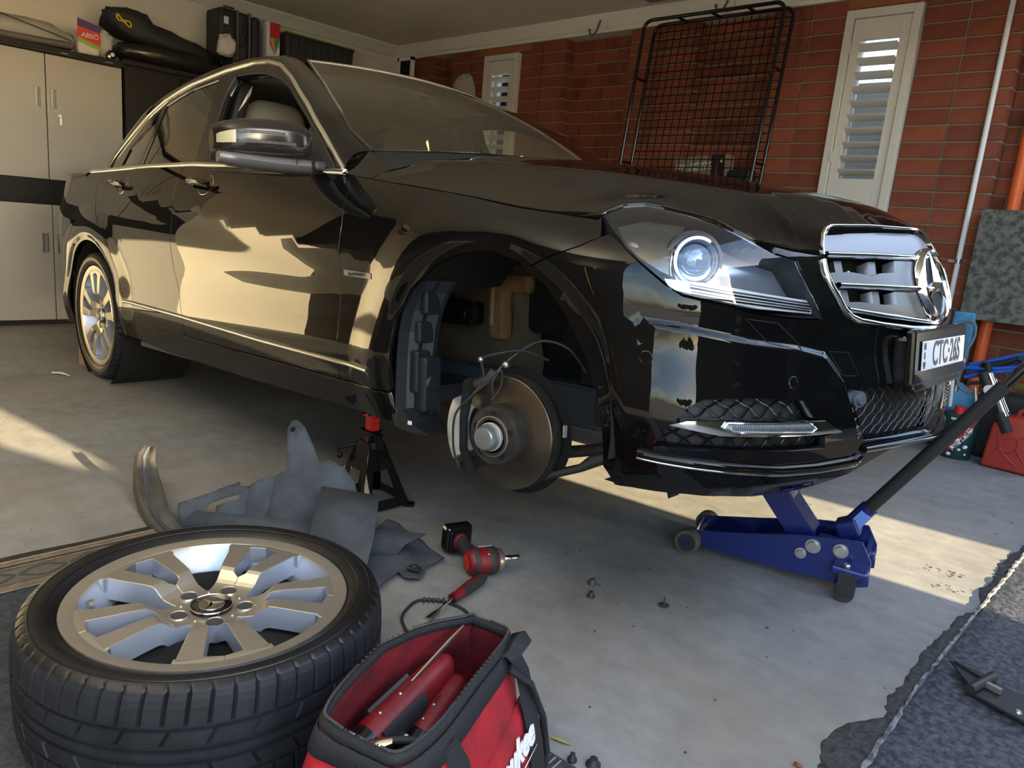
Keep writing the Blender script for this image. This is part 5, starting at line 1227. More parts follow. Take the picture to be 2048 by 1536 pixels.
gp = mb.build('sun_block_conifers', mat('conifer_leaves', (.010, .018, .007), .9, col2=(.03, .045, .015), nscale=20, bump=1), None); tag(gp, 'tall dark conifer hedge beside the driveway outside', 'hedge')  # added out of view to hold sun off the right wall
fol = mat('tree_foliage', (.02, .035, .012), .9, col2=(.05, .07, .02), nscale=3)
for i in range(9):
    random.seed(50 + i); y = -22 + i * 5.4; x = 26 + random.uniform(-2, 3); mb = MB(); mb.cyl((x, y, -.1), (x, y, 1.8), .18, .12)
    if abs(y + .1 * x - 6) < 4.5: continue
    t = thing('street_tree', 'dense green tree across the road outside, number %s from the south' % ['one', 'two', 'three', 'four', 'five', 'six', 'seven', 'eight', 'nine'][i], 'tree', (x, y, 0))
    mb.build('trunk', M['brown'], t, world=True); mb = MB()
    for k in range(10): mb.ball((x + random.uniform(-1, 1), y + random.uniform(-1.8, 1.8), 2.2 + random.uniform(-.5, .9)), random.uniform(.6, 1.1), 6)
    mb.build('crown', fol, t, world=True)
random.seed(11)
# ---------------------------------------------------------------- steel cabinets along the back wall
XC = -1.72
def cabinet(y0, y1, zb, zt, name, lab, doors, m='cream', handle_z=None, key=False, yh=None, kick=False, body='blackst'):
    c = thing(name, lab, 'cabinet', (XC - .15, (y0 + y1) / 2, zb))
    mb = MB(); mb.box((XC - .17, (y0 + y1) / 2, (zb + zt) / 2), (.30, y1 - y0, zt - zb)); mb.build('body', M[body], c, world=True)
    k = len(doors) - 1
    for i in range(k):
        a, b = doors[i] + .0025, doors[i + 1] - .0025; mb = MB(); mb.box((XC - .009, (a + b) / 2, (zb + zt) / 2 + (.01 if kick else -.006)), (.018, b - a, zt - zb - (.05 if kick else .03)), bev=.0025)
        d = mb.build('door', M[m], c, world=True)
        if handle_z:
            hy = (b - .045) if i % 2 == 0 else (a + .040)
            mb = MB(); z0, z1 = handle_z; w = .018
            for aa, bb, cc, dd in ((hy - w, hy - w + .004, z0, z1), (hy + w - .004, hy + w, z0, z1), (hy - w, hy + w, z1 - .004, z1), (hy - w, hy + w, z0, z0 + .004)): mb.box((XC + .003, (aa + bb) / 2, (cc + dd) / 2), (.007, bb - aa, dd - cc))
            mb.box((XC + .0005, hy - .006, (z0 + z1) / 2), (.002, .012, z1 - z0 - .008)); h = mb.build('handle', M['silver'] if m != 'blackst' else M['blackst'], d); h.location = d.location
            inv = XF_[c.name].inverted(); h.data.transform(inv)
            mb = MB(); mb.box((XC + .0008, hy + .004, (z0 + z1) / 2), (.003, .018, z1 - z0 - .01)); g_ = mb.build('handle_recess', mat('recess_grey', (.20, .19, .17), .5) if 'recess_grey' not in bpy.data.materials else bpy.data.materials['recess_grey'], d); g_.data.transform(inv)
    return c
cA = cabinet(-1.062, -.140, .955, 1.762, 'steel_cabinet', 'cream steel cabinet upper unit with a key in its lock', [-1.062, -.600, -.140], handle_z=(1.410, 1.535))
mb = MB(); mb.cyl((XC, -.527, 1.372), (XC + .008, -.527, 1.372), .010); mb.box((XC + .012, -.527, 1.372), (.01, .006, .022)); mb.box((XC + .012, -.525, 1.335), (.003, .014, .04)); mb.build('lock_key', M['steel'], cA, world=True)
cB = cabinet(-1.062, -.140, .0, .815, 'steel_cabinet', 'cream steel cabinet lower unit standing on the floor under the one with the key', [-1.062, -.590, -.140], handle_z=(.487, .612), kick=True)
mb = MB(); mb.box((XC - .16, -.6, .885), (.30, .92, .14)); jn = mb.build('cabinet_plinth', M['blackst'], None); tag(jn, 'black band between the upper and lower cream steel cabinets', 'shelf')
cC = cabinet(-2.00, -1.07, .955, 1.762, 'steel_cabinet', 'second cream steel cabinet upper unit, left of the one with the key', [-2.0, -1.535, -1.07], handle_z=(1.410, 1.535))
cD = cabinet(-2.00, -1.07, .0, .815, 'steel_cabinet', 'second cream steel cabinet lower unit, on the floor at the far left', [-2.0, -1.535, -1.07], handle_z=(.487, .612), kick=True)
mb = MB(); mb.box((XC - .16, -1.535, .885), (.30, .92, .14)); jn = mb.build('cabinet_plinth', M['blackst'], None); tag(jn, 'black band between the two cabinet units at the far left', 'shelf')
top1 = MB(); top1.box((XC - .15, -.60, 1.775), (.34, .93, .022)); top1.box((XC + .010, -.60, 1.766), (.008, .925, .040)); top1 = tag(top1.build('cabinet_top_rail', M['blackst'], None), 'black top rail with barcode stickers along the cream steel cabinet', 'rail')
for y in (-.49, -.225): mb = MB(); mb.box((XC + .0148, y, 1.770), (.001, .045, .018)); s_ = mb.build('barcode_sticker', M['white'], top1); 
mb = MB()
for y in (-.49, -.225):
    for k in range(9): mb.box((XC + .0155, y - .018 + k * .0045, 1.770), (.0004, .0012 + .001 * (k % 3), .011))
mb.build('barcode_bars', M['printblack'], top1)
mb = MB(); mb.box((XC - .15, -1.535, 1.775), (.34, .92, .022)); tr2 = mb.build('cabinet_top_rail', M['blackst'], None); tag(tr2, 'black top rail of the second cream cabinet at the far left', 'rail')
cE = cabinet(-.125, .62, .0, 1.775, 'black_cabinet', 'black steel wardrobe cabinet beside the cream one behind the car', [-.125, .26, .62], m='blackst', handle_z=(1.2, 1.32))
mb = MB(); mb.box((XC - .15, .245, 1.79), (.33, .76, .03)); mb.build('top', M['blackst'], cE, world=True)
# shelving unit for the suitcase, box and crate
sh = thing('storage_shelf', 'dark steel storage shelf against the back wall behind the car roof', 'shelf', (-1.88, 1.17, 0))
mb = MB(); mb.box((-1.88, 1.20, 1.945), (.30, 1.10, .02)); mb.box((-1.88, 1.20, 1.2), (.30, 1.10, .02)); mb.build('shelf_board', M['greyplastic'], sh, world=True)
for x in (-1.74, -2.02):
    for y in (.66, 1.74): mb = MB(); mb.box((x, y, 1.02), (.03, .03, 2.04)); mb.build('post', M['greyplastic'], sh, world=True)
# clutter on the cabinets
def bag_mesh(c, dims, seed, namp=.12, n=14, flat=.5):
    random.seed(seed); ph = [random.uniform(0, 6.28) for _ in range(12)]; rows = []
    for j in range(n + 1):
        a = PI * j / n; row = []
        for i in range(2 * n):
            b = PI * i / n; r = 1 + namp * (math.sin(3 * b + ph[0] + 2 * a) * math.sin(2 * a + ph[1]) + .6 * math.sin(7 * b + ph[2]) * math.sin(5 * a + ph[3]) + .4 * math.sin(13 * b + ph[4] + 9 * a))
            s1 = math.sin(a); x = math.copysign(abs(s1 * math.cos(b)) ** .75, math.cos(b)) * r; y = math.copysign(abs(s1 * math.sin(b)) ** .75, math.sin(b)) * r; z = math.copysign(abs(math.cos(a)) ** .7, math.cos(a)) * r
            row.append(Vector((c[0] + x * dims[0] / 2, c[1] + y * dims[1] / 2, max(c[2] + z * dims[2] / 2, c[2] - dims[2] / 2))))
        rows.append(row)
    mb = MB(); mb.grid(rows, closed_u=True); return mb
o = bag_mesh((XC - .13, -.80, 1.870), (.24, .78, .15), 3, .10).build('wrapped_duct', M['duct'], None); tag(o, 'long dusty clear plastic wrapped bundle on top of the cream cabinet', 'bundle')
mb = MB(); mb.tube([(XC + .02, -.86, 1.925), (XC + .025, -.70, 1.895), (XC + .025, -.56, 1.868), (XC + .02, -.45, 1.845)], .0035, 6); mb.build('wrap_stick', M['matblack'], o)
mb = MB(); mb.box((XC - .12, -.72, 1.815), (.22, .60, .045), rot=(.03, 0, 0), bev=.015); o2 = mb.build('grey_pouch', mat('grey_vinyl', (.10, .09, .085), .45, bump=.4, bscale=18), None); tag(o2, 'flat grey vinyl roll lying under the clear wrapped bundle on the cabinet', 'roll')
pk = thing('absorbent_pack', 'red and purple printed pack with white letters standing on the cream cabinet', 'pack', (XC - .03, -.335, 1.787))
def flatpoly(y_z, x, m, name, parent, t=.002):
    mb = MB(); mb.prism(y_z, 0, t, Matrix(((0, 0, 1, x), (1, 0, 0, 0), (0, 1, 0, 0), (0, 0, 0, 1)))); return mb.build(name, m, parent, world=True)
mb = MB(); mb.box((XC - .06, -.335, 1.868), (.09, .135, .16), bev=.02); mb.build('pack_body', mat('pack_white', (.62, .60, .54), .5, bump=.5, bscale=30), pk, world=True)
flatpoly([(-.405, 1.957), (-.268, 1.935), (-.262, 1.975), (-.40, 2.005)], XC - .013, M['purple'], 'purple_band', pk)
flatpoly([(-.410, 1.885), (-.268, 1.850), (-.266, 1.940), (-.40, 1.965)], XC - .0145, M['packred'], 'red_band', pk)
flatpoly([(-.400, 1.862), (-.268, 1.825), (-.268, 1.852), (-.405, 1.890)], XC - .013, M['green'], 'green_band', pk)
text('pack_lettering', 'ABSO', .042, M['print'], pk, (.019, .006, .118), (PI / 2, 0, PI / 2), xs=1.0).rotation_euler = (PI / 2 , -.26 * 0, PI / 2)
o = bag_mesh((XC - .05, -.235, 1.875), (.09, .10, .15), 5, .22).build('crinkled_plastic_bag', M['clearbag'], None); tag(o, 'crinkled clear plastic bag beside the red printed pack', 'bag')
mb = MB(); Tq = axes((XC + .01, -.205, 1.815), (0, 1, 0), (0, 0, 1)); mb.lathe([(0, .012), (.012, .012), (.014, .004), (.030, .002), (.032, -.03)], 24, Tq if (Tq.to_3x3() @ Vector((0, 0, 1))).x > 0 else Tq @ Matrix.Rotation(PI, 4, 'X')); o = mb.build('tyre_gauge', M['glossblack'], None); tag(o, 'small round black dial with a white centre on the cabinet edge', 'gauge')
mb = MB(); mb.cyl((XC + .018, -.205, 1.815), (XC + .0235, -.205, 1.815), .0125, n=20); mb.build('dial', M['white'], o)
bb = bag_mesh((XC - .14, .15, 1.950), (.30, .74, .16), 8, .07, 18); vs = []
for v in bb.v: t = (v[1] - .16) / .37; vs.append((v[0], v[1], v[2] + .045 - .055 * t + (.05 if t < -.3 else 0) * max(0, (v[2] - 1.9) * 8)))
bb.v = vs; o = bb.build('black_duffel_bag', M['pouch'], None); tag(o, 'long black fabric bag tied with yellow cord on top of the black cabinet', 'bag')
mb = MB()
for a in (0, 1):
    s = 1 if a else -1
    pts = [Vector((XC + .022 + .008 * math.sin(t * PI), -.135 + s * .045 * math.sin(t * PI) ** .8 * (1.1 if s > 0 else .9), 2.045 - s * .02 * math.sin(t * PI) + .016 * math.sin(2 * PI * t))) for t in [i / 16 for i in range(17)]]
    mb.tube(pts, .0055, 6, closed=False)
mb.tube([(XC + .03, -.150, 2.048), (XC + .032, -.12, 2.035)], .010, 8); mb.build('yellow_cord', M['yellow'], o)
o = bag_mesh((XC - .10, .22, 1.875), (.26, .78, .15), 21, .04, 16).build('black_plastic_roll', mat('shiny_black_film', (.014, .014, .013), .25, bump=.7, bscale=12), None); tag(o, 'shiny black plastic wrapped roll lying under the long black fabric bag', 'roll')
# suitcase
sc2 = thing('suitcase', 'black and grey upright travel suitcase on the back shelf', 'suitcase', (-1.86, .72, 2.04))
for yc, w, t in ((.605, .14, .02), (.725, .09, .0), (.825, .075, -.015)):
    mb = MB(); mb.box((-1.84 - t * .2, yc, 2.135 + t * .3), (.24, w, .35), bev=.03); mb.build('compartment', M['pouch'], sc2, world=True)
for yc in (.678, .773): mb = MB(); mb.box((-1.84, yc, 2.14), (.25, .018, .355), bev=.007); mb.build('zip_band', mat('band_grey', (.10, .10, .10), .6) if 'band_grey' not in bpy.data.materials else bpy.data.materials['band_grey'], sc2, world=True)
mb = MB(); mb.tube([(-1.72, .70, 2.07), (-1.70, .705, 2.09), (-1.70, .72, 2.16), (-1.70, .73, 2.20), (-1.72, .735, 2.22)], .009, 6); mb.tube([(-1.72, .56, 2.295), (-1.71, .565, 2.315), (-1.71, .64, 2.315), (-1.72, .645, 2.295)], .008, 6); mb.build('carry_handle', M['greyplastic'], sc2, world=True)
mb = MB(); mb.box((-1.714, .585, 2.225), (.003, .035, .05)); mb.build('luggage_tag', M['white'], sc2, world=True)
mb = MB(); mb.tube([(-1.715, .54, 2.16), (-1.713, .60, 2.17), (-1.715, .67, 2.17)], .0025, 5); mb.build('piping', M['silver'], sc2, world=True)
o = bag_mesh((-1.66, .565, 2.035), (.10, .12, .14), 12, .16).build('white_carrier_bag', mat('white_film', (.62, .60, .56), .45, bump=.4, bscale=25), None); tag(o, 'scrunched white plastic bag in front of the suitcase', 'bag')
bx = thing('printed_box', 'white box with a red panel and rainbow burst beside the suitcase', 'box', (-1.84, .985, 2.04))
mb = MB(); mb.box((-1.84, .985, 2.13), (.16, .115, .35), bev=.002); mb.build('box_body', M['white'], bx, world=True)
mb = MB(); y0, y1, z0, z1, x = .957, 1.041, 2.10, 2.308, -1.7595; mb.box((x, (y0 + y1) / 2, (z0 + z1) / 2 + .02), (.001, y1 - y0, z1 - z0 - .04)); mb.build('red_panel', M['packred'], bx, world=True)
for k, (c_, nm) in enumerate((((.35, .05, .30), 'violet_ray'), ((.75, .35, .03), 'orange_ray'), ((.02, .35, .35), 'teal_ray'), ((.80, .60, .05), 'yellow_ray'), ((.8, .8, .78), 'white_ray'))):
    cx, cz = 1.0, 2.085; a = R_(150 - k * 30); b = R_(150 - k * 30 - 26)
    flatpoly([(cx, cz - .01), (max(.957, min(1.041, cx + .12 * math.cos(a))), min(2.2, cz + .12 * math.sin(a))), (max(.957, min(1.041, cx + .12 * math.cos(b))), min(2.2, cz + .12 * math.sin(b)))], -1.7590, mat(nm + '_print', c_, .5), nm, bx, .0008)
ct = thing('storage_crate', 'charcoal ribbed plastic crate with a lime green lid on the back shelf', 'crate', (-1.86, 1.39, 2.04))
mb = MB(); mb.box((-1.86, 1.39, 2.105), (.26, .60, .29), taper=1.04, bev=.01); mb.build('crate_body', M['greyplastic'], ct, world=True)
mb = MB()
for k in range(9): mb.box((-1.728, 1.12 + k * .0675, 2.14), (.010, .010, .185))
mb.build('crate_rib', mat('crate_rib_black', (.015, .016, .014), .5), ct, world=True)
mb = MB(); mb.box((-1.86, 1.39, 2.252), (.285, .635, .018), bev=.005); mb.build('crate_lid_rim', M['greyplastic'], ct, world=True)
mb = MB(); mb.box((-1.86, 1.39, 2.264), (.28, .63, .012), bev=.004); mb.build('crate_lid', M['lime'], ct, world=True)
# far corner: vent frame, shelf with tools, hanging clear bag
vf = thing('wall_frame', 'small white framed black mesh panel in the far corner under the ceiling lining', 'panel', (-1.66, 2.22, 2.03))
mb = MB()
for a, b, c_, d in ((-1.76, -1.735, 2.0, 2.30), (-1.575, -1.55, 2.0, 2.30), (-1.76, -1.55, 2.275, 2.30), (-1.76, -1.55, 2.0, 2.025)): mb.box(((a + b) / 2, 2.2, (c_ + d) / 2), (b - a, .03, d - c_))
mb.build('frame', M['white'], vf, world=True)
mb = MB(); mb.box((-1.655, 2.21, 2.15), (.19, .01, .26)); mb.build('backing', M['dark'], vf, world=True)
mb = MB()
for k in range(5): mb.box((-1.655, 2.2, 2.05 + k * .05), (.19, .006, .003))
for k in range(4): mb.box((-1.73 + k * .045, 2.2, 2.15), (.003, .006, .25))
mb.build('mesh', M['greyplastic'], vf, world=True)
mb = MB(); mb.box((-1.40, 2.25, 1.98), (.70, .24, .02)); mb.box((-1.40, 2.36, 1.90), (.70, .02, .14)); o = mb.build('wall_shelf', M['matblack'], None); tag(o, 'dark wall shelf of odds and ends in the far corner', 'shelf')
mb = MB(); mb.box((-1.42, 2.22, 2.03), (.30, .16, .08), bev=.02); o = mb.build('power_tool_case', M['glossblack'], None); tag(o, 'black tool case on the dark shelf in the far corner', 'case')
mb = MB(); mb.box((-1.66, 2.22, 2.003), (.20, .20, .025)); o = mb.build('paper_tray', M['whitep'], None); tag(o, 'flat white tray on the dark shelf in the far corner', 'tray')
hb2 = bag_mesh((-1.01, 2.33, 1.97), (.25, .10, .33), 31, .06, 16); o = hb2.build('hanging_clear_bag', M['clearbag'], None); tag(o, 'clear plastic bag of bits hanging on the brick wall left of the small window', 'bag')
mb = MB()
for k in range(9): mb.ball((-1.01 + random.uniform(-.06, .06), 2.33, 1.97 + random.uniform(-.08, .06)), .018, 5)
mb.build('bag_contents', mat('mixed_greenery', (.10, .14, .06), .6, col2=(.45, .35, .15), nscale=18), o)
# hooks and rack
def hook(x, y, z, lab, s=1.0):
    mb = MB(); pts = [(x + .012, y, z), (x, y - .01, z - .055 * s), (x - .012, y - .016, z - .085 * s), (x - .035, y - .02, z - .098 * s), (x - .055, y - .02, z - .085 * s), (x - .064, y - .02, z - .062 * s)]
    mb.tube(pts, .0075, 8); mb.ball(pts[-1], .0105, 6); o = mb.build('wall_hook', mat('hook_grey', (.09, .10, .10), .4) if 'hook_grey' not in bpy.data.materials else bpy.data.materials['hook_grey'], None); tag(o, lab, 'hook')
hook(.475, 2.215, 2.375, 'grey steel J hook hanging below the white ceiling lining, left of the rack')
hook(1.44, 2.235, 2.42, 'grey steel hook holding the top of the black mesh rack')
rk = thing('roof_rack', 'black tubular mesh roof rack basket leaning upright against the brick wall', 'rack', (1.42, 2.25, 0))
yt = 2.22; yb = 2.02
def RP(a, b, d=0):   # a across 0..1, b up 0..1, leaning
    z = .10 + 2.19 * b; return Vector((.945 + .94 * a - .012 * (1 - b) + .0 * b, yb + (yt - yb) * b - d, z))
def loop(d, ex=0):
    pts = []; r = .055; w_, h_ = .94, 2.19
    for cx, cz, a0 in ((1 - r / w_, 1 - r / h_, 0), (r / w_, 1 - r / h_, 90), (r / w_, r / h_, 180), (1 - r / w_, r / h_, 270)):
        for k in range(6):
            a = R_(a0 + 90 * k / 5); pts.append(RP(cx + r / w_ * math.cos(a) + ex * 0, cz + r / h_ * math.sin(a), d))
    return pts
mb = MB(); mb.tube(loop(.12), .0115, 8, closed=True); mb.build('outer_tube', M['glossblack'], rk, world=True)
mb = MB(); mb.tube(loop(.0), .0115, 8, closed=True); mb.build('base_tube', M['glossblack'], rk, world=True)
mb = MB()
for a, b in ((0, .33), (0, .60), (0, .84), (1, .33), (1, .60), (1, .84), (.25, 1), (.5, 1), (.75, 1), (.3, 0), (.7, 0)): mb.cyl(RP(a, b), RP(a, b, .12), .009, n=8)
mb.build('spacer', M['glossblack'], rk, world=True)
mb = MB()
for k in range(1, 18): mb.cyl(RP(k / 18, .008), RP(k / 18, .992), .0032, n=5, cap=False)
for k in range(1, 44): mb.cyl(RP(.008, k / 44), RP(.992, k / 44), .0032, n=5, cap=False)
mb.build('wire_mesh', mat('wire_black', (.004, .004, .004), .7, spec=.2), rk, world=True)
cb_ = thing('cargo_bag_box', 'brown printed carton for a roof cargo bag standing inside the mesh rack', 'box', (1.40, 2.26, 1.30))
Tb = axes((1.40, 2.30, 1.40), (1, .02, .06), (-.06, 0, 1)) 
Tb = Matrix.Translation((1.40, 2.29, 1.405)) @ Euler((0, -.085, 0)).to_matrix().to_4x4()
mb = MB(); mb.box((0, 0, 0), (.36, .12, .14), bev=.004, M4=Tb); mb.build('carton', M['brown'], cb_, world=True)
mb = MB(); mb.box((.10, -.0605, 0), (.03, .002, .138), M4=Tb); mb.box((.155, -.0605, 0), (.05, .002, .138), M4=Tb); mb.build('dark_print', M['printblack'], cb_, world=True)
mb = MB(); mb.box((.125, -.061, .0), (.018, .002, .138), M4=Tb); mb.build('maroon_print', M['maroon'], cb_, world=True)
for s_, x, z, sz in (('4WD ROOF', .015, .020, .028), ('CARGO BAG', .012, -.008, .028), ('XXA', -.13, .012, .036), ('8', .158, .028, .032)):
    Eu = Euler((PI / 2, 0, 0)); m4 = Tb @ Matrix.Translation((x, -.0625, z)) @ Matrix.Rotation(PI / 2, 4, 'X'); text('carton_lettering', s_, sz, M['print'], cb_, m4.to_translation() - Vector((1.40, 2.26, 1.30)), m4.to_euler(), depth=.0005, bold=.0005)
mb = MB(); mb.box((1.67, 2.30, 1.33), (.16, .10, .14), bev=.02); o = mb.build('black_gear_bag', mat('teal_black_fabric', (.008, .016, .018), .5), None); tag(o, 'small black and teal bag behind the mesh rack beside the printed carton', 'bag')
# carton and bag stand on a shelf board behind the car
mb = MB(); mb.box((1.5, 2.28, 1.245), (.9, .20, .02)); o = mb.build('ledge_shelf', M['matblack'], None); tag(o, 'narrow dark shelf behind the mesh rack holding the printed carton', 'shelf')
for x in (1.15, 1.85): mb = MB(); mb.box((x, 2.33, .62), (.04, .04, 1.23)); mb.build('shelf_leg', M['matblack'], o)
# ceiling fitting at the top edge
mb = MB(); mb.box((1.05, 2.16, 2.445), (.32, .10, .025)); o = mb.build('ceiling_rack_rail', mat('galvanised', (.20, .22, .21), .5, .5, bump=.5, bscale=60), None); tag(o, 'galvanised perforated rail on the ceiling above the mesh rack', 'rail')
mb = MB(); mb.ball((1.10, 2.14, 2.425), .014, 5); mb.ball((1.13, 2.14, 2.42), .010, 5); mb.build('rail_bolt', M['cast'], o)
# pipes on the right
pp = thing('conduit', 'white plastic conduit pipe running up the brick wall right of the tall window', 'pipe', (2.93, YW - .02, 0))
mb = MB(); mb.cyl((2.93, YW - .020, .97), (2.93, YW - .020, 2.36), .0135); mb.cyl((2.93, YW - .020, .25), (2.93, YW - .020, .955), .0135); mb.build('pipe', M['white'], pp, world=True)
mb = MB(); mb.cyl((2.93, YW - .020, .952), (2.93, YW - .020, .975), .0165); mb.box((2.905, YW - .008, .962), (.05, .012, .016)); mb.build('pipe_clip', M['steel'], pp, world=True)
mb = MB(); mb.cyl((3.105, YR - .05, 0), (3.105, YR - .05, 2.45), .030, n=24); o = mb.build('downpipe', M['orange'], None); tag(o, 'orange plastic downpipe on the brick wall behind the stone board', 'pipe')
mb = MB(); mb.box((3.30, 2.335, .955), (.60, .028, .555), bev=.004); o = mb.build('stone_board', M['stone'], None); tag(o, 'speckled grey stone board fixed in front of the orange pipe', 'board')
mb = MB(); mb.box((3.02, 2.37, .955), (.03, .04, .55)); mb.build('mounting_batten', M['blackst'], o)
# ---------------------------------------------------------------- compressor corner
cy = thing('gas_cylinder', 'blue steel air tank with a dial gauge behind the front bumper', 'tank', (3.05, 2.27, 0))
mb = MB(); mb.lathe([(0, .02), (.08, .02), (.095, .04), (.10, .08), (.10, .25), (.09, .30), (.05, .33), (.03, .345), (0, .35)], 32, Matrix.Translation((3.06, 2.30, .0))); mb.build('tank', M['cyl'], cy, world=True)
mb = MB(); mb.box((3.03, 2.32, .56), (.10, .04, .30), bev=.008); mb.build('blue_panel', M['cyl'], cy, world=True)
mb = MB(); mb.cyl((3.11, 2.06, .491), (3.11, 2.035, .491), .026, n=28); mb.cyl((3.11, 2.08, .45), (3.11, 2.08, .33), .012); mb.build('gauge_body', M['steel'], cy, world=True)
mb = MB(); mb.cyl((3.11, 2.035, .491), (3.11, 2.033, .491), .0235, n=28); mb.build('gauge_face', M['white'], cy, world=True)
mb = MB(); mb.box((3.11, 2.032, .491), (.003, .002, .030), rot=(0, .3, 0)); mb.cyl((3.11, 2.033, .491), (3.11, 2.031, .491), .004)
for k in range(9): a = R_(-45 + 33 * k); mb.box((3.11 + .018 * math.cos(a), 2.032, .491 + .018 * math.sin(a)), (.004, .001, .002), rot=(0, -a, 0))
mb.build('gauge_needle', M['printblack'], cy, world=True)
mb = MB(); mb.tube(cr([(3.03, 2.24, .655), (3.07, 2.24, .67), (3.10, 2.24, .655), (3.11, 2.23, .60), (3.10, 2.2, .54), (3.10, 2.1, .50)]), .007, 8); mb.tube(cr([(3.11, 2.06, .43), (3.115, 2.06, .38), (3.145, 2.06, .345), (3.19, 2.06, .335), (3.22, 2.06, .35)]), .007, 8); o = mb.build('air_hose', M['teal'], cy, world=True)
ho = thing('hose_coil', 'coiled bright blue air hose slung in front of the orange pipe', 'hose', (3.26, 2.15, .40))
mb = MB()
for k in range(6):
    y = 2.09 + .022 * (k % 3); dz = .015 * k
    pts = [Vector((3.135 + .30 * t, y, .405 + dz + .09 * t + .015 * math.sin(PI * t + k))) for t in [i / 12 for i in range(13)]]
    mb.tube(pts, .0105, 8)
mb.build('hose', M['bluehose'], ho, world=True)
mb = MB(); mb.tube([(3.19, 2.10, .47), (3.28, 2.10, .50), (3.33, 2.09, .535), (3.40, 2.09, .545), (3.45, 2.1, .53)], .012, 8); mb.cyl((3.355, 2.08, .53), (3.355, 2.05, .545), .012); mb.cyl((3.20, 2.08, .475), (3.21, 2.06, .50), .010); mb.build('hose_fitting', M['matblack'], ho, world=True)
pm = thing('grease_pump', 'black and chrome grease gun with a round gauge behind the jack handle', 'pump', (3.24, 2.10, 0))
mb = MB(); mb.cyl((3.24, 2.05, .45), (3.345, 2.05, .262), .022, n=20); mb.build('barrel', M['chrome'], pm, world=True)
mb = MB(); mb.cyl((3.32, 2.05, .275), (3.37, 2.05, .19), .030, n=20); mb.cyl((3.215, 2.05, .45), (3.25, 2.05, .38), .025, n=16); mb.tube([(3.165, 2.05, .385), (3.19, 2.05, .392), (3.235, 2.05, .405)], .009, 8); mb.cyl((3.24, 2.05, .44), (3.225, 2.05, .50), .014, n=12); mb.build('pump_head', M['matblack'], pm, world=True)
mb = MB(); mb.cyl((3.262, 2.02, .378), (3.262, 2.005, .378), .024, n=24); mb.build('gauge_body', M['steel'], pm, world=True)
mb = MB(); mb.cyl((3.262, 2.005, .378), (3.262, 2.003, .378), .0215, n=24); mb.build('gauge_face', M['white'], pm, world=True)
mb = MB(); mb.cyl((3.195, 2.05, .375), (3.215, 2.05, .29), .008, n=8); mb.build('rod', M['steel'], pm, world=True)
dk = MB(); dk.box((3.36, 2.30, .17), (.34, .16, .34), bev=.03); o = dk.build('storage_bin', M['matblack'], None); tag(o, 'black plastic storage bin behind the red fuel can', 'bin')
mb = MB(); mb.tube([(3.36, 2.10, .40), (3.40, 2.08, .405), (3.46, 2.08, .40)], .022, 8); o = mb.build('rag', mat('olive_cloth', (.10, .10, .02), .8), None); tag(o, 'olive yellow cloth above the black bin behind the fuel can', 'cloth')
st_ = thing('wiper_strut', 'white plastic arm standing behind the right end of the number plate', 'strut', (3.10, 2.0, 0))
mb = MB(); mb.tube([(3.082, 1.95, .648), (3.088, 1.95, .63), (3.094, 2.0, .50), (3.100, 2.08, .262), (3.100, 2.08, .25)], .012, 8, rs=[.014, .013, .010, .009, .009]); mb.build('arm', M['white'], st_, world=True)
mb = MB(); mb.ball((3.084, 1.95, .642), .022, 6, (.8, .6, 1.3)); mb.build('knuckle', M['white'], st_, world=True)
# handy can: tapered tub with red band and lettering
hc_ = thing('handy_can', 'small tapered tub with a diagonal red band reading handy can, beside the red fuel can', 'can', (3.16, 2.10, 0))
Tc_ = Matrix.Translation((3.16, 2.10, 0))
mb = MB(); mb.lathe([(0, .002), (.068, .002), (.070, .006), (.086, .19), (.086, .215), (.075, .225), (0, .226)], 40, Tc_); mb.build('tub', M['darkgreen'], hc_, world=True)
mb = MB(); mb.cyl((3.15, 2.075, .225), (3.15, 2.075, .262), .026, n=20); mb.build('cap', M['packred'], hc_, world=True)
def tubpt(a, z, off=.0008):
    r = lerp_tab([(.006, .070), (.19, .086)], z) + off; return Vector((3.16 + r * math.cos(a), 2.10 + r * math.sin(a), z))
mb = MB(); rows = []
for k in range(13):
    t = k / 12; a = R_(-100 + 75 * t); z = .02 + .155 * t; rows.append([tubpt(a - .30, max(.004, min(.205, z - .01))), tubpt(a - .1, max(.006, min(.21, z + .02))), tubpt(a, min(.212, z + .045))])
mb.grid(rows); mb.build('red_band', M['packred'], hc_, world=True)
mb = MB(); rows = [[tubpt(R_(-110 + 8 * k), .15 + .0 * k, .0006), tubpt(R_(-110 + 8 * k), .21, .0006)] for k in range(10)]; mb.grid(rows); mb.build('white_panel', M['white'], hc_, world=True)
random.seed(3); mb = MB()
for k in range(16):
    a = R_(random.uniform(-130, -30)); z = random.uniform(.02, .13); c = tubpt(a, z, .0002); mb.ball(c, random.uniform(.006, .012), 5, (1, .6, .8))
mb.build('white_motif', M['white'], hc_, world=True)
for txt_, zo, sz in (('HANDY CAN', .0, .019), ('5 LITRE CAPACITY', -.020, .010)):
    n = len(txt_)
    for k, chh in enumerate(txt_):
        if chh == ' ': continue
        t = .18 + .64 * k / (n - 1); a = R_(-100 + 75 * t) - .09; z = .02 + .155 * t + .012 + zo * .6; a2 = a + (-zo) * 4.0
        p = tubpt(a2, z, .0016) - Vector((3.16, 2.10, 0)); m4 = Matrix.Rotation(a2 + PI / 2, 4, 'Z') @ Matrix.Rotation(PI / 2, 4, 'X') @ Matrix.Rotation(R_(56), 4, 'Z')
        text('tub_lettering', chh, sz, M['print'], hc_, p, m4.to_euler(), depth=.0002, bold=.0004)
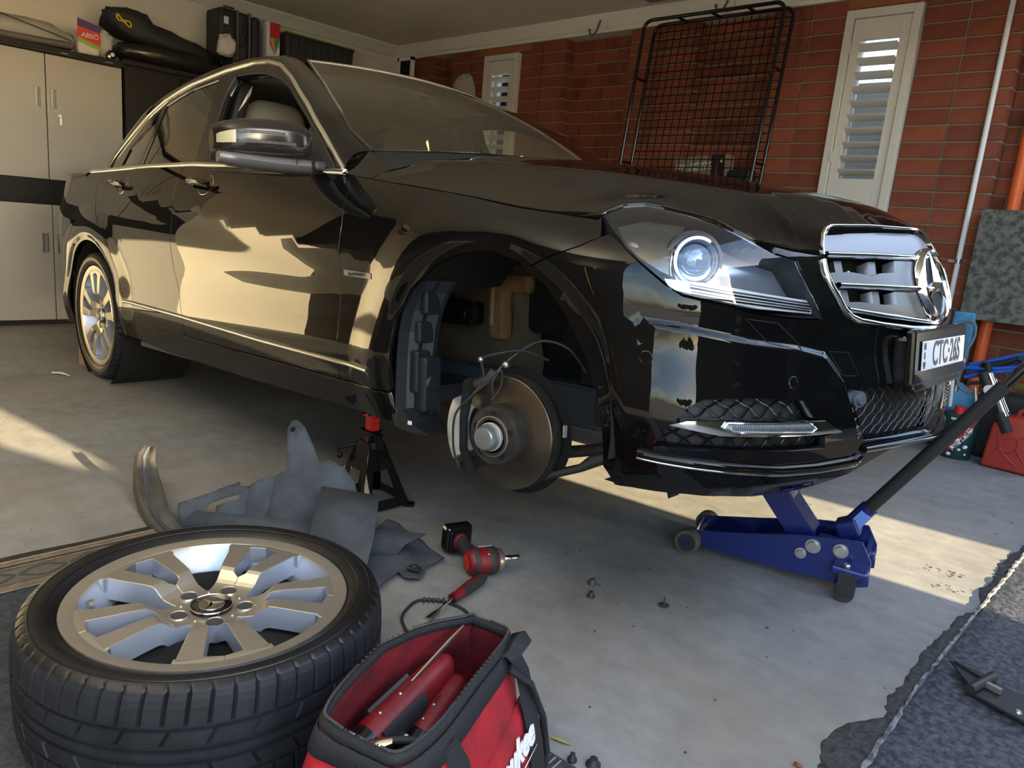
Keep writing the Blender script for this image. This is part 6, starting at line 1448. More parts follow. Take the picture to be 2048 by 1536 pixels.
# fuel can
jc = thing('fuel_can', 'red plastic fuel jerry can with embossed panels on the floor under the stone board', 'can', (3.40, 2.10, 0))
mb = MB()
prof_ = [(-.108, .004), (.118, .004), (.122, .02), (.112, .235), (.06, .265), (-.045, .262), (-.075, .245), (-.098, .215), (-.112, .02)]
bm = bmesh.new(); vs = [bm.verts.new((x, -.065, z)) for x, z in prof_]; f = bm.faces.new(vs); r = bmesh.ops.extrude_face_region(bm, geom=[f]); bmesh.ops.translate(bm, verts=[v for v in r['geom'] if isinstance(v, bmesh.types.BMVert)], vec=(0, .13, 0)); bmesh.ops.recalc_face_normals(bm, faces=bm.faces); bmesh.ops.bevel(bm, geom=bm.edges[:], offset=.014, segments=3, profile=.6, affect='EDGES')
bm.verts.index_update(); mb.add([v.co + Vector((3.40, 2.10, 0)) for v in bm.verts], [tuple(v.index for v in f.verts) for f in bm.faces], True); bm.free(); mb.build('can_body', M['jerry'], jc, world=True)
mb = MB(); mb.tube([(3.385, 2.10, .255), (3.395, 2.10, .292), (3.42, 2.10, .305), (3.47, 2.10, .305), (3.49, 2.10, .255)], .011, 8); mb.build('handle', M['jerry'], jc, world=True)
mb = MB()
for pts in ([(3.325, .19), (3.345, .155), (3.345, .10), (3.335, .085)], [(3.352, .155), (3.352, .105), (3.40, .095), (3.42, .115), (3.42, .165), (3.40, .172), (3.352, .155)], [(3.42, .115), (3.46, .06)], [(3.42, .165), (3.46, .20)], [(3.352, .105), (3.40, .06), (3.43, .04)]):
    mb.tube([(x, 2.034, z) for x, z in pts], .004, 6)
mb.build('embossed_rib', M['jerry'], jc, world=True)
# ---------------------------------------------------------------- trolley jack
jk = thing('trolley_jack', 'blue steel trolley jack lifting the front of the car', 'jack', (3.15, .03, 0))
YJ0, YJ1 = -.06, .095
side = [(2.915, .100), (2.955, .055), (2.960, .040), (3.335, .040), (3.400, .045), (3.452, .062), (3.455, .150), (3.425, .200), (3.385, .212), (3.26, .185), (3.10, .130), (2.93, .118)]
side = [(2.945, .062), (2.945, .036), (2.975, .024), (3.142, .024), (3.338, .034), (3.440, .041), (3.462, .050), (3.457, .121), (3.427, .171), (3.383, .166), (3.344, .160), (3.265, .145), (3.128, .108), (2.955, .066)]
XZ = lambda y: Matrix(((1, 0, 0, 0), (0, 0, 1, y), (0, 1, 0, 0), (0, 0, 0, 1)))
for y in (YJ0, YJ1): mb = MB(); mb.prism(side, -.005, .005, XZ(y)); mb.build('side_plate', M['jackblue'], jk, world=True)
mb = MB(); mb.box((3.05, .0175, .030), (.20, .15, .008)); mb.box((3.44, .0175, .09), (.012, .15, .07)); mb.box((3.36, .02, .09), (.13, .10, .07), bev=.01); mb.box((3.07, .0175, .080), (.10, .15, .006)); mb.build('cross_plate', M['jackblue'], jk, world=True)
mb = MB(); a0 = Vector((3.275, .0275, .118)); a1 = Vector((3.045, .0275, .378)); ad = (a1 - a0).normalized(); an = Vector((0, 1, 0)).cross(ad)
Ta = axes(a0.lerp(a1, .5), ad, (0, 1, 0)); L_ = (a1 - a0).length
for y in (-.047, .047): mb.box((0, y, 0), (L_, .006, .070), M4=Ta)
mb.box((0, 0, 0.032 if (Ta.to_3x3() @ Vector((0, 0, 1))).x > 0 else -.032), (L_ * .96, .094, .006), M4=Ta); arm = mb.build('lift_arm', M['jackblue'], jk, world=True)
mb = MB(); mb.box((.02, 0, .0355 if (Ta.to_3x3() @ Vector((0, 0, 1))).x > 0 else -.0355), (.15, .062, .001), M4=Ta); s_ = mb.build('warning_sticker', mat('sticker_grey_yellow', (.16, .17, .15), .5, col2=(.34, .33, .20), nscale=60), arm); s_.data.transform(XF_[jk.name].inverted())
mb = MB(); mb.lathe([(0, .0), (.05, 0), (.052, .02), (.045, .022), (0, .015)], 24, Matrix.Translation((3.035, .0275, .385))); mb.cyl((3.035, .0275, .34), (3.035, .0275, .39), .018); mb.build('saddle', M['matblack'], jk, world=True)
for y, yy in ((-.085, -.062), (.118, .095)):
    mb = MB(); mb.cyl((2.955, y - .016, .037), (2.955, y + .016, .037), .037, n=28); w_ = mb.build('front_wheel', mat('grimy_wheel', (.05, .046, .04), .7, col2=(.09, .082, .07), nscale=30) if 'grimy_wheel' not in bpy.data.materials else bpy.data.materials['grimy_wheel'], jk, world=True)
    mb = MB(); mb.cyl((2.955, y - .0175, .037), (2.955, y - .0155, .037), .028, n=24); h_ = mb.build('wheel_disc', M['matblack'], w_); h_.data.transform(XF_[jk.name].inverted())
    mb = MB(); mb.cyl((2.955, y - .021, .037), (2.955, y - .017, .037), .011, n=12); h_ = mb.build('wheel_hub', M['jackblue'], w_); h_.data.transform(XF_[jk.name].inverted())
mb = MB(); mb.cyl((2.955, -.10, .037), (2.955, .13, .037), .008); mb.tube([(2.965, -.05, .055), (2.97, -.04, .080), (2.97, .0, .095)], .004, 6); mb.build('axle', M['steel'], jk, world=True)
for y in (-.092, .127):
    mb = MB(); mb.box((3.410, y + (.018 if y < 0 else -.018), .088), (.098, .064, .026), bev=.008); mb.build('caster_bracket', M['jackblue'], jk, world=True)
    mb = MB(); mb.cyl((3.405, y - .010, .030), (3.405, y + .010, .030), .030, n=24); w_ = mb.build('caster_wheel', M['rubber'], jk, world=True)
    mb = MB()
    for q in (-.014, .014): mb.box((3.410, y + q, .055), (.048, .004, .062), bev=.0015)
    mb.cyl((3.405, y - .018, .030), (3.405, y + .018, .030), .005, n=10); h_ = mb.build('caster_fork', M['matblack'], w_); h_.data.transform(XF_[jk.name].inverted())
    mb = MB(); mb.cyl((3.403, y - .005, .10), (3.403, y - .005, .112), .009, n=6); mb.build('caster_bolt', M['steel'], jk, world=True)
for x, z, r in ((3.276, .094, .012), (3.305, .124, .0155), (3.378, .132, .015)):
    mb = MB(); mb.cyl((x, YJ0 - .005, z), (x, YJ0 - .009, z), r * 1.35, n=20); mb.cyl((x, YJ0 - .009, z), (x, YJ0 - .018, z), r, r * .9, n=6 if r < .014 else 18); mb.build('bolt', M['steel'], jk, world=True)
hp0, hp1 = Vector((3.378, .03, .175)), Vector((3.702, .03, .701))
hd = (hp1 - hp0).normalized(); mb = MB(); mb.cyl(hp0 - hd * .03, hp0 + hd * .085, .024, n=20); mb.box(hp0, (.06, .07, .05), rot=(0, -.5, 0), bev=.006); sk = mb.build('handle_socket', M['jackblue'], jk, world=True)
mb = MB(); mb.cyl(hp0 + hd * .05, hp0 + hd * .90, .0135, n=16); mb.build('handle', M['glossblack'], jk, world=True)
mb = MB(); mb.cyl(hp0 + hd * .085, hp0 + hd * .56, .0185, n=18); mb.build('handle_sleeve', mat('foam_sleeve', (.012, .012, .012), .7), jk, world=True)
mb = MB(); pq = hp0 + hd * .035; mb.box(pq + Vector((.006, -.022, 0)), (.032, .010, .062), rot=(0, .55, 0)); mb.build('tape_patch', M['tape'], jk, world=True)
jk.rotation_euler = (0, 0, R_(12.5)); jk.location = (3.117, .031, 0)
# ---------------------------------------------------------------- jack stand under the sill
js = thing('jack_stand', 'black axle stand with a red ratchet post under the right sill of the car', 'stand', (2.085, -.70, 0))
cx, cy_ = 2.085, -.70; JT = .275
sill_z = .215 * math.cos(PITCH) + cx * math.sin(PITCH)
mb = MB()
for i in range(4):
    a = R_(45 + 90 * i) ; b = R_(45 + 90 * (i + 1)); ht = .215; rt, rb = .040, .135
    T0 = [Vector((cx + rt * math.cos(a), cy_ + rt * math.sin(a), ht)), Vector((cx + rt * math.cos(b), cy_ + rt * math.sin(b), ht))]; B0_ = [Vector((cx + rb * math.cos(a), cy_ + rb * math.sin(a), .006)), Vector((cx + rb * math.cos(b), cy_ + rb * math.sin(b), .006))]
    # each face: two legs joined at the top with a tall opening between
    def q(s, t): return (T0[0].lerp(T0[1], s)).lerp(B0_[0].lerp(B0_[1], s), t)
    quads = [((0, 0), (1, 0), (1, .42), (0, .42)), ((0, .42), (.26, .42), (.20, .86), (0, .86)), ((.74, .42), (1, .42), (1, .86), (.80, .86)), ((0, .86), (1, .86), (1, 1), (.0, 1))]
    m2 = MB()
    for Q_ in quads: m2.add([q(*c) for c in Q_], [(0, 1, 2, 3)])
    m2.build('leg_plate', M['glossblack'], js, world=True, solid=.003)
for i in range(4): a = R_(45 + 90 * i); mb.box((cx + .135 * math.cos(a), cy_ + .135 * math.sin(a), .004), (.035, .035, .008), rot=(0, 0, a))
mb.build('foot', M['glossblack'], js, world=True)
mb = MB(); mb.box((cx, cy_, .215), (.052, .05, .075), bev=.004); mb.cyl((cx - .024, cy_ - .01, .205), (cx - .024, cy_ - .01, .25), .016, n=16); mb.box((cx + .035, cy_, .218), (.03, .03, .055), bev=.006); mb.build('collar', M['glossblack'], js, world=True)
mb = MB(); mb.box((cx, cy_, .275), (.036, .032, .12), bev=.004); 
for k in range(5): mb.box((cx + .019, cy_, .235 + k * .018), (.006, .026, .010))
mb.build('ratchet_post', M['red'], js, world=True)
mb = MB(); mb.box((cx - .018, cy_, sill_z - .028), (.022, .045, .052), rot=(0, -.25, 0), bev=.003); mb.box((cx + .018, cy_, sill_z - .028), (.022, .045, .052), rot=(0, .25, 0), bev=.003); mb.box((cx, cy_, sill_z - .040), (.05, .045, .035), bev=.003); mb.build('saddle', M['red'], js, world=True)
mb = MB(); mb.tube([(cx - .02, cy_ - .01, .205), (cx - .065, cy_ - .06, .185), (cx - .078, cy_ - .075, .175), (cx - .075, cy_ - .075, .160)], .006, 8); mb.ball((cx - .068, cy_ - .075, .158), .011, 6); mb.build('pawl_handle', M['blackst'], js, world=True)
mb = MB(); mb.tube([(cx + .003, cy_ - .0262, .218), (cx + .014, cy_ - .0262, .218), (cx + .014, cy_ - .0262, .232)], .0018, 4); mb.build('lock_mark', M['red'], js, world=True)
mb = MB(); mb.tube([(cx - .045, cy_ - .075, .005), (cx - .03, cy_ - .03, .2)], .0015, 4); mb.build('edge_glint', M['brightsteel'], js, world=True)
# ---------------------------------------------------------------- removed wheel arch liner
wl = thing('arch_liner', 'grey felt wheel arch liner pulled off the car and lying behind the loose wheel', 'liner', (2.15, -1.05, 0))
def sheet(P, O, A, U, holes=(), amp=.008, seed=1, step=.022, fold=None):
    O = Vector(O); A = Vector(A); U = Vector(U); Nn = A.cross(U); ph = [seed * 1.3, seed * 2.1]
    pts = []; edges = []
    for lp in [resamp(P, step)] + [resamp(h, step) for h in holes]:
        b = len(pts); pts += lp; edges += [(b + i, b + (i + 1) % len(lp)) for i in range(len(lp))]
    x0 = min(p[0] for p in P); x1 = max(p[0] for p in P); y0 = min(p[1] for p in P); y1 = max(p[1] for p in P); y = y0 + step / 2
    while y < y1:
        x = x0 + step / 2
        while x < x1:
            if inpoly(x, y, P) and not any(inpoly(x, y, h) for h in holes): pts.append((x, y))
            x += step
        y += step
    vo, eo, fo, *_ = delaunay_2d_cdt([Vector(p) for p in pts], edges, [], 0, 1e-6); V = []
    for v in vo:
        d = amp * (math.sin(v.x * 38 + ph[0]) * math.sin(v.y * 31 + ph[1]) + .5 * math.sin(v.x * 90 + v.y * 40))
        if fold: d += fold(v.x, v.y)
        V.append(O + A * v.x + U * v.y + Nn * d)
    F = [tuple(f) for f in fo if inpoly(sum(vo[i].x for i in f) / 3, sum(vo[i].y for i in f) / 3, P) and not any(inpoly(sum(vo[i].x for i in f) / 3, sum(vo[i].y for i in f) / 3, h) for h in holes)]
    mb = MB(); mb.add(V, F, True); return mb
PAw = [(-.0, 0), (-.021, .083), (.136, .166), (.143, .152), (.267, .212), (.236, .348), (.242, .375), (.256, .383), (.270, .377), (.293, .356), (.330, .295), (.358, .245), (.394, .251), (.441, .228), (.478, .183), (.489, .144), (.551, .131), (.557, .058), (.557, .01), (.345, .0), (.206, 0)]
rib = lambda x, y: -.020 * math.exp(-((x - .16) / .010) ** 2) * (y < .19) - .016 * math.exp(-((x - .235) / .008) ** 2) * (y < .2) + .015 * max(0, 1 - y / .10) ** 2 + .018 * math.exp(-((x - .40) / .10) ** 2) * min(1, y / .2)
mb = sheet(PAw, (1.987, -1.285, .004), (.719, .695, 0), (-.465, .481, .743), [[(.067, .05), (.060, .080), (.067, .096), (.146, .128), (.146, .112), (.088, .086), (.092, .052)], [(.243, .352), (.250, .360), (.262, .356), (.262, .344), (.250, .340)]], .0035, 2, fold=rib); mn = mb.build('main_sheet', M['liner'], wl, world=True, solid=.003)
# curled flange at its left end
o_ = [(1.60, -1.24, .135), (1.60, -1.26, .115), (1.64, -1.28, .075), (1.70, -1.30, .035), (1.79, -1.32, .010), (1.90, -1.335, .004), (2.02, -1.34, .004), (2.13, -1.32, .006)]
i_ = [(1.655, -1.20, .150), (1.69, -1.22, .120), (1.74, -1.23, .090), (1.82, -1.245, .062), (1.92, -1.27, .045), (2.02, -1.28, .036), (2.12, -1.28, .034), (2.26, -1.22, .045)]
k_ = [(1.72, -1.14, .125), (1.745, -1.15, .105), (1.79, -1.17, .085), (1.87, -1.18, .060), (1.96, -1.20, .040), (2.05, -1.21, .03), (2.15, -1.20, .03), (2.30, -1.14, .05)]
LV = lambda P, Q, t, dz=0: [Vector(a).lerp(Vector(b), t) + Vector((0, 0, dz)) for a, b in zip(P, Q)]
mb = MB(); mb.grid([LV(o_, i_, 0), LV(o_, i_, .18, .012), LV(o_, i_, .38), LV(i_, k_, -.35, -.012), LV(i_, k_, -.15)]); mb.build('curled_flange', mat('liner_flange_brown', (.045, .043, .038), .6, col2=(.10, .095, .08), nscale=7, bump=.4, bscale=40), wl, world=True, solid=.004)
mb = MB(); mb.tube(LV(o_, i_, .38, .004), .005, 6); mb.build('flange_bead', M['liner'], wl, world=True)
mb = MB()
rows = [[Vector((2.0 + .07 * k + .0, -1.30 + .055 * k, .004)), Vector((2.02 + .07 * k, -1.285 + .058 * k, .05 + .01 * math.sin(k))), Vector((2.03 + .07 * k, -1.25 + .062 * k, .075))] for k in range(8)]; mb.grid(rows); mb.build('lower_roll', M['liner'], wl, world=True, solid=.003)
mb = MB(); mb.grid([[Vector(p) for p in ((2.345, -.855, .14), (2.40, -.90, .11), (2.47, -.96, .08), (2.53, -1.02, .05), (2.56, -1.06, .012))], [Vector(p) for p in ((2.30, -.87, .06), (2.34, -.93, .04), (2.40, -1.0, .02), (2.45, -1.06, .01), (2.48, -1.10, .004))]]); mb.grid([[Vector(p) for p in ((2.345, -.855, .14), (2.40, -.90, .11), (2.47, -.96, .08), (2.53, -1.02, .05), (2.56, -1.06, .012))], [Vector(p) for p in ((2.24, -.98, .16), (2.30, -1.03, .135), (2.37, -1.09, .11), (2.43, -1.14, .07), (2.47, -1.17, .02))]]); mb.build('folded_edge', M['liner'], wl, world=True, solid=.003)
flat = [(2.32, -.85), (2.278, -.766), (2.324, -.753), (2.42, -.765), (2.52, -.779), (2.57, -.785), (2.581, -.865), (2.600, -.880), (2.620, -.915), (2.600, -.95), (2.560, -.938), (2.60, -1.03), (2.56, -1.06), (2.478, -1.0)]
mb = sheet(flat, (0, 0, .014), (1, 0, 0), (0, 1, 0), (), .004, 5, fold=lambda x, y: .02 * math.exp(-(((x - 2.45) / .05) ** 2 + ((y + .88) / .04) ** 2)) + .012 * max(0, (2.4 - x) * 6)); mb.build('flat_flange', M['liner'], wl, world=True, solid=.003)
mb = MB(); mb.box((2.585, -.905, .022), (.035, .022, .012), rot=(0, 0, .5), bev=.004); mb.ball((2.585, -.905, .03), .010, 6, (1, 1, .4)); mb.build('speed_nut', M['cast'], wl, world=True)
# ---------------------------------------------------------------- impact driver on the floor
dr = thing('impact_driver', 'red and black cordless ratchet driver lying on the floor', 'power tool', (2.62, -.73, 0))
ax0 = Vector((2.683, -.742, .038)); axd = Vector((.44, .90, 0)).normalized(); axd = (Vector((2.722, -.640, .034)) - Vector((2.655, -.80, .034))).normalized()
Td = axes(ax0, axd, (-axd.y, axd.x, 0))    # local x along the nose, y left, z up
def DL(x, y, z): return Td @ Vector((x, y, z))
TX = Td @ Matrix.Rotation(PI / 2, 4, 'Y')
mb = MB(); mb.lathe([(.0, -.052), (.025, -.052), (.033, -.046), (.037, -.034)], 24, TX); mb.lathe([(.0375, -.024), (.038, .0), (.037, .012), (.0375, .022), (.035, .034)], 24, TX); mb.build('motor_housing', M['darkred'], dr, world=True)
mb = MB(); mb.lathe([(.0365, -.036), (.0395, -.033), (.0395, -.023), (.0365, -.021)], 24, TX); mb.lathe([(.038, .006), (.0395, .010), (.0395, .026), (.037, .03)], 24, TX)
for k in range(5): a = R_(200 + 14 * k); mb.box(DL(.018, .034 * math.cos(a), .034 * math.sin(a) + .0), (.002, .002, .002))
mb.build('grip_band', M['rubber'], dr, world=True)
mb = MB(); mb.lathe([(.0, -.0535), (.021, -.0535), (.024, -.050)], 20, TX); mb.build('rear_cap', M['red'], dr, world=True)
mb = MB(); mb.lathe([(.034, .034), (.032, .040), (.0325, .046), (.030, .050), (.012, .052)], 24, TX); mb.build('anvil_collar', M['steel'], dr, world=True)
mb = MB(); mb.lathe([(.010, .052), (.0085, .056), (.008, .058), (.008, .085), (.008, .104), (.007, .105), (0, .105)], 16, TX); mb.lathe([(.0081, .060), (.0092, .062), (.0092, .078), (.0081, .080)], 16, TX); mb.build('socket_shank', M['brightsteel'], dr, world=True)
g0_, g1_ = DL(-.018, .018, .0), Vector((2.560, -.722, .044)); gd = (g1_ - g0_)
mb = MB(); mb.tube([g0_, g0_ + gd * .25, g0_ + gd * .6, g0_ + gd * .95], .02, 14, rs=[(.024, .028), (.020, .022), (.0175, .020), (.021, .024)]); mb.build('grip', M['rubber'], dr, world=True)
mb = MB(); mb.tube([g0_ + gd * .86, g0_ + gd * .92, g0_ + gd * .98], .02, 14, rs=[(.021, .024), (.024, .027), (.024, .027)]); mb.build('grip_collar', M['darkred'], dr, world=True)
Tg = axes(g1_ + gd.normalized() * .012, gd.normalized(), (0, 0, 1)); mb = MB(); mb.box((.010, .004, .0), (.040, .080, .084), bev=.010, M4=Tg); mb.box((-.012, .0, .0), (.012, .064, .066), bev=.004, M4=Tg); bt = mb.build('battery', M['glossblack'], dr, world=True)
text('battery_mark', '4', .018, M['print'], dr, (Tg @ Vector((.008, .0415, .0))) - Vector((2.62, -.73, 0)), axes((0, 0, 0), (.9, .4, 0), (-.4, .9, 0)).to_euler(), depth=.0003)
mb = MB(); mb.tube([DL(.012, .026, -.006), DL(.020, .040, -.010), DL(.016, .050, -.006)], .006, 8); mb.build('trigger', M['darkred'], dr, world=True)
def tool_text(s, c, x_, y_, size, parent, base):
    text('tool_lettering', s, size, M['print'], parent, Vector(c) - Vector(base), axes((0, 0, 0), x_, y_).to_euler(), depth=.0003, shear=.3)
tool_text('Milwaukee', DL(.002, .010, .0385), axd, (-axd.y, axd.x, 0), .0095, dr, (2.62, -.73, 0))
mb = MB()
for k in range(3): a = 2 * PI * k / 3; c = DL(.0, -.016, .0295); mb.box(c + Vector((.005 * math.cos(a), .005 * math.sin(a), 0)), (.009, .003, .003), rot=(0, 0, a))
mb.build('tool_mark', M['print'], dr, world=True)
# screwdriver-like trim tool
sd_ = thing('trim_tool', 'forked steel trim tool with a red and black grip beside the cordless driver', 'hand tool', (2.75, -.88, 0))
h0, h1, h2 = Vector((2.722, -.775, .017)), Vector((2.760, -.925, .017)), Vector((2.783, -1.018, .006))
mb = MB(); mb.tube([h0, h0.lerp(h1, .15), h0.lerp(h1, .5), h0.lerp(h1, .8), h1.lerp(h0, .02)], .015, 14, rs=[(.009, .009), (.0155, .0155), (.0165, .0165), (.0125, .0125), (.011, .011)]); mb.build('grip', M['rubber'], sd_, world=True)
mb = MB(); mb.tube([h0.lerp(h1, .72), h0.lerp(h1, .84), h0.lerp(h1, .98)], .012, 14, rs=[.0145, .0125, .0135]); dd = (h1 - h0).normalized(); cc_ = h0.lerp(h1, .38) + Vector((0, 0, .0145)); mb.tube([cc_ - dd * .035, cc_, cc_ + dd * .038], .004, 8, rs=[(.003, .002), (.007, .0025), (.004, .002)]); mb.build('grip_inlay', M['darkred'], sd_, world=True)
mb = MB(); mb.cyl(h1, h1.lerp(h2, .6), .0035); mb.build('shaft', M['brightsteel'], sd_, world=True)
mb = MB(); mb.tube([h1.lerp(h2, .55), h1.lerp(h2, .75), h2], .005, 8, rs=[(.004, .003), (.009, .002), (.010, .0012)]); mb.build('blade', M['brightsteel'], sd_, world=True)
# loose wheel-speed sensor cable
cbl = thing('sensor_cable', 'thin black sensor cable looped on the floor behind the red tool bag', 'cable', (2.80, -1.0, 0))
lp = [(2.965, -1.075), (2.90, -1.085), (2.83, -1.10), (2.775, -1.085), (2.735, -1.06), (2.71, -1.02), (2.70, -.985), (2.715, -.955), (2.74, -.935), (2.78, -.922), (2.82, -.925), (2.86, -.945), (2.885, -.965)]
mb = MB(); mb.tube(cr([(x, y, .005) for x, y in lp]), .0035, 7); mb.build('cable', M['matblack'], cbl, world=True)
mb = MB()
for k in range(5): p = Vector((2.706 + .008 * k, -.972 + .009 * k, .006)); mb.cyl(p, p + Vector((.003, .0035, 0)), .007)
mb.box((2.905, -.95, .012), (.014, .02, .024), bev=.003); mb.box((2.885, -.968, .008), (.02, .012, .012)); mb.box((2.93, -1.085, .01), (.02, .025, .02), bev=.003); mb.build('plug', M['matblack'], cbl, world=True)
# clips and debris
def clip(x, y, lab, r=.013, up=False, m='greyplastic'):
    c = MB()
    if up: c.lathe([(0, .002), (r, .0015), (r, .004), (.005, .006), (.0025, .006), (.002, .026), (0, .027)], 20, Matrix.Translation((x, y, 0)))
    else: c.lathe([(0, .0), (r, .001), (r, .005), (r * .6, .010), (r * .5, .016), (0, .017)], 16, Matrix.Translation((x, y, 0)))
    o = c.build('trim_clip', M[m], None); tag(o, lab, 'clip')
clip(2.905, -.540, 'round grey plastic trim clip lying flat, further of the pair right of the driver', .013)
clip(2.948, -.600, 'black plastic trim clip, nearer of the pair right of the driver', .011, m='matblack')
clip(3.097, -.479, 'grey push-in clip with its pin pointing up, in front of the trolley jack', .014, up=True)
clip(3.345, -1.098, 'round black clip at the bottom edge beside the tool bag', .014, m='matblack')
clip(3.312, -1.118, 'small black clip on the rug corner beside the tool bag', .009, m='matblack')
mb = MB(); mb.tube([(3.245, -1.105, .004), (3.262, -1.097, .006), (3.285, -1.090, .003)], .004, 6, rs=[(.001, .001), (.006, .0015), (.001, .001)]); o = mb.build('dry_leaf', mat('leaf_ochre', (.30, .24, .08), .7), None); tag(o, 'small dry yellow leaf on the concrete right of the tool bag', 'leaf')
mb = MB(); mb.tube([(3.59, -.80, .004), (3.605, -.80, .005)], .004, 6); o = mb.build('red_chip', mat('chip_red_brown', (.20, .05, .03), .6), None); tag(o, 'tiny red-brown chip at the bottom edge of the concrete', 'chip')
random.seed(9); fmk = MB()
for cx0, cy0, w0, h0, n0 in ((3.522, .452, .045, .03, 16), (3.560, .468, .022, .02, 12), (3.545, .330, .012, .03, 7), (3.575, .345, .012, .022, 6), (3.600, .330, .010, .02, 5)):
    for k in range(n0): fmk.box((cx0 + random.uniform(-w0, w0), cy0 + random.uniform(-h0, h0), .0006), (random.uniform(.003, .012), random.uniform(.002, .004), .0006), rot=(0, 0, random.choice((.1, .15, 1.4)) + random.uniform(-.2, .2)))
fm_ = fmk.build('transfer_mark', mat('mark_black', (.05, .045, .03), .8), floor, merge=False); fm_['kind'] = 'stuff'
random.seed(5); db = MB()
for k in range(60):
    x, y = random.uniform(1.5, 3.6), random.uniform(-1.0, 1.3); db.box((x, y, .0012), (random.uniform(.002, .007), random.uniform(.002, .005), .002), rot=(0, 0, random.uniform(0, 3)))
o = db.build('grit', mat('grit_dark', (.05, .045, .04), .8), floor, merge=False); o['kind'] = 'stuff'
# ---------------------------------------------------------------- rugs under the wheel and bag
def rug(name, lab, corners, m, t=.004, z=0):
    c = [Vector((x, y, z)) for x, y in corners]; n = 24; rows = []
    for i in range(n + 1):
        rows.append([c[0].lerp(c[1], i / n).lerp(c[3].lerp(c[2], i / n), j / 10) + Vector((0, 0, t + .0012 * math.sin(i * 1.1 + j))) for j in range(11)])
    mb = MB(); mb.grid(rows); o = mb.build(name, m, None, solid=t * .8); tag(o, lab, 'rug'); return o
def tex_rug():
    m = bpy.data.materials.new('woven_rug'); m.use_nodes = True; t = m.node_tree; b = t.nodes['Principled BSDF']; l = t.links.new
    tc = t.nodes.new('ShaderNodeTexCoord'); w = t.nodes.new('ShaderNodeTexWave'); w.wave_type = 'BANDS'; w.bands_direction = 'X'; w.inputs['Scale'].default_value = 3.6; w.inputs['Distortion'].default_value = 1.2; w.inputs['Detail'].default_value = 1
    n = t.nodes.new('ShaderNodeTexNoise'); n.inputs['Scale'].default_value = 9; r = t.nodes.new('ShaderNodeValToRGB'); e = r.color_ramp.elements
    e[0].position = .28; e[0].color = (.028, .031, .034, 1); e[1].position = .62; e[1].color = (.30, .23, .15, 1); x = e.new(.45); x.color = (.12, .10, .075, 1)
    w2 = t.nodes.new('ShaderNodeTexWave'); w2.bands_direction = 'Y'; w2.inputs['Scale'].default_value = 60; bp = t.nodes.new('ShaderNodeBump'); bp.inputs['Strength'].default_value = .6; bp.inputs['Distance'].default_value = .003
    l(tc.outputs['Object'], w.inputs['Vector']); l(w.outputs['Fac'], r.inputs['Fac']); l(r.outputs['Color'], b.inputs['Base Color']); l(tc.outputs['Object'], w2.inputs['Vector']); l(w2.outputs['Fac'], bp.inputs['Height']); l(bp.outputs['Normal'], b.inputs['Normal']); b.inputs['Roughness'].default_value = .9
    return m
M['rug'] = tex_rug(); M['rugdark'] = mat('dark_woven_mat', (.022, .026, .030), .9, col2=(.05, .055, .06), nscale=70, bump=.8, bscale=180)
rug('woven_rug', 'flat woven rug with brown and grey border stripes under the loose wheel', [(1.915, -1.285), (1.905, -2.45), (3.42, -2.45), (3.33, -1.13)], M['rugdark'])
def strip(name, x0, x1, m, z, off=0): mb = MB(); mb.box(((x0 + x1) / 2, -1.89 + off, z), (x1 - x0, 1.14, .0015)); return mb
rugo = bpy.data.objects['woven_rug']
for x0, x1, m_ in ((1.945, 1.952, (.30, .24, .16)), (1.958, 1.972, (.22, .16, .10)), (1.978, 1.983, (.05, .05, .045)), (1.986, 1.990, (.26, .20, .13)), (1.996, 2.075, (.13, .105, .075)), (2.080, 2.084, (.26, .20, .13)), (2.088, 2.100, (.20, .15, .10)), (2.104, 2.110, (.26, .20, .13))):
    mb = strip('s', x0, x1, None, .0083); mb.build('border_stripe', mat('stripe', m_, .9, col2=tuple(a * .7 for a in m_), nscale=40, bump=.6, bscale=200), rugo)
mb = MB(); rows = []
for k in range(10):
    for sgn in (1, -1):
        mb.tube([(2.035 + sgn * .028 * math.sin(PI * t), -1.36 - k * .11 - .10 * t, .0092) for t in [i / 8 for i in range(9)]], .0035, 4, rs=[(.005, .0008)] * 9)
mb.build('rug_motif', mat('motif_dark', (.04, .045, .045), .9), rugo)
mb = MB()
for k in range(60):
    x = 2.60 + k * .012; mb.box((x, -1.285 + (x - 1.915) * .1095 - .040, .0088), (.003, .062, .0012), rot=(0, 0, .1))
mb.build('edge_stripe', mat('stripe_tan', (.26, .24, .20), .9), rugo)
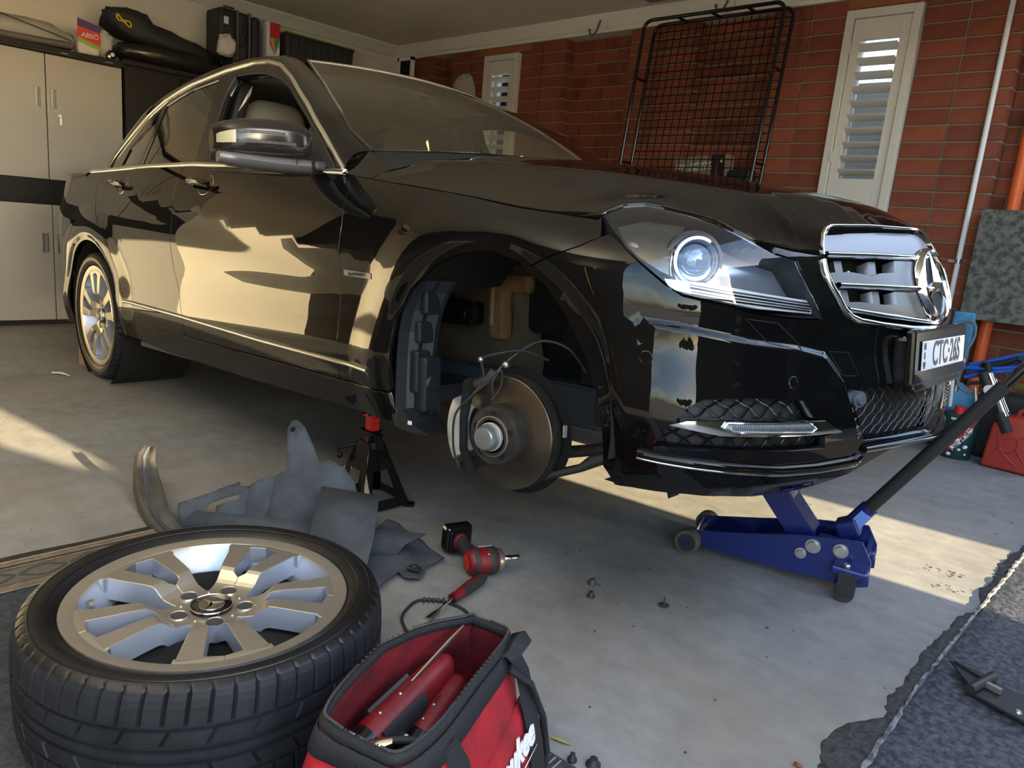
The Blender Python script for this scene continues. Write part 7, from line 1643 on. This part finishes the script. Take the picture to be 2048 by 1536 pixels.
# ---------------------------------------------------------------- red tool bag
BG_ = thing('tool_bag', 'open red canvas tool bag with black webbing and zip in front of the loose wheel', 'bag', (3.24, -1.43, .008))
bd = Vector((.39, -.921, 0)).normalized(); be = Vector((.921, .39, 0)).normalized(); bc = Vector((3.232, -1.425, .008))
def BP(a, b, z):
    if b < 0: b = b + max(0, -a - .04) * .38 * min(1, -b / .07)
    return bc + bd * a + be * b + Vector((0, 0, z))    # a: far(-) to near(+), b: left(-) to right(+)
def ringp(t, z, hl, hw, p=.45):
    c, s = math.cos(t), math.sin(t); return (math.copysign(abs(c) ** p, c) * hl, math.copysign(abs(s) ** p, s) * hw)
def rimz(a, b): return .225 + .030 * math.cos(a / .21 * 1.2)
NR = 56
def bagdim(z): return .235 - .045 * z, .142 - .055 * z ** 1.3, -.012 - .005 * z
def shell(inn, zs):
    rows = []
    for z in zs:
        row = []
        for i in range(NR):
            t = 2 * PI * i / NR; k = z; hl, hw, ca = bagdim(k); hl -= inn; hw -= inn
            a, b = ringp(t, z, hl, hw); a += ca; a += .006 * math.sin(5 * t + 6 * z); b += .006 * math.sin(4 * t + 3 * z) * math.sin(PI * z)
            top = rimz(a, b); row.append(BP(a, b, max(.002 + inn, z * top)))
        rows.append(row)
    return rows
mb = MB(); o1 = shell(0, [i / 10 for i in range(11)]); mb.grid(o1, closed_u=True); mb.add(o1[0], [tuple(range(NR))]); mb.build('outer_shell', M['bagred'], BG_, world=True)
mb = MB(); i1 = shell(.008, [.04] + [i / 8 for i in range(1, 9)]); mb.grid(i1, closed_u=True); mb.add(i1[0], [tuple(range(NR))]); mb.build('lining', mat('bag_lining_red', (.20, .006, .012), .85, col2=(.07, .003, .005), nscale=12, bump=.4, bscale=200), BG_, world=True)
mb = MB(); mid = [(Vector(a) + Vector(b)) / 2 + Vector((0, 0, .004)) for a, b in zip(o1[-1], i1[-1])]; mb.tube(mid, .01, 8, closed=True, rs=[(.007, .010)] * NR); mb.build('rim_binding', M['webbing'], BG_, world=True)
# black band under the rim, outside right and left, with the zip line
def band(i0, i1_, z0, z1, off, name, m, wav=0):
    rows = []
    for k in range(i0, i1_ + 1):
        t = 2 * PI * k / NR; row = []
        for z in (z0, (z0 + z1) / 2, z1):
            hl, hw, ca = bagdim(z); a, b = ringp(t, z, hl + off, hw + off); a += ca; a += .006 * math.sin(5 * t + 6 * z); b += .006 * math.sin(4 * t + 3 * z) * math.sin(PI * z); row.append(BP(a, b, z * rimz(a, b)))
        rows.append(row)
    mb = MB(); mb.grid(rows); return mb.build(name, m, BG_, world=True, solid=.002)
band(0, NR, .87, 1.0, .004, 'rim_band', M['webbing'])
mb = MB()
for k in range(0, NR * 6):
    f = k / 6; i = int(f) % NR; j = (i + 1) % NR; p = mid[i].lerp(mid[j], f - int(f)) + Vector((0, 0, .0125)); q = mid[j] - mid[i]; mb.box(p, (.0014, .004, .0014), rot=(0, 0, math.atan2(q.y, q.x)))
z_ = mb.build('zip_teeth', mat('zip_grey', (.07, .075, .08), .5, .3), BG_, world=True, merge=False); z_['kind'] = 'stuff'
# stiff flaps folded open: far end peak and right corner
rows = []
for i in range(9):
    t = i / 8; a = -.215 - .035 * math.sin(PI * t); b = -.10 + .20 * t; b *= .78; rows.append([BP(a + .02, b, .195), BP(a + .012, b, .222), BP(a + .026, b * .96, .238 + .010 * math.sin(PI * t)), BP(a + .05, b * .9, .230)])
rows = []
for i in range(9):
    t = i / 8; a = -.205 + .085 * t; rows.append([BP(a, .088, .205), BP(a, .104 + .01 * math.sin(PI * t), .235 + .015 * math.sin(PI * t)), BP(a + .01, .096, .252 + .010 * math.sin(PI * t)), BP(a + .015, .078, .244)])
mb = MB(); mb.grid(rows); mb.build('side_flap', M['webbing'], BG_, world=True, solid=.005)
# outer pocket on the right with straps and the printed script
rows = []
for i in range(13):
    t = i / 12; a = -.165 + .34 * t; bulge = .016 * math.sin(PI * t) ** .6; rows.append([BP(a, .146 + bulge, .006), BP(a, .132 + bulge, .08), BP(a, .112 + bulge * 1.2, .140), BP(a, .108 + bulge * .6, .150 + .004 * math.sin(9 * t))])
mb = MB(); mb.grid(rows); mb.build('side_pocket', M['bagred'], BG_, world=True, solid=.003)
for a, tw in ((-.145, .06), (.10, -.02)):
    mb = MB(); pts = [BP(a + tw * .0, .166, .01), BP(a - .004, .152, .08), BP(a + .0, .134, .15), BP(a - .012, .112, .20), BP(a, .096, .235)]; mb.tube(pts, .01, 6, rs=[(.016, .002)] * 5); mb.build('webbing_strap', M['webbing'], BG_, world=True)
mb = MB(); pts = [BP(-.12, .098, .225), BP(-.15, .130, .190), BP(-.175, .150, .12), BP(-.185, .160, .05), BP(-.16, .166, .012)]; mb.tube(pts, .008, 8, rs=[(.010, .006)] * 5); mb.build('carry_handle', M['webbing'], BG_, world=True)
Tt = axes(BP(-.022, .1440, .112), -bd * -1 * -1, (be * -.25 + Vector((0, 0, 1)))); zz = Tt.to_3x3() @ Vector((0, 0, 1))
if zz.dot(be) < 0: Tt = axes(BP(-.022, .1440, .112), bd * -1, (be * -.25 + Vector((0, 0, 1))))
if (Tt.to_3x3() @ Vector((0, 0, 1))).dot(be) < 0: Tt = axes(BP(-.022, .1440, .112), bd, (be * -.25 + Vector((0, 0, 1))))
text('bag_lettering', 'Milwaukee', .060, M['print'], BG_, Tt.to_translation() - Vector((3.24, -1.43, .008)), Tt.to_euler(), depth=.0015, bold=.0012, shear=.35, spc=.95)
mb = MB(); T3 = Tt; mb.add([T3 @ Vector(p) for p in ((-.12, -.045, .002), (.14, -.028, .002), (-.10, -.033, .002))], [(0, 1, 2)]); mb.build('script_underline', M['print'], BG_, world=True)
# tools in the bag
def cordless(a0, b0, a1, b1, z, r, lab, seed, L=.0):
    p0, p1 = BP(a0, b0, z), BP(a1, b1, z + .035); d = (p1 - p0).normalized(); t = thing('cordless_tool', lab, 'power tool', tuple(p0)); s = d.cross(Vector((0, 0, 1))).normalized(); u = s.cross(d)
    mb = MB(); mb.tube([p0, p0.lerp(p1, .12), p0.lerp(p1, .4), p0.lerp(p1, .7), p0.lerp(p1, .92), p1], r, 12, rs=[(r * .8, r * .8), (r, r), (r * .95, r), (r * .9, r * 1.05), (r * .8, r), (r * .4, r * .6)]); mb.build('housing', M['darkred'], t, world=True)
    mb = MB(); mb.tube([p0.lerp(p1, .18) - s * r * .75, p0.lerp(p1, .62) - s * r * .75], .01, 8, rs=[(r * .42, r * .9)] * 2); mb.tube([p0.lerp(p1, .10) + s * r * .85, p0.lerp(p1, .55) + s * r * .85], .01, 8, rs=[(r * .22, r * .8)] * 2); mb.build('rubber_grip', M['rubber'], t, world=True)
    mb = MB(); mb.cyl(p0 - d * .045, p0 + d * .012, r * .88, r * .98, 18); mb.build('battery', M['glossblack'], t, world=True)
    mb = MB(); c = p0 - d * .012 + u * r * .93; mb.add([c - s * .013 - d * .006, c + s * .013 - d * .006, c + s * .013 + d * .006, c - s * .013 + d * .006], [(0, 1, 2, 3)]); mb.build('white_label', M['print'], t, world=True)
    mb = MB(); 
    for f in (.2, .42): mb.ball(p0.lerp(p1, f) + u * r * .96, .0035, 5)
    mb.build('screw', M['steel'], t, world=True); mb = MB(); mb.tube([p0.lerp(p1, .42) + u * r, p0.lerp(p1, .7) + u * r * .98], .0012, 5); mb.build('seam', M['dark'], t, world=True)
    return p0, p1, d, s, u
p0, p1, d, s, u = cordless(.080, -.050, -.125, -.020, .165, .029, 'long red cordless tool lying uppermost along the left side of the bag', 1)
cordless(.01, .002, -.12, .016, .140, .026, 'shorter red and black cordless tool beside the long one in the bag', 2)
mb = MB(); q0 = p0.lerp(p1, .55) + u * .030; q1 = p1 + d * .045 + u * .045; mb.tube([q0, q0.lerp(q1, .7), q1], .003, 6, rs=[.003, .0035, .0015]); o = mb.build('steel_rod', M['brightsteel'], None); tag(o, 'polished pointed steel rod on top of the long red cordless tool', 'rod')
mb = MB(); pts = [BP(.125, -.045, .165), BP(.095, -.025, .188), BP(.075, .0, .192), BP(.055, .04, .190), BP(.045, .068, .188)]; mb.tube(pts, .004, 6, rs=[(.009, .0016), (.012, .002), (.006, .0025), (.0035, .003), (.003, .003)]); o = mb.build('trim_lever', M['brightsteel'], None); tag(o, 'cranked flat steel trim lever lying across the tools in the bag', 'hand tool')
mb = MB(); pts = [BP(.080, .0, .194), BP(.062, .03, .192)]; mb.tube(pts, .006, 8); mb.build('lever_grip', M['rubber'], o)
mb = MB(); mb.box(BP(.135, -.025, .130), (.055, .05, .065), rot=(.3, .4, .2), bev=.012); o = mb.build('black_battery', mat('battery_slate', (.05, .055, .06), .45), None); tag(o, 'black battery block at the near end of the tool bag', 'battery')
mb = MB(); mb.lathe([(.018 + .005 * math.cos(a), .005 * math.sin(a)) for a in [2 * PI * i / 8 for i in range(9)]], 24, Matrix.Translation(BP(.125, .025, .125)) @ Matrix.Rotation(.7, 4, 'X')); o = mb.build('steel_ring', M['steel'], None); tag(o, 'steel ring spanner head among the tools in the bag', 'hand tool')
mb = MB(); mb.cyl(BP(.04, .04, .10), BP(.14, .03, .10), .012); o = mb.build('black_bar', M['rubber'], None); tag(o, 'black rubber handled bar low in the tool bag', 'hand tool')
# wheel chock behind the rear tyre
mb = MB(); mb.prism([(-.40, 0), (-.24, 0), (-.36, .09), (-.40, .09)], -.84, -.70, Matrix(((1, 0, 0, 0), (0, 0, 1, 0), (0, 1, 0, 0), (0, 0, 0, 1)))); o = mb.build('wheel_chock', mat('chock_blue', (.04, .10, .18), .6, col2=(.35, .16, .07), nscale=9, ramp=(.5, .58)), None); tag(o, 'small blue and brown chock behind the rear tyre', 'chock')
mb = MB(); mb.tube([(-.20, -1.02, .004), (-.16, -.99, .008), (-.10, -.97, .004)], .006, 6, rs=[(.01, .004), (.012, .004), (.003, .002)]); o = mb.build('paper_scrap', M['white'], None); tag(o, 'small white scrap on the floor left of the rear wheel', 'scrap')
# ================================================================ one mesh, one piece: far-apart islands become objects of their own
import numpy as np
def split_pieces():
    for o in list(SC.objects):
        if o.type != 'MESH' or o.get('kind') == 'stuff' or o.name.startswith('brick') or o.data.users > 1: continue
        me = o.data; nv = len(me.vertices)
        if nv == 0 or nv > 60000 or me.has_custom_normals or o.name.split('.')[0].endswith('lettering'): continue
        par = list(range(nv))
        def find(a):
            while par[a] != a: par[a] = par[par[a]]; a = par[a]
            return a
        for e in me.edges:
            a, b = find(e.vertices[0]), find(e.vertices[1])
            if a != b: par[a] = b
        root = [find(i) for i in range(nv)]; ids = {r: k for k, r in enumerate(dict.fromkeys(root))}; isl = np.array([ids[r] for r in root]); k = len(ids)
        if k < 2 or k > 400: continue
        co = np.empty(nv * 3); me.vertices.foreach_get('co', co); co = co.reshape(nv, 3); lo = np.full((k, 3), np.inf); hi = np.full((k, 3), -np.inf)
        np.minimum.at(lo, isl, co); np.maximum.at(hi, isl, co); size = (hi - lo).max(axis=1)
        gap = np.maximum(0, np.maximum(lo[:, None] - hi[None], lo[None] - hi[:, None])); near = np.sqrt((gap ** 2).sum(axis=2)) <= np.maximum(.02, .5 * np.maximum(size[:, None], size[None]))
        pc = list(range(k))
        def f2(a):
            while pc[a] != a: a = pc[a]
            return a
        for a, b in zip(*np.nonzero(np.triu(near, 1))):
            a, b = f2(int(a)), f2(int(b))
            if a != b: pc[max(a, b)] = min(a, b)
        grp = [f2(i) for i in range(k)]; gs = sorted(set(grp))
        if len(gs) < 2 or len(gs) > 80: continue
        for gi, g in enumerate(gs):
            keep = [i for i in range(nv) if grp[isl[i]] == g]; mp_ = {v: j for j, v in enumerate(keep)}
            nm = bpy.data.meshes.new(me.name); fs = [p for p in me.polygons if p.vertices[0] in mp_]
            nm.from_pydata([tuple(co[i]) for i in keep], [], [tuple(mp_[v] for v in p.vertices) for p in fs]); nm.polygons.foreach_set('use_smooth', [p.use_smooth for p in fs])
            for m_ in me.materials: nm.materials.append(m_)
            sharp = {tuple(sorted(e.vertices)) for e in me.edges if e.use_edge_sharp}
            for e in nm.edges:
                if tuple(sorted((keep[e.vertices[0]], keep[e.vertices[1]]))) in sharp: e.use_edge_sharp = True
            if gi == 0: first = nm
            else:
                c = o.copy(); c.data = nm; COL.objects.link(c)
        o.data = first
split_pieces()
for nm, gp in (('steel_cabinet', 'cream steel cabinet units along the back wall'), ('cabinet_plinth', 'black bands between the cabinet units'), ('cabinet_top_rail', 'black top rails of the cream cabinets'), ('trim_clip', 'loose trim clips on the floor'), ('cordless_tool', 'red cordless tools in the bag'), ('wall_hook', 'grey hooks under the ceiling lining'), ('street_tree', 'trees across the road')):
    for o in SC.objects:
        if o.parent is None and o.name.split('.')[0] == nm: o['group'] = gp
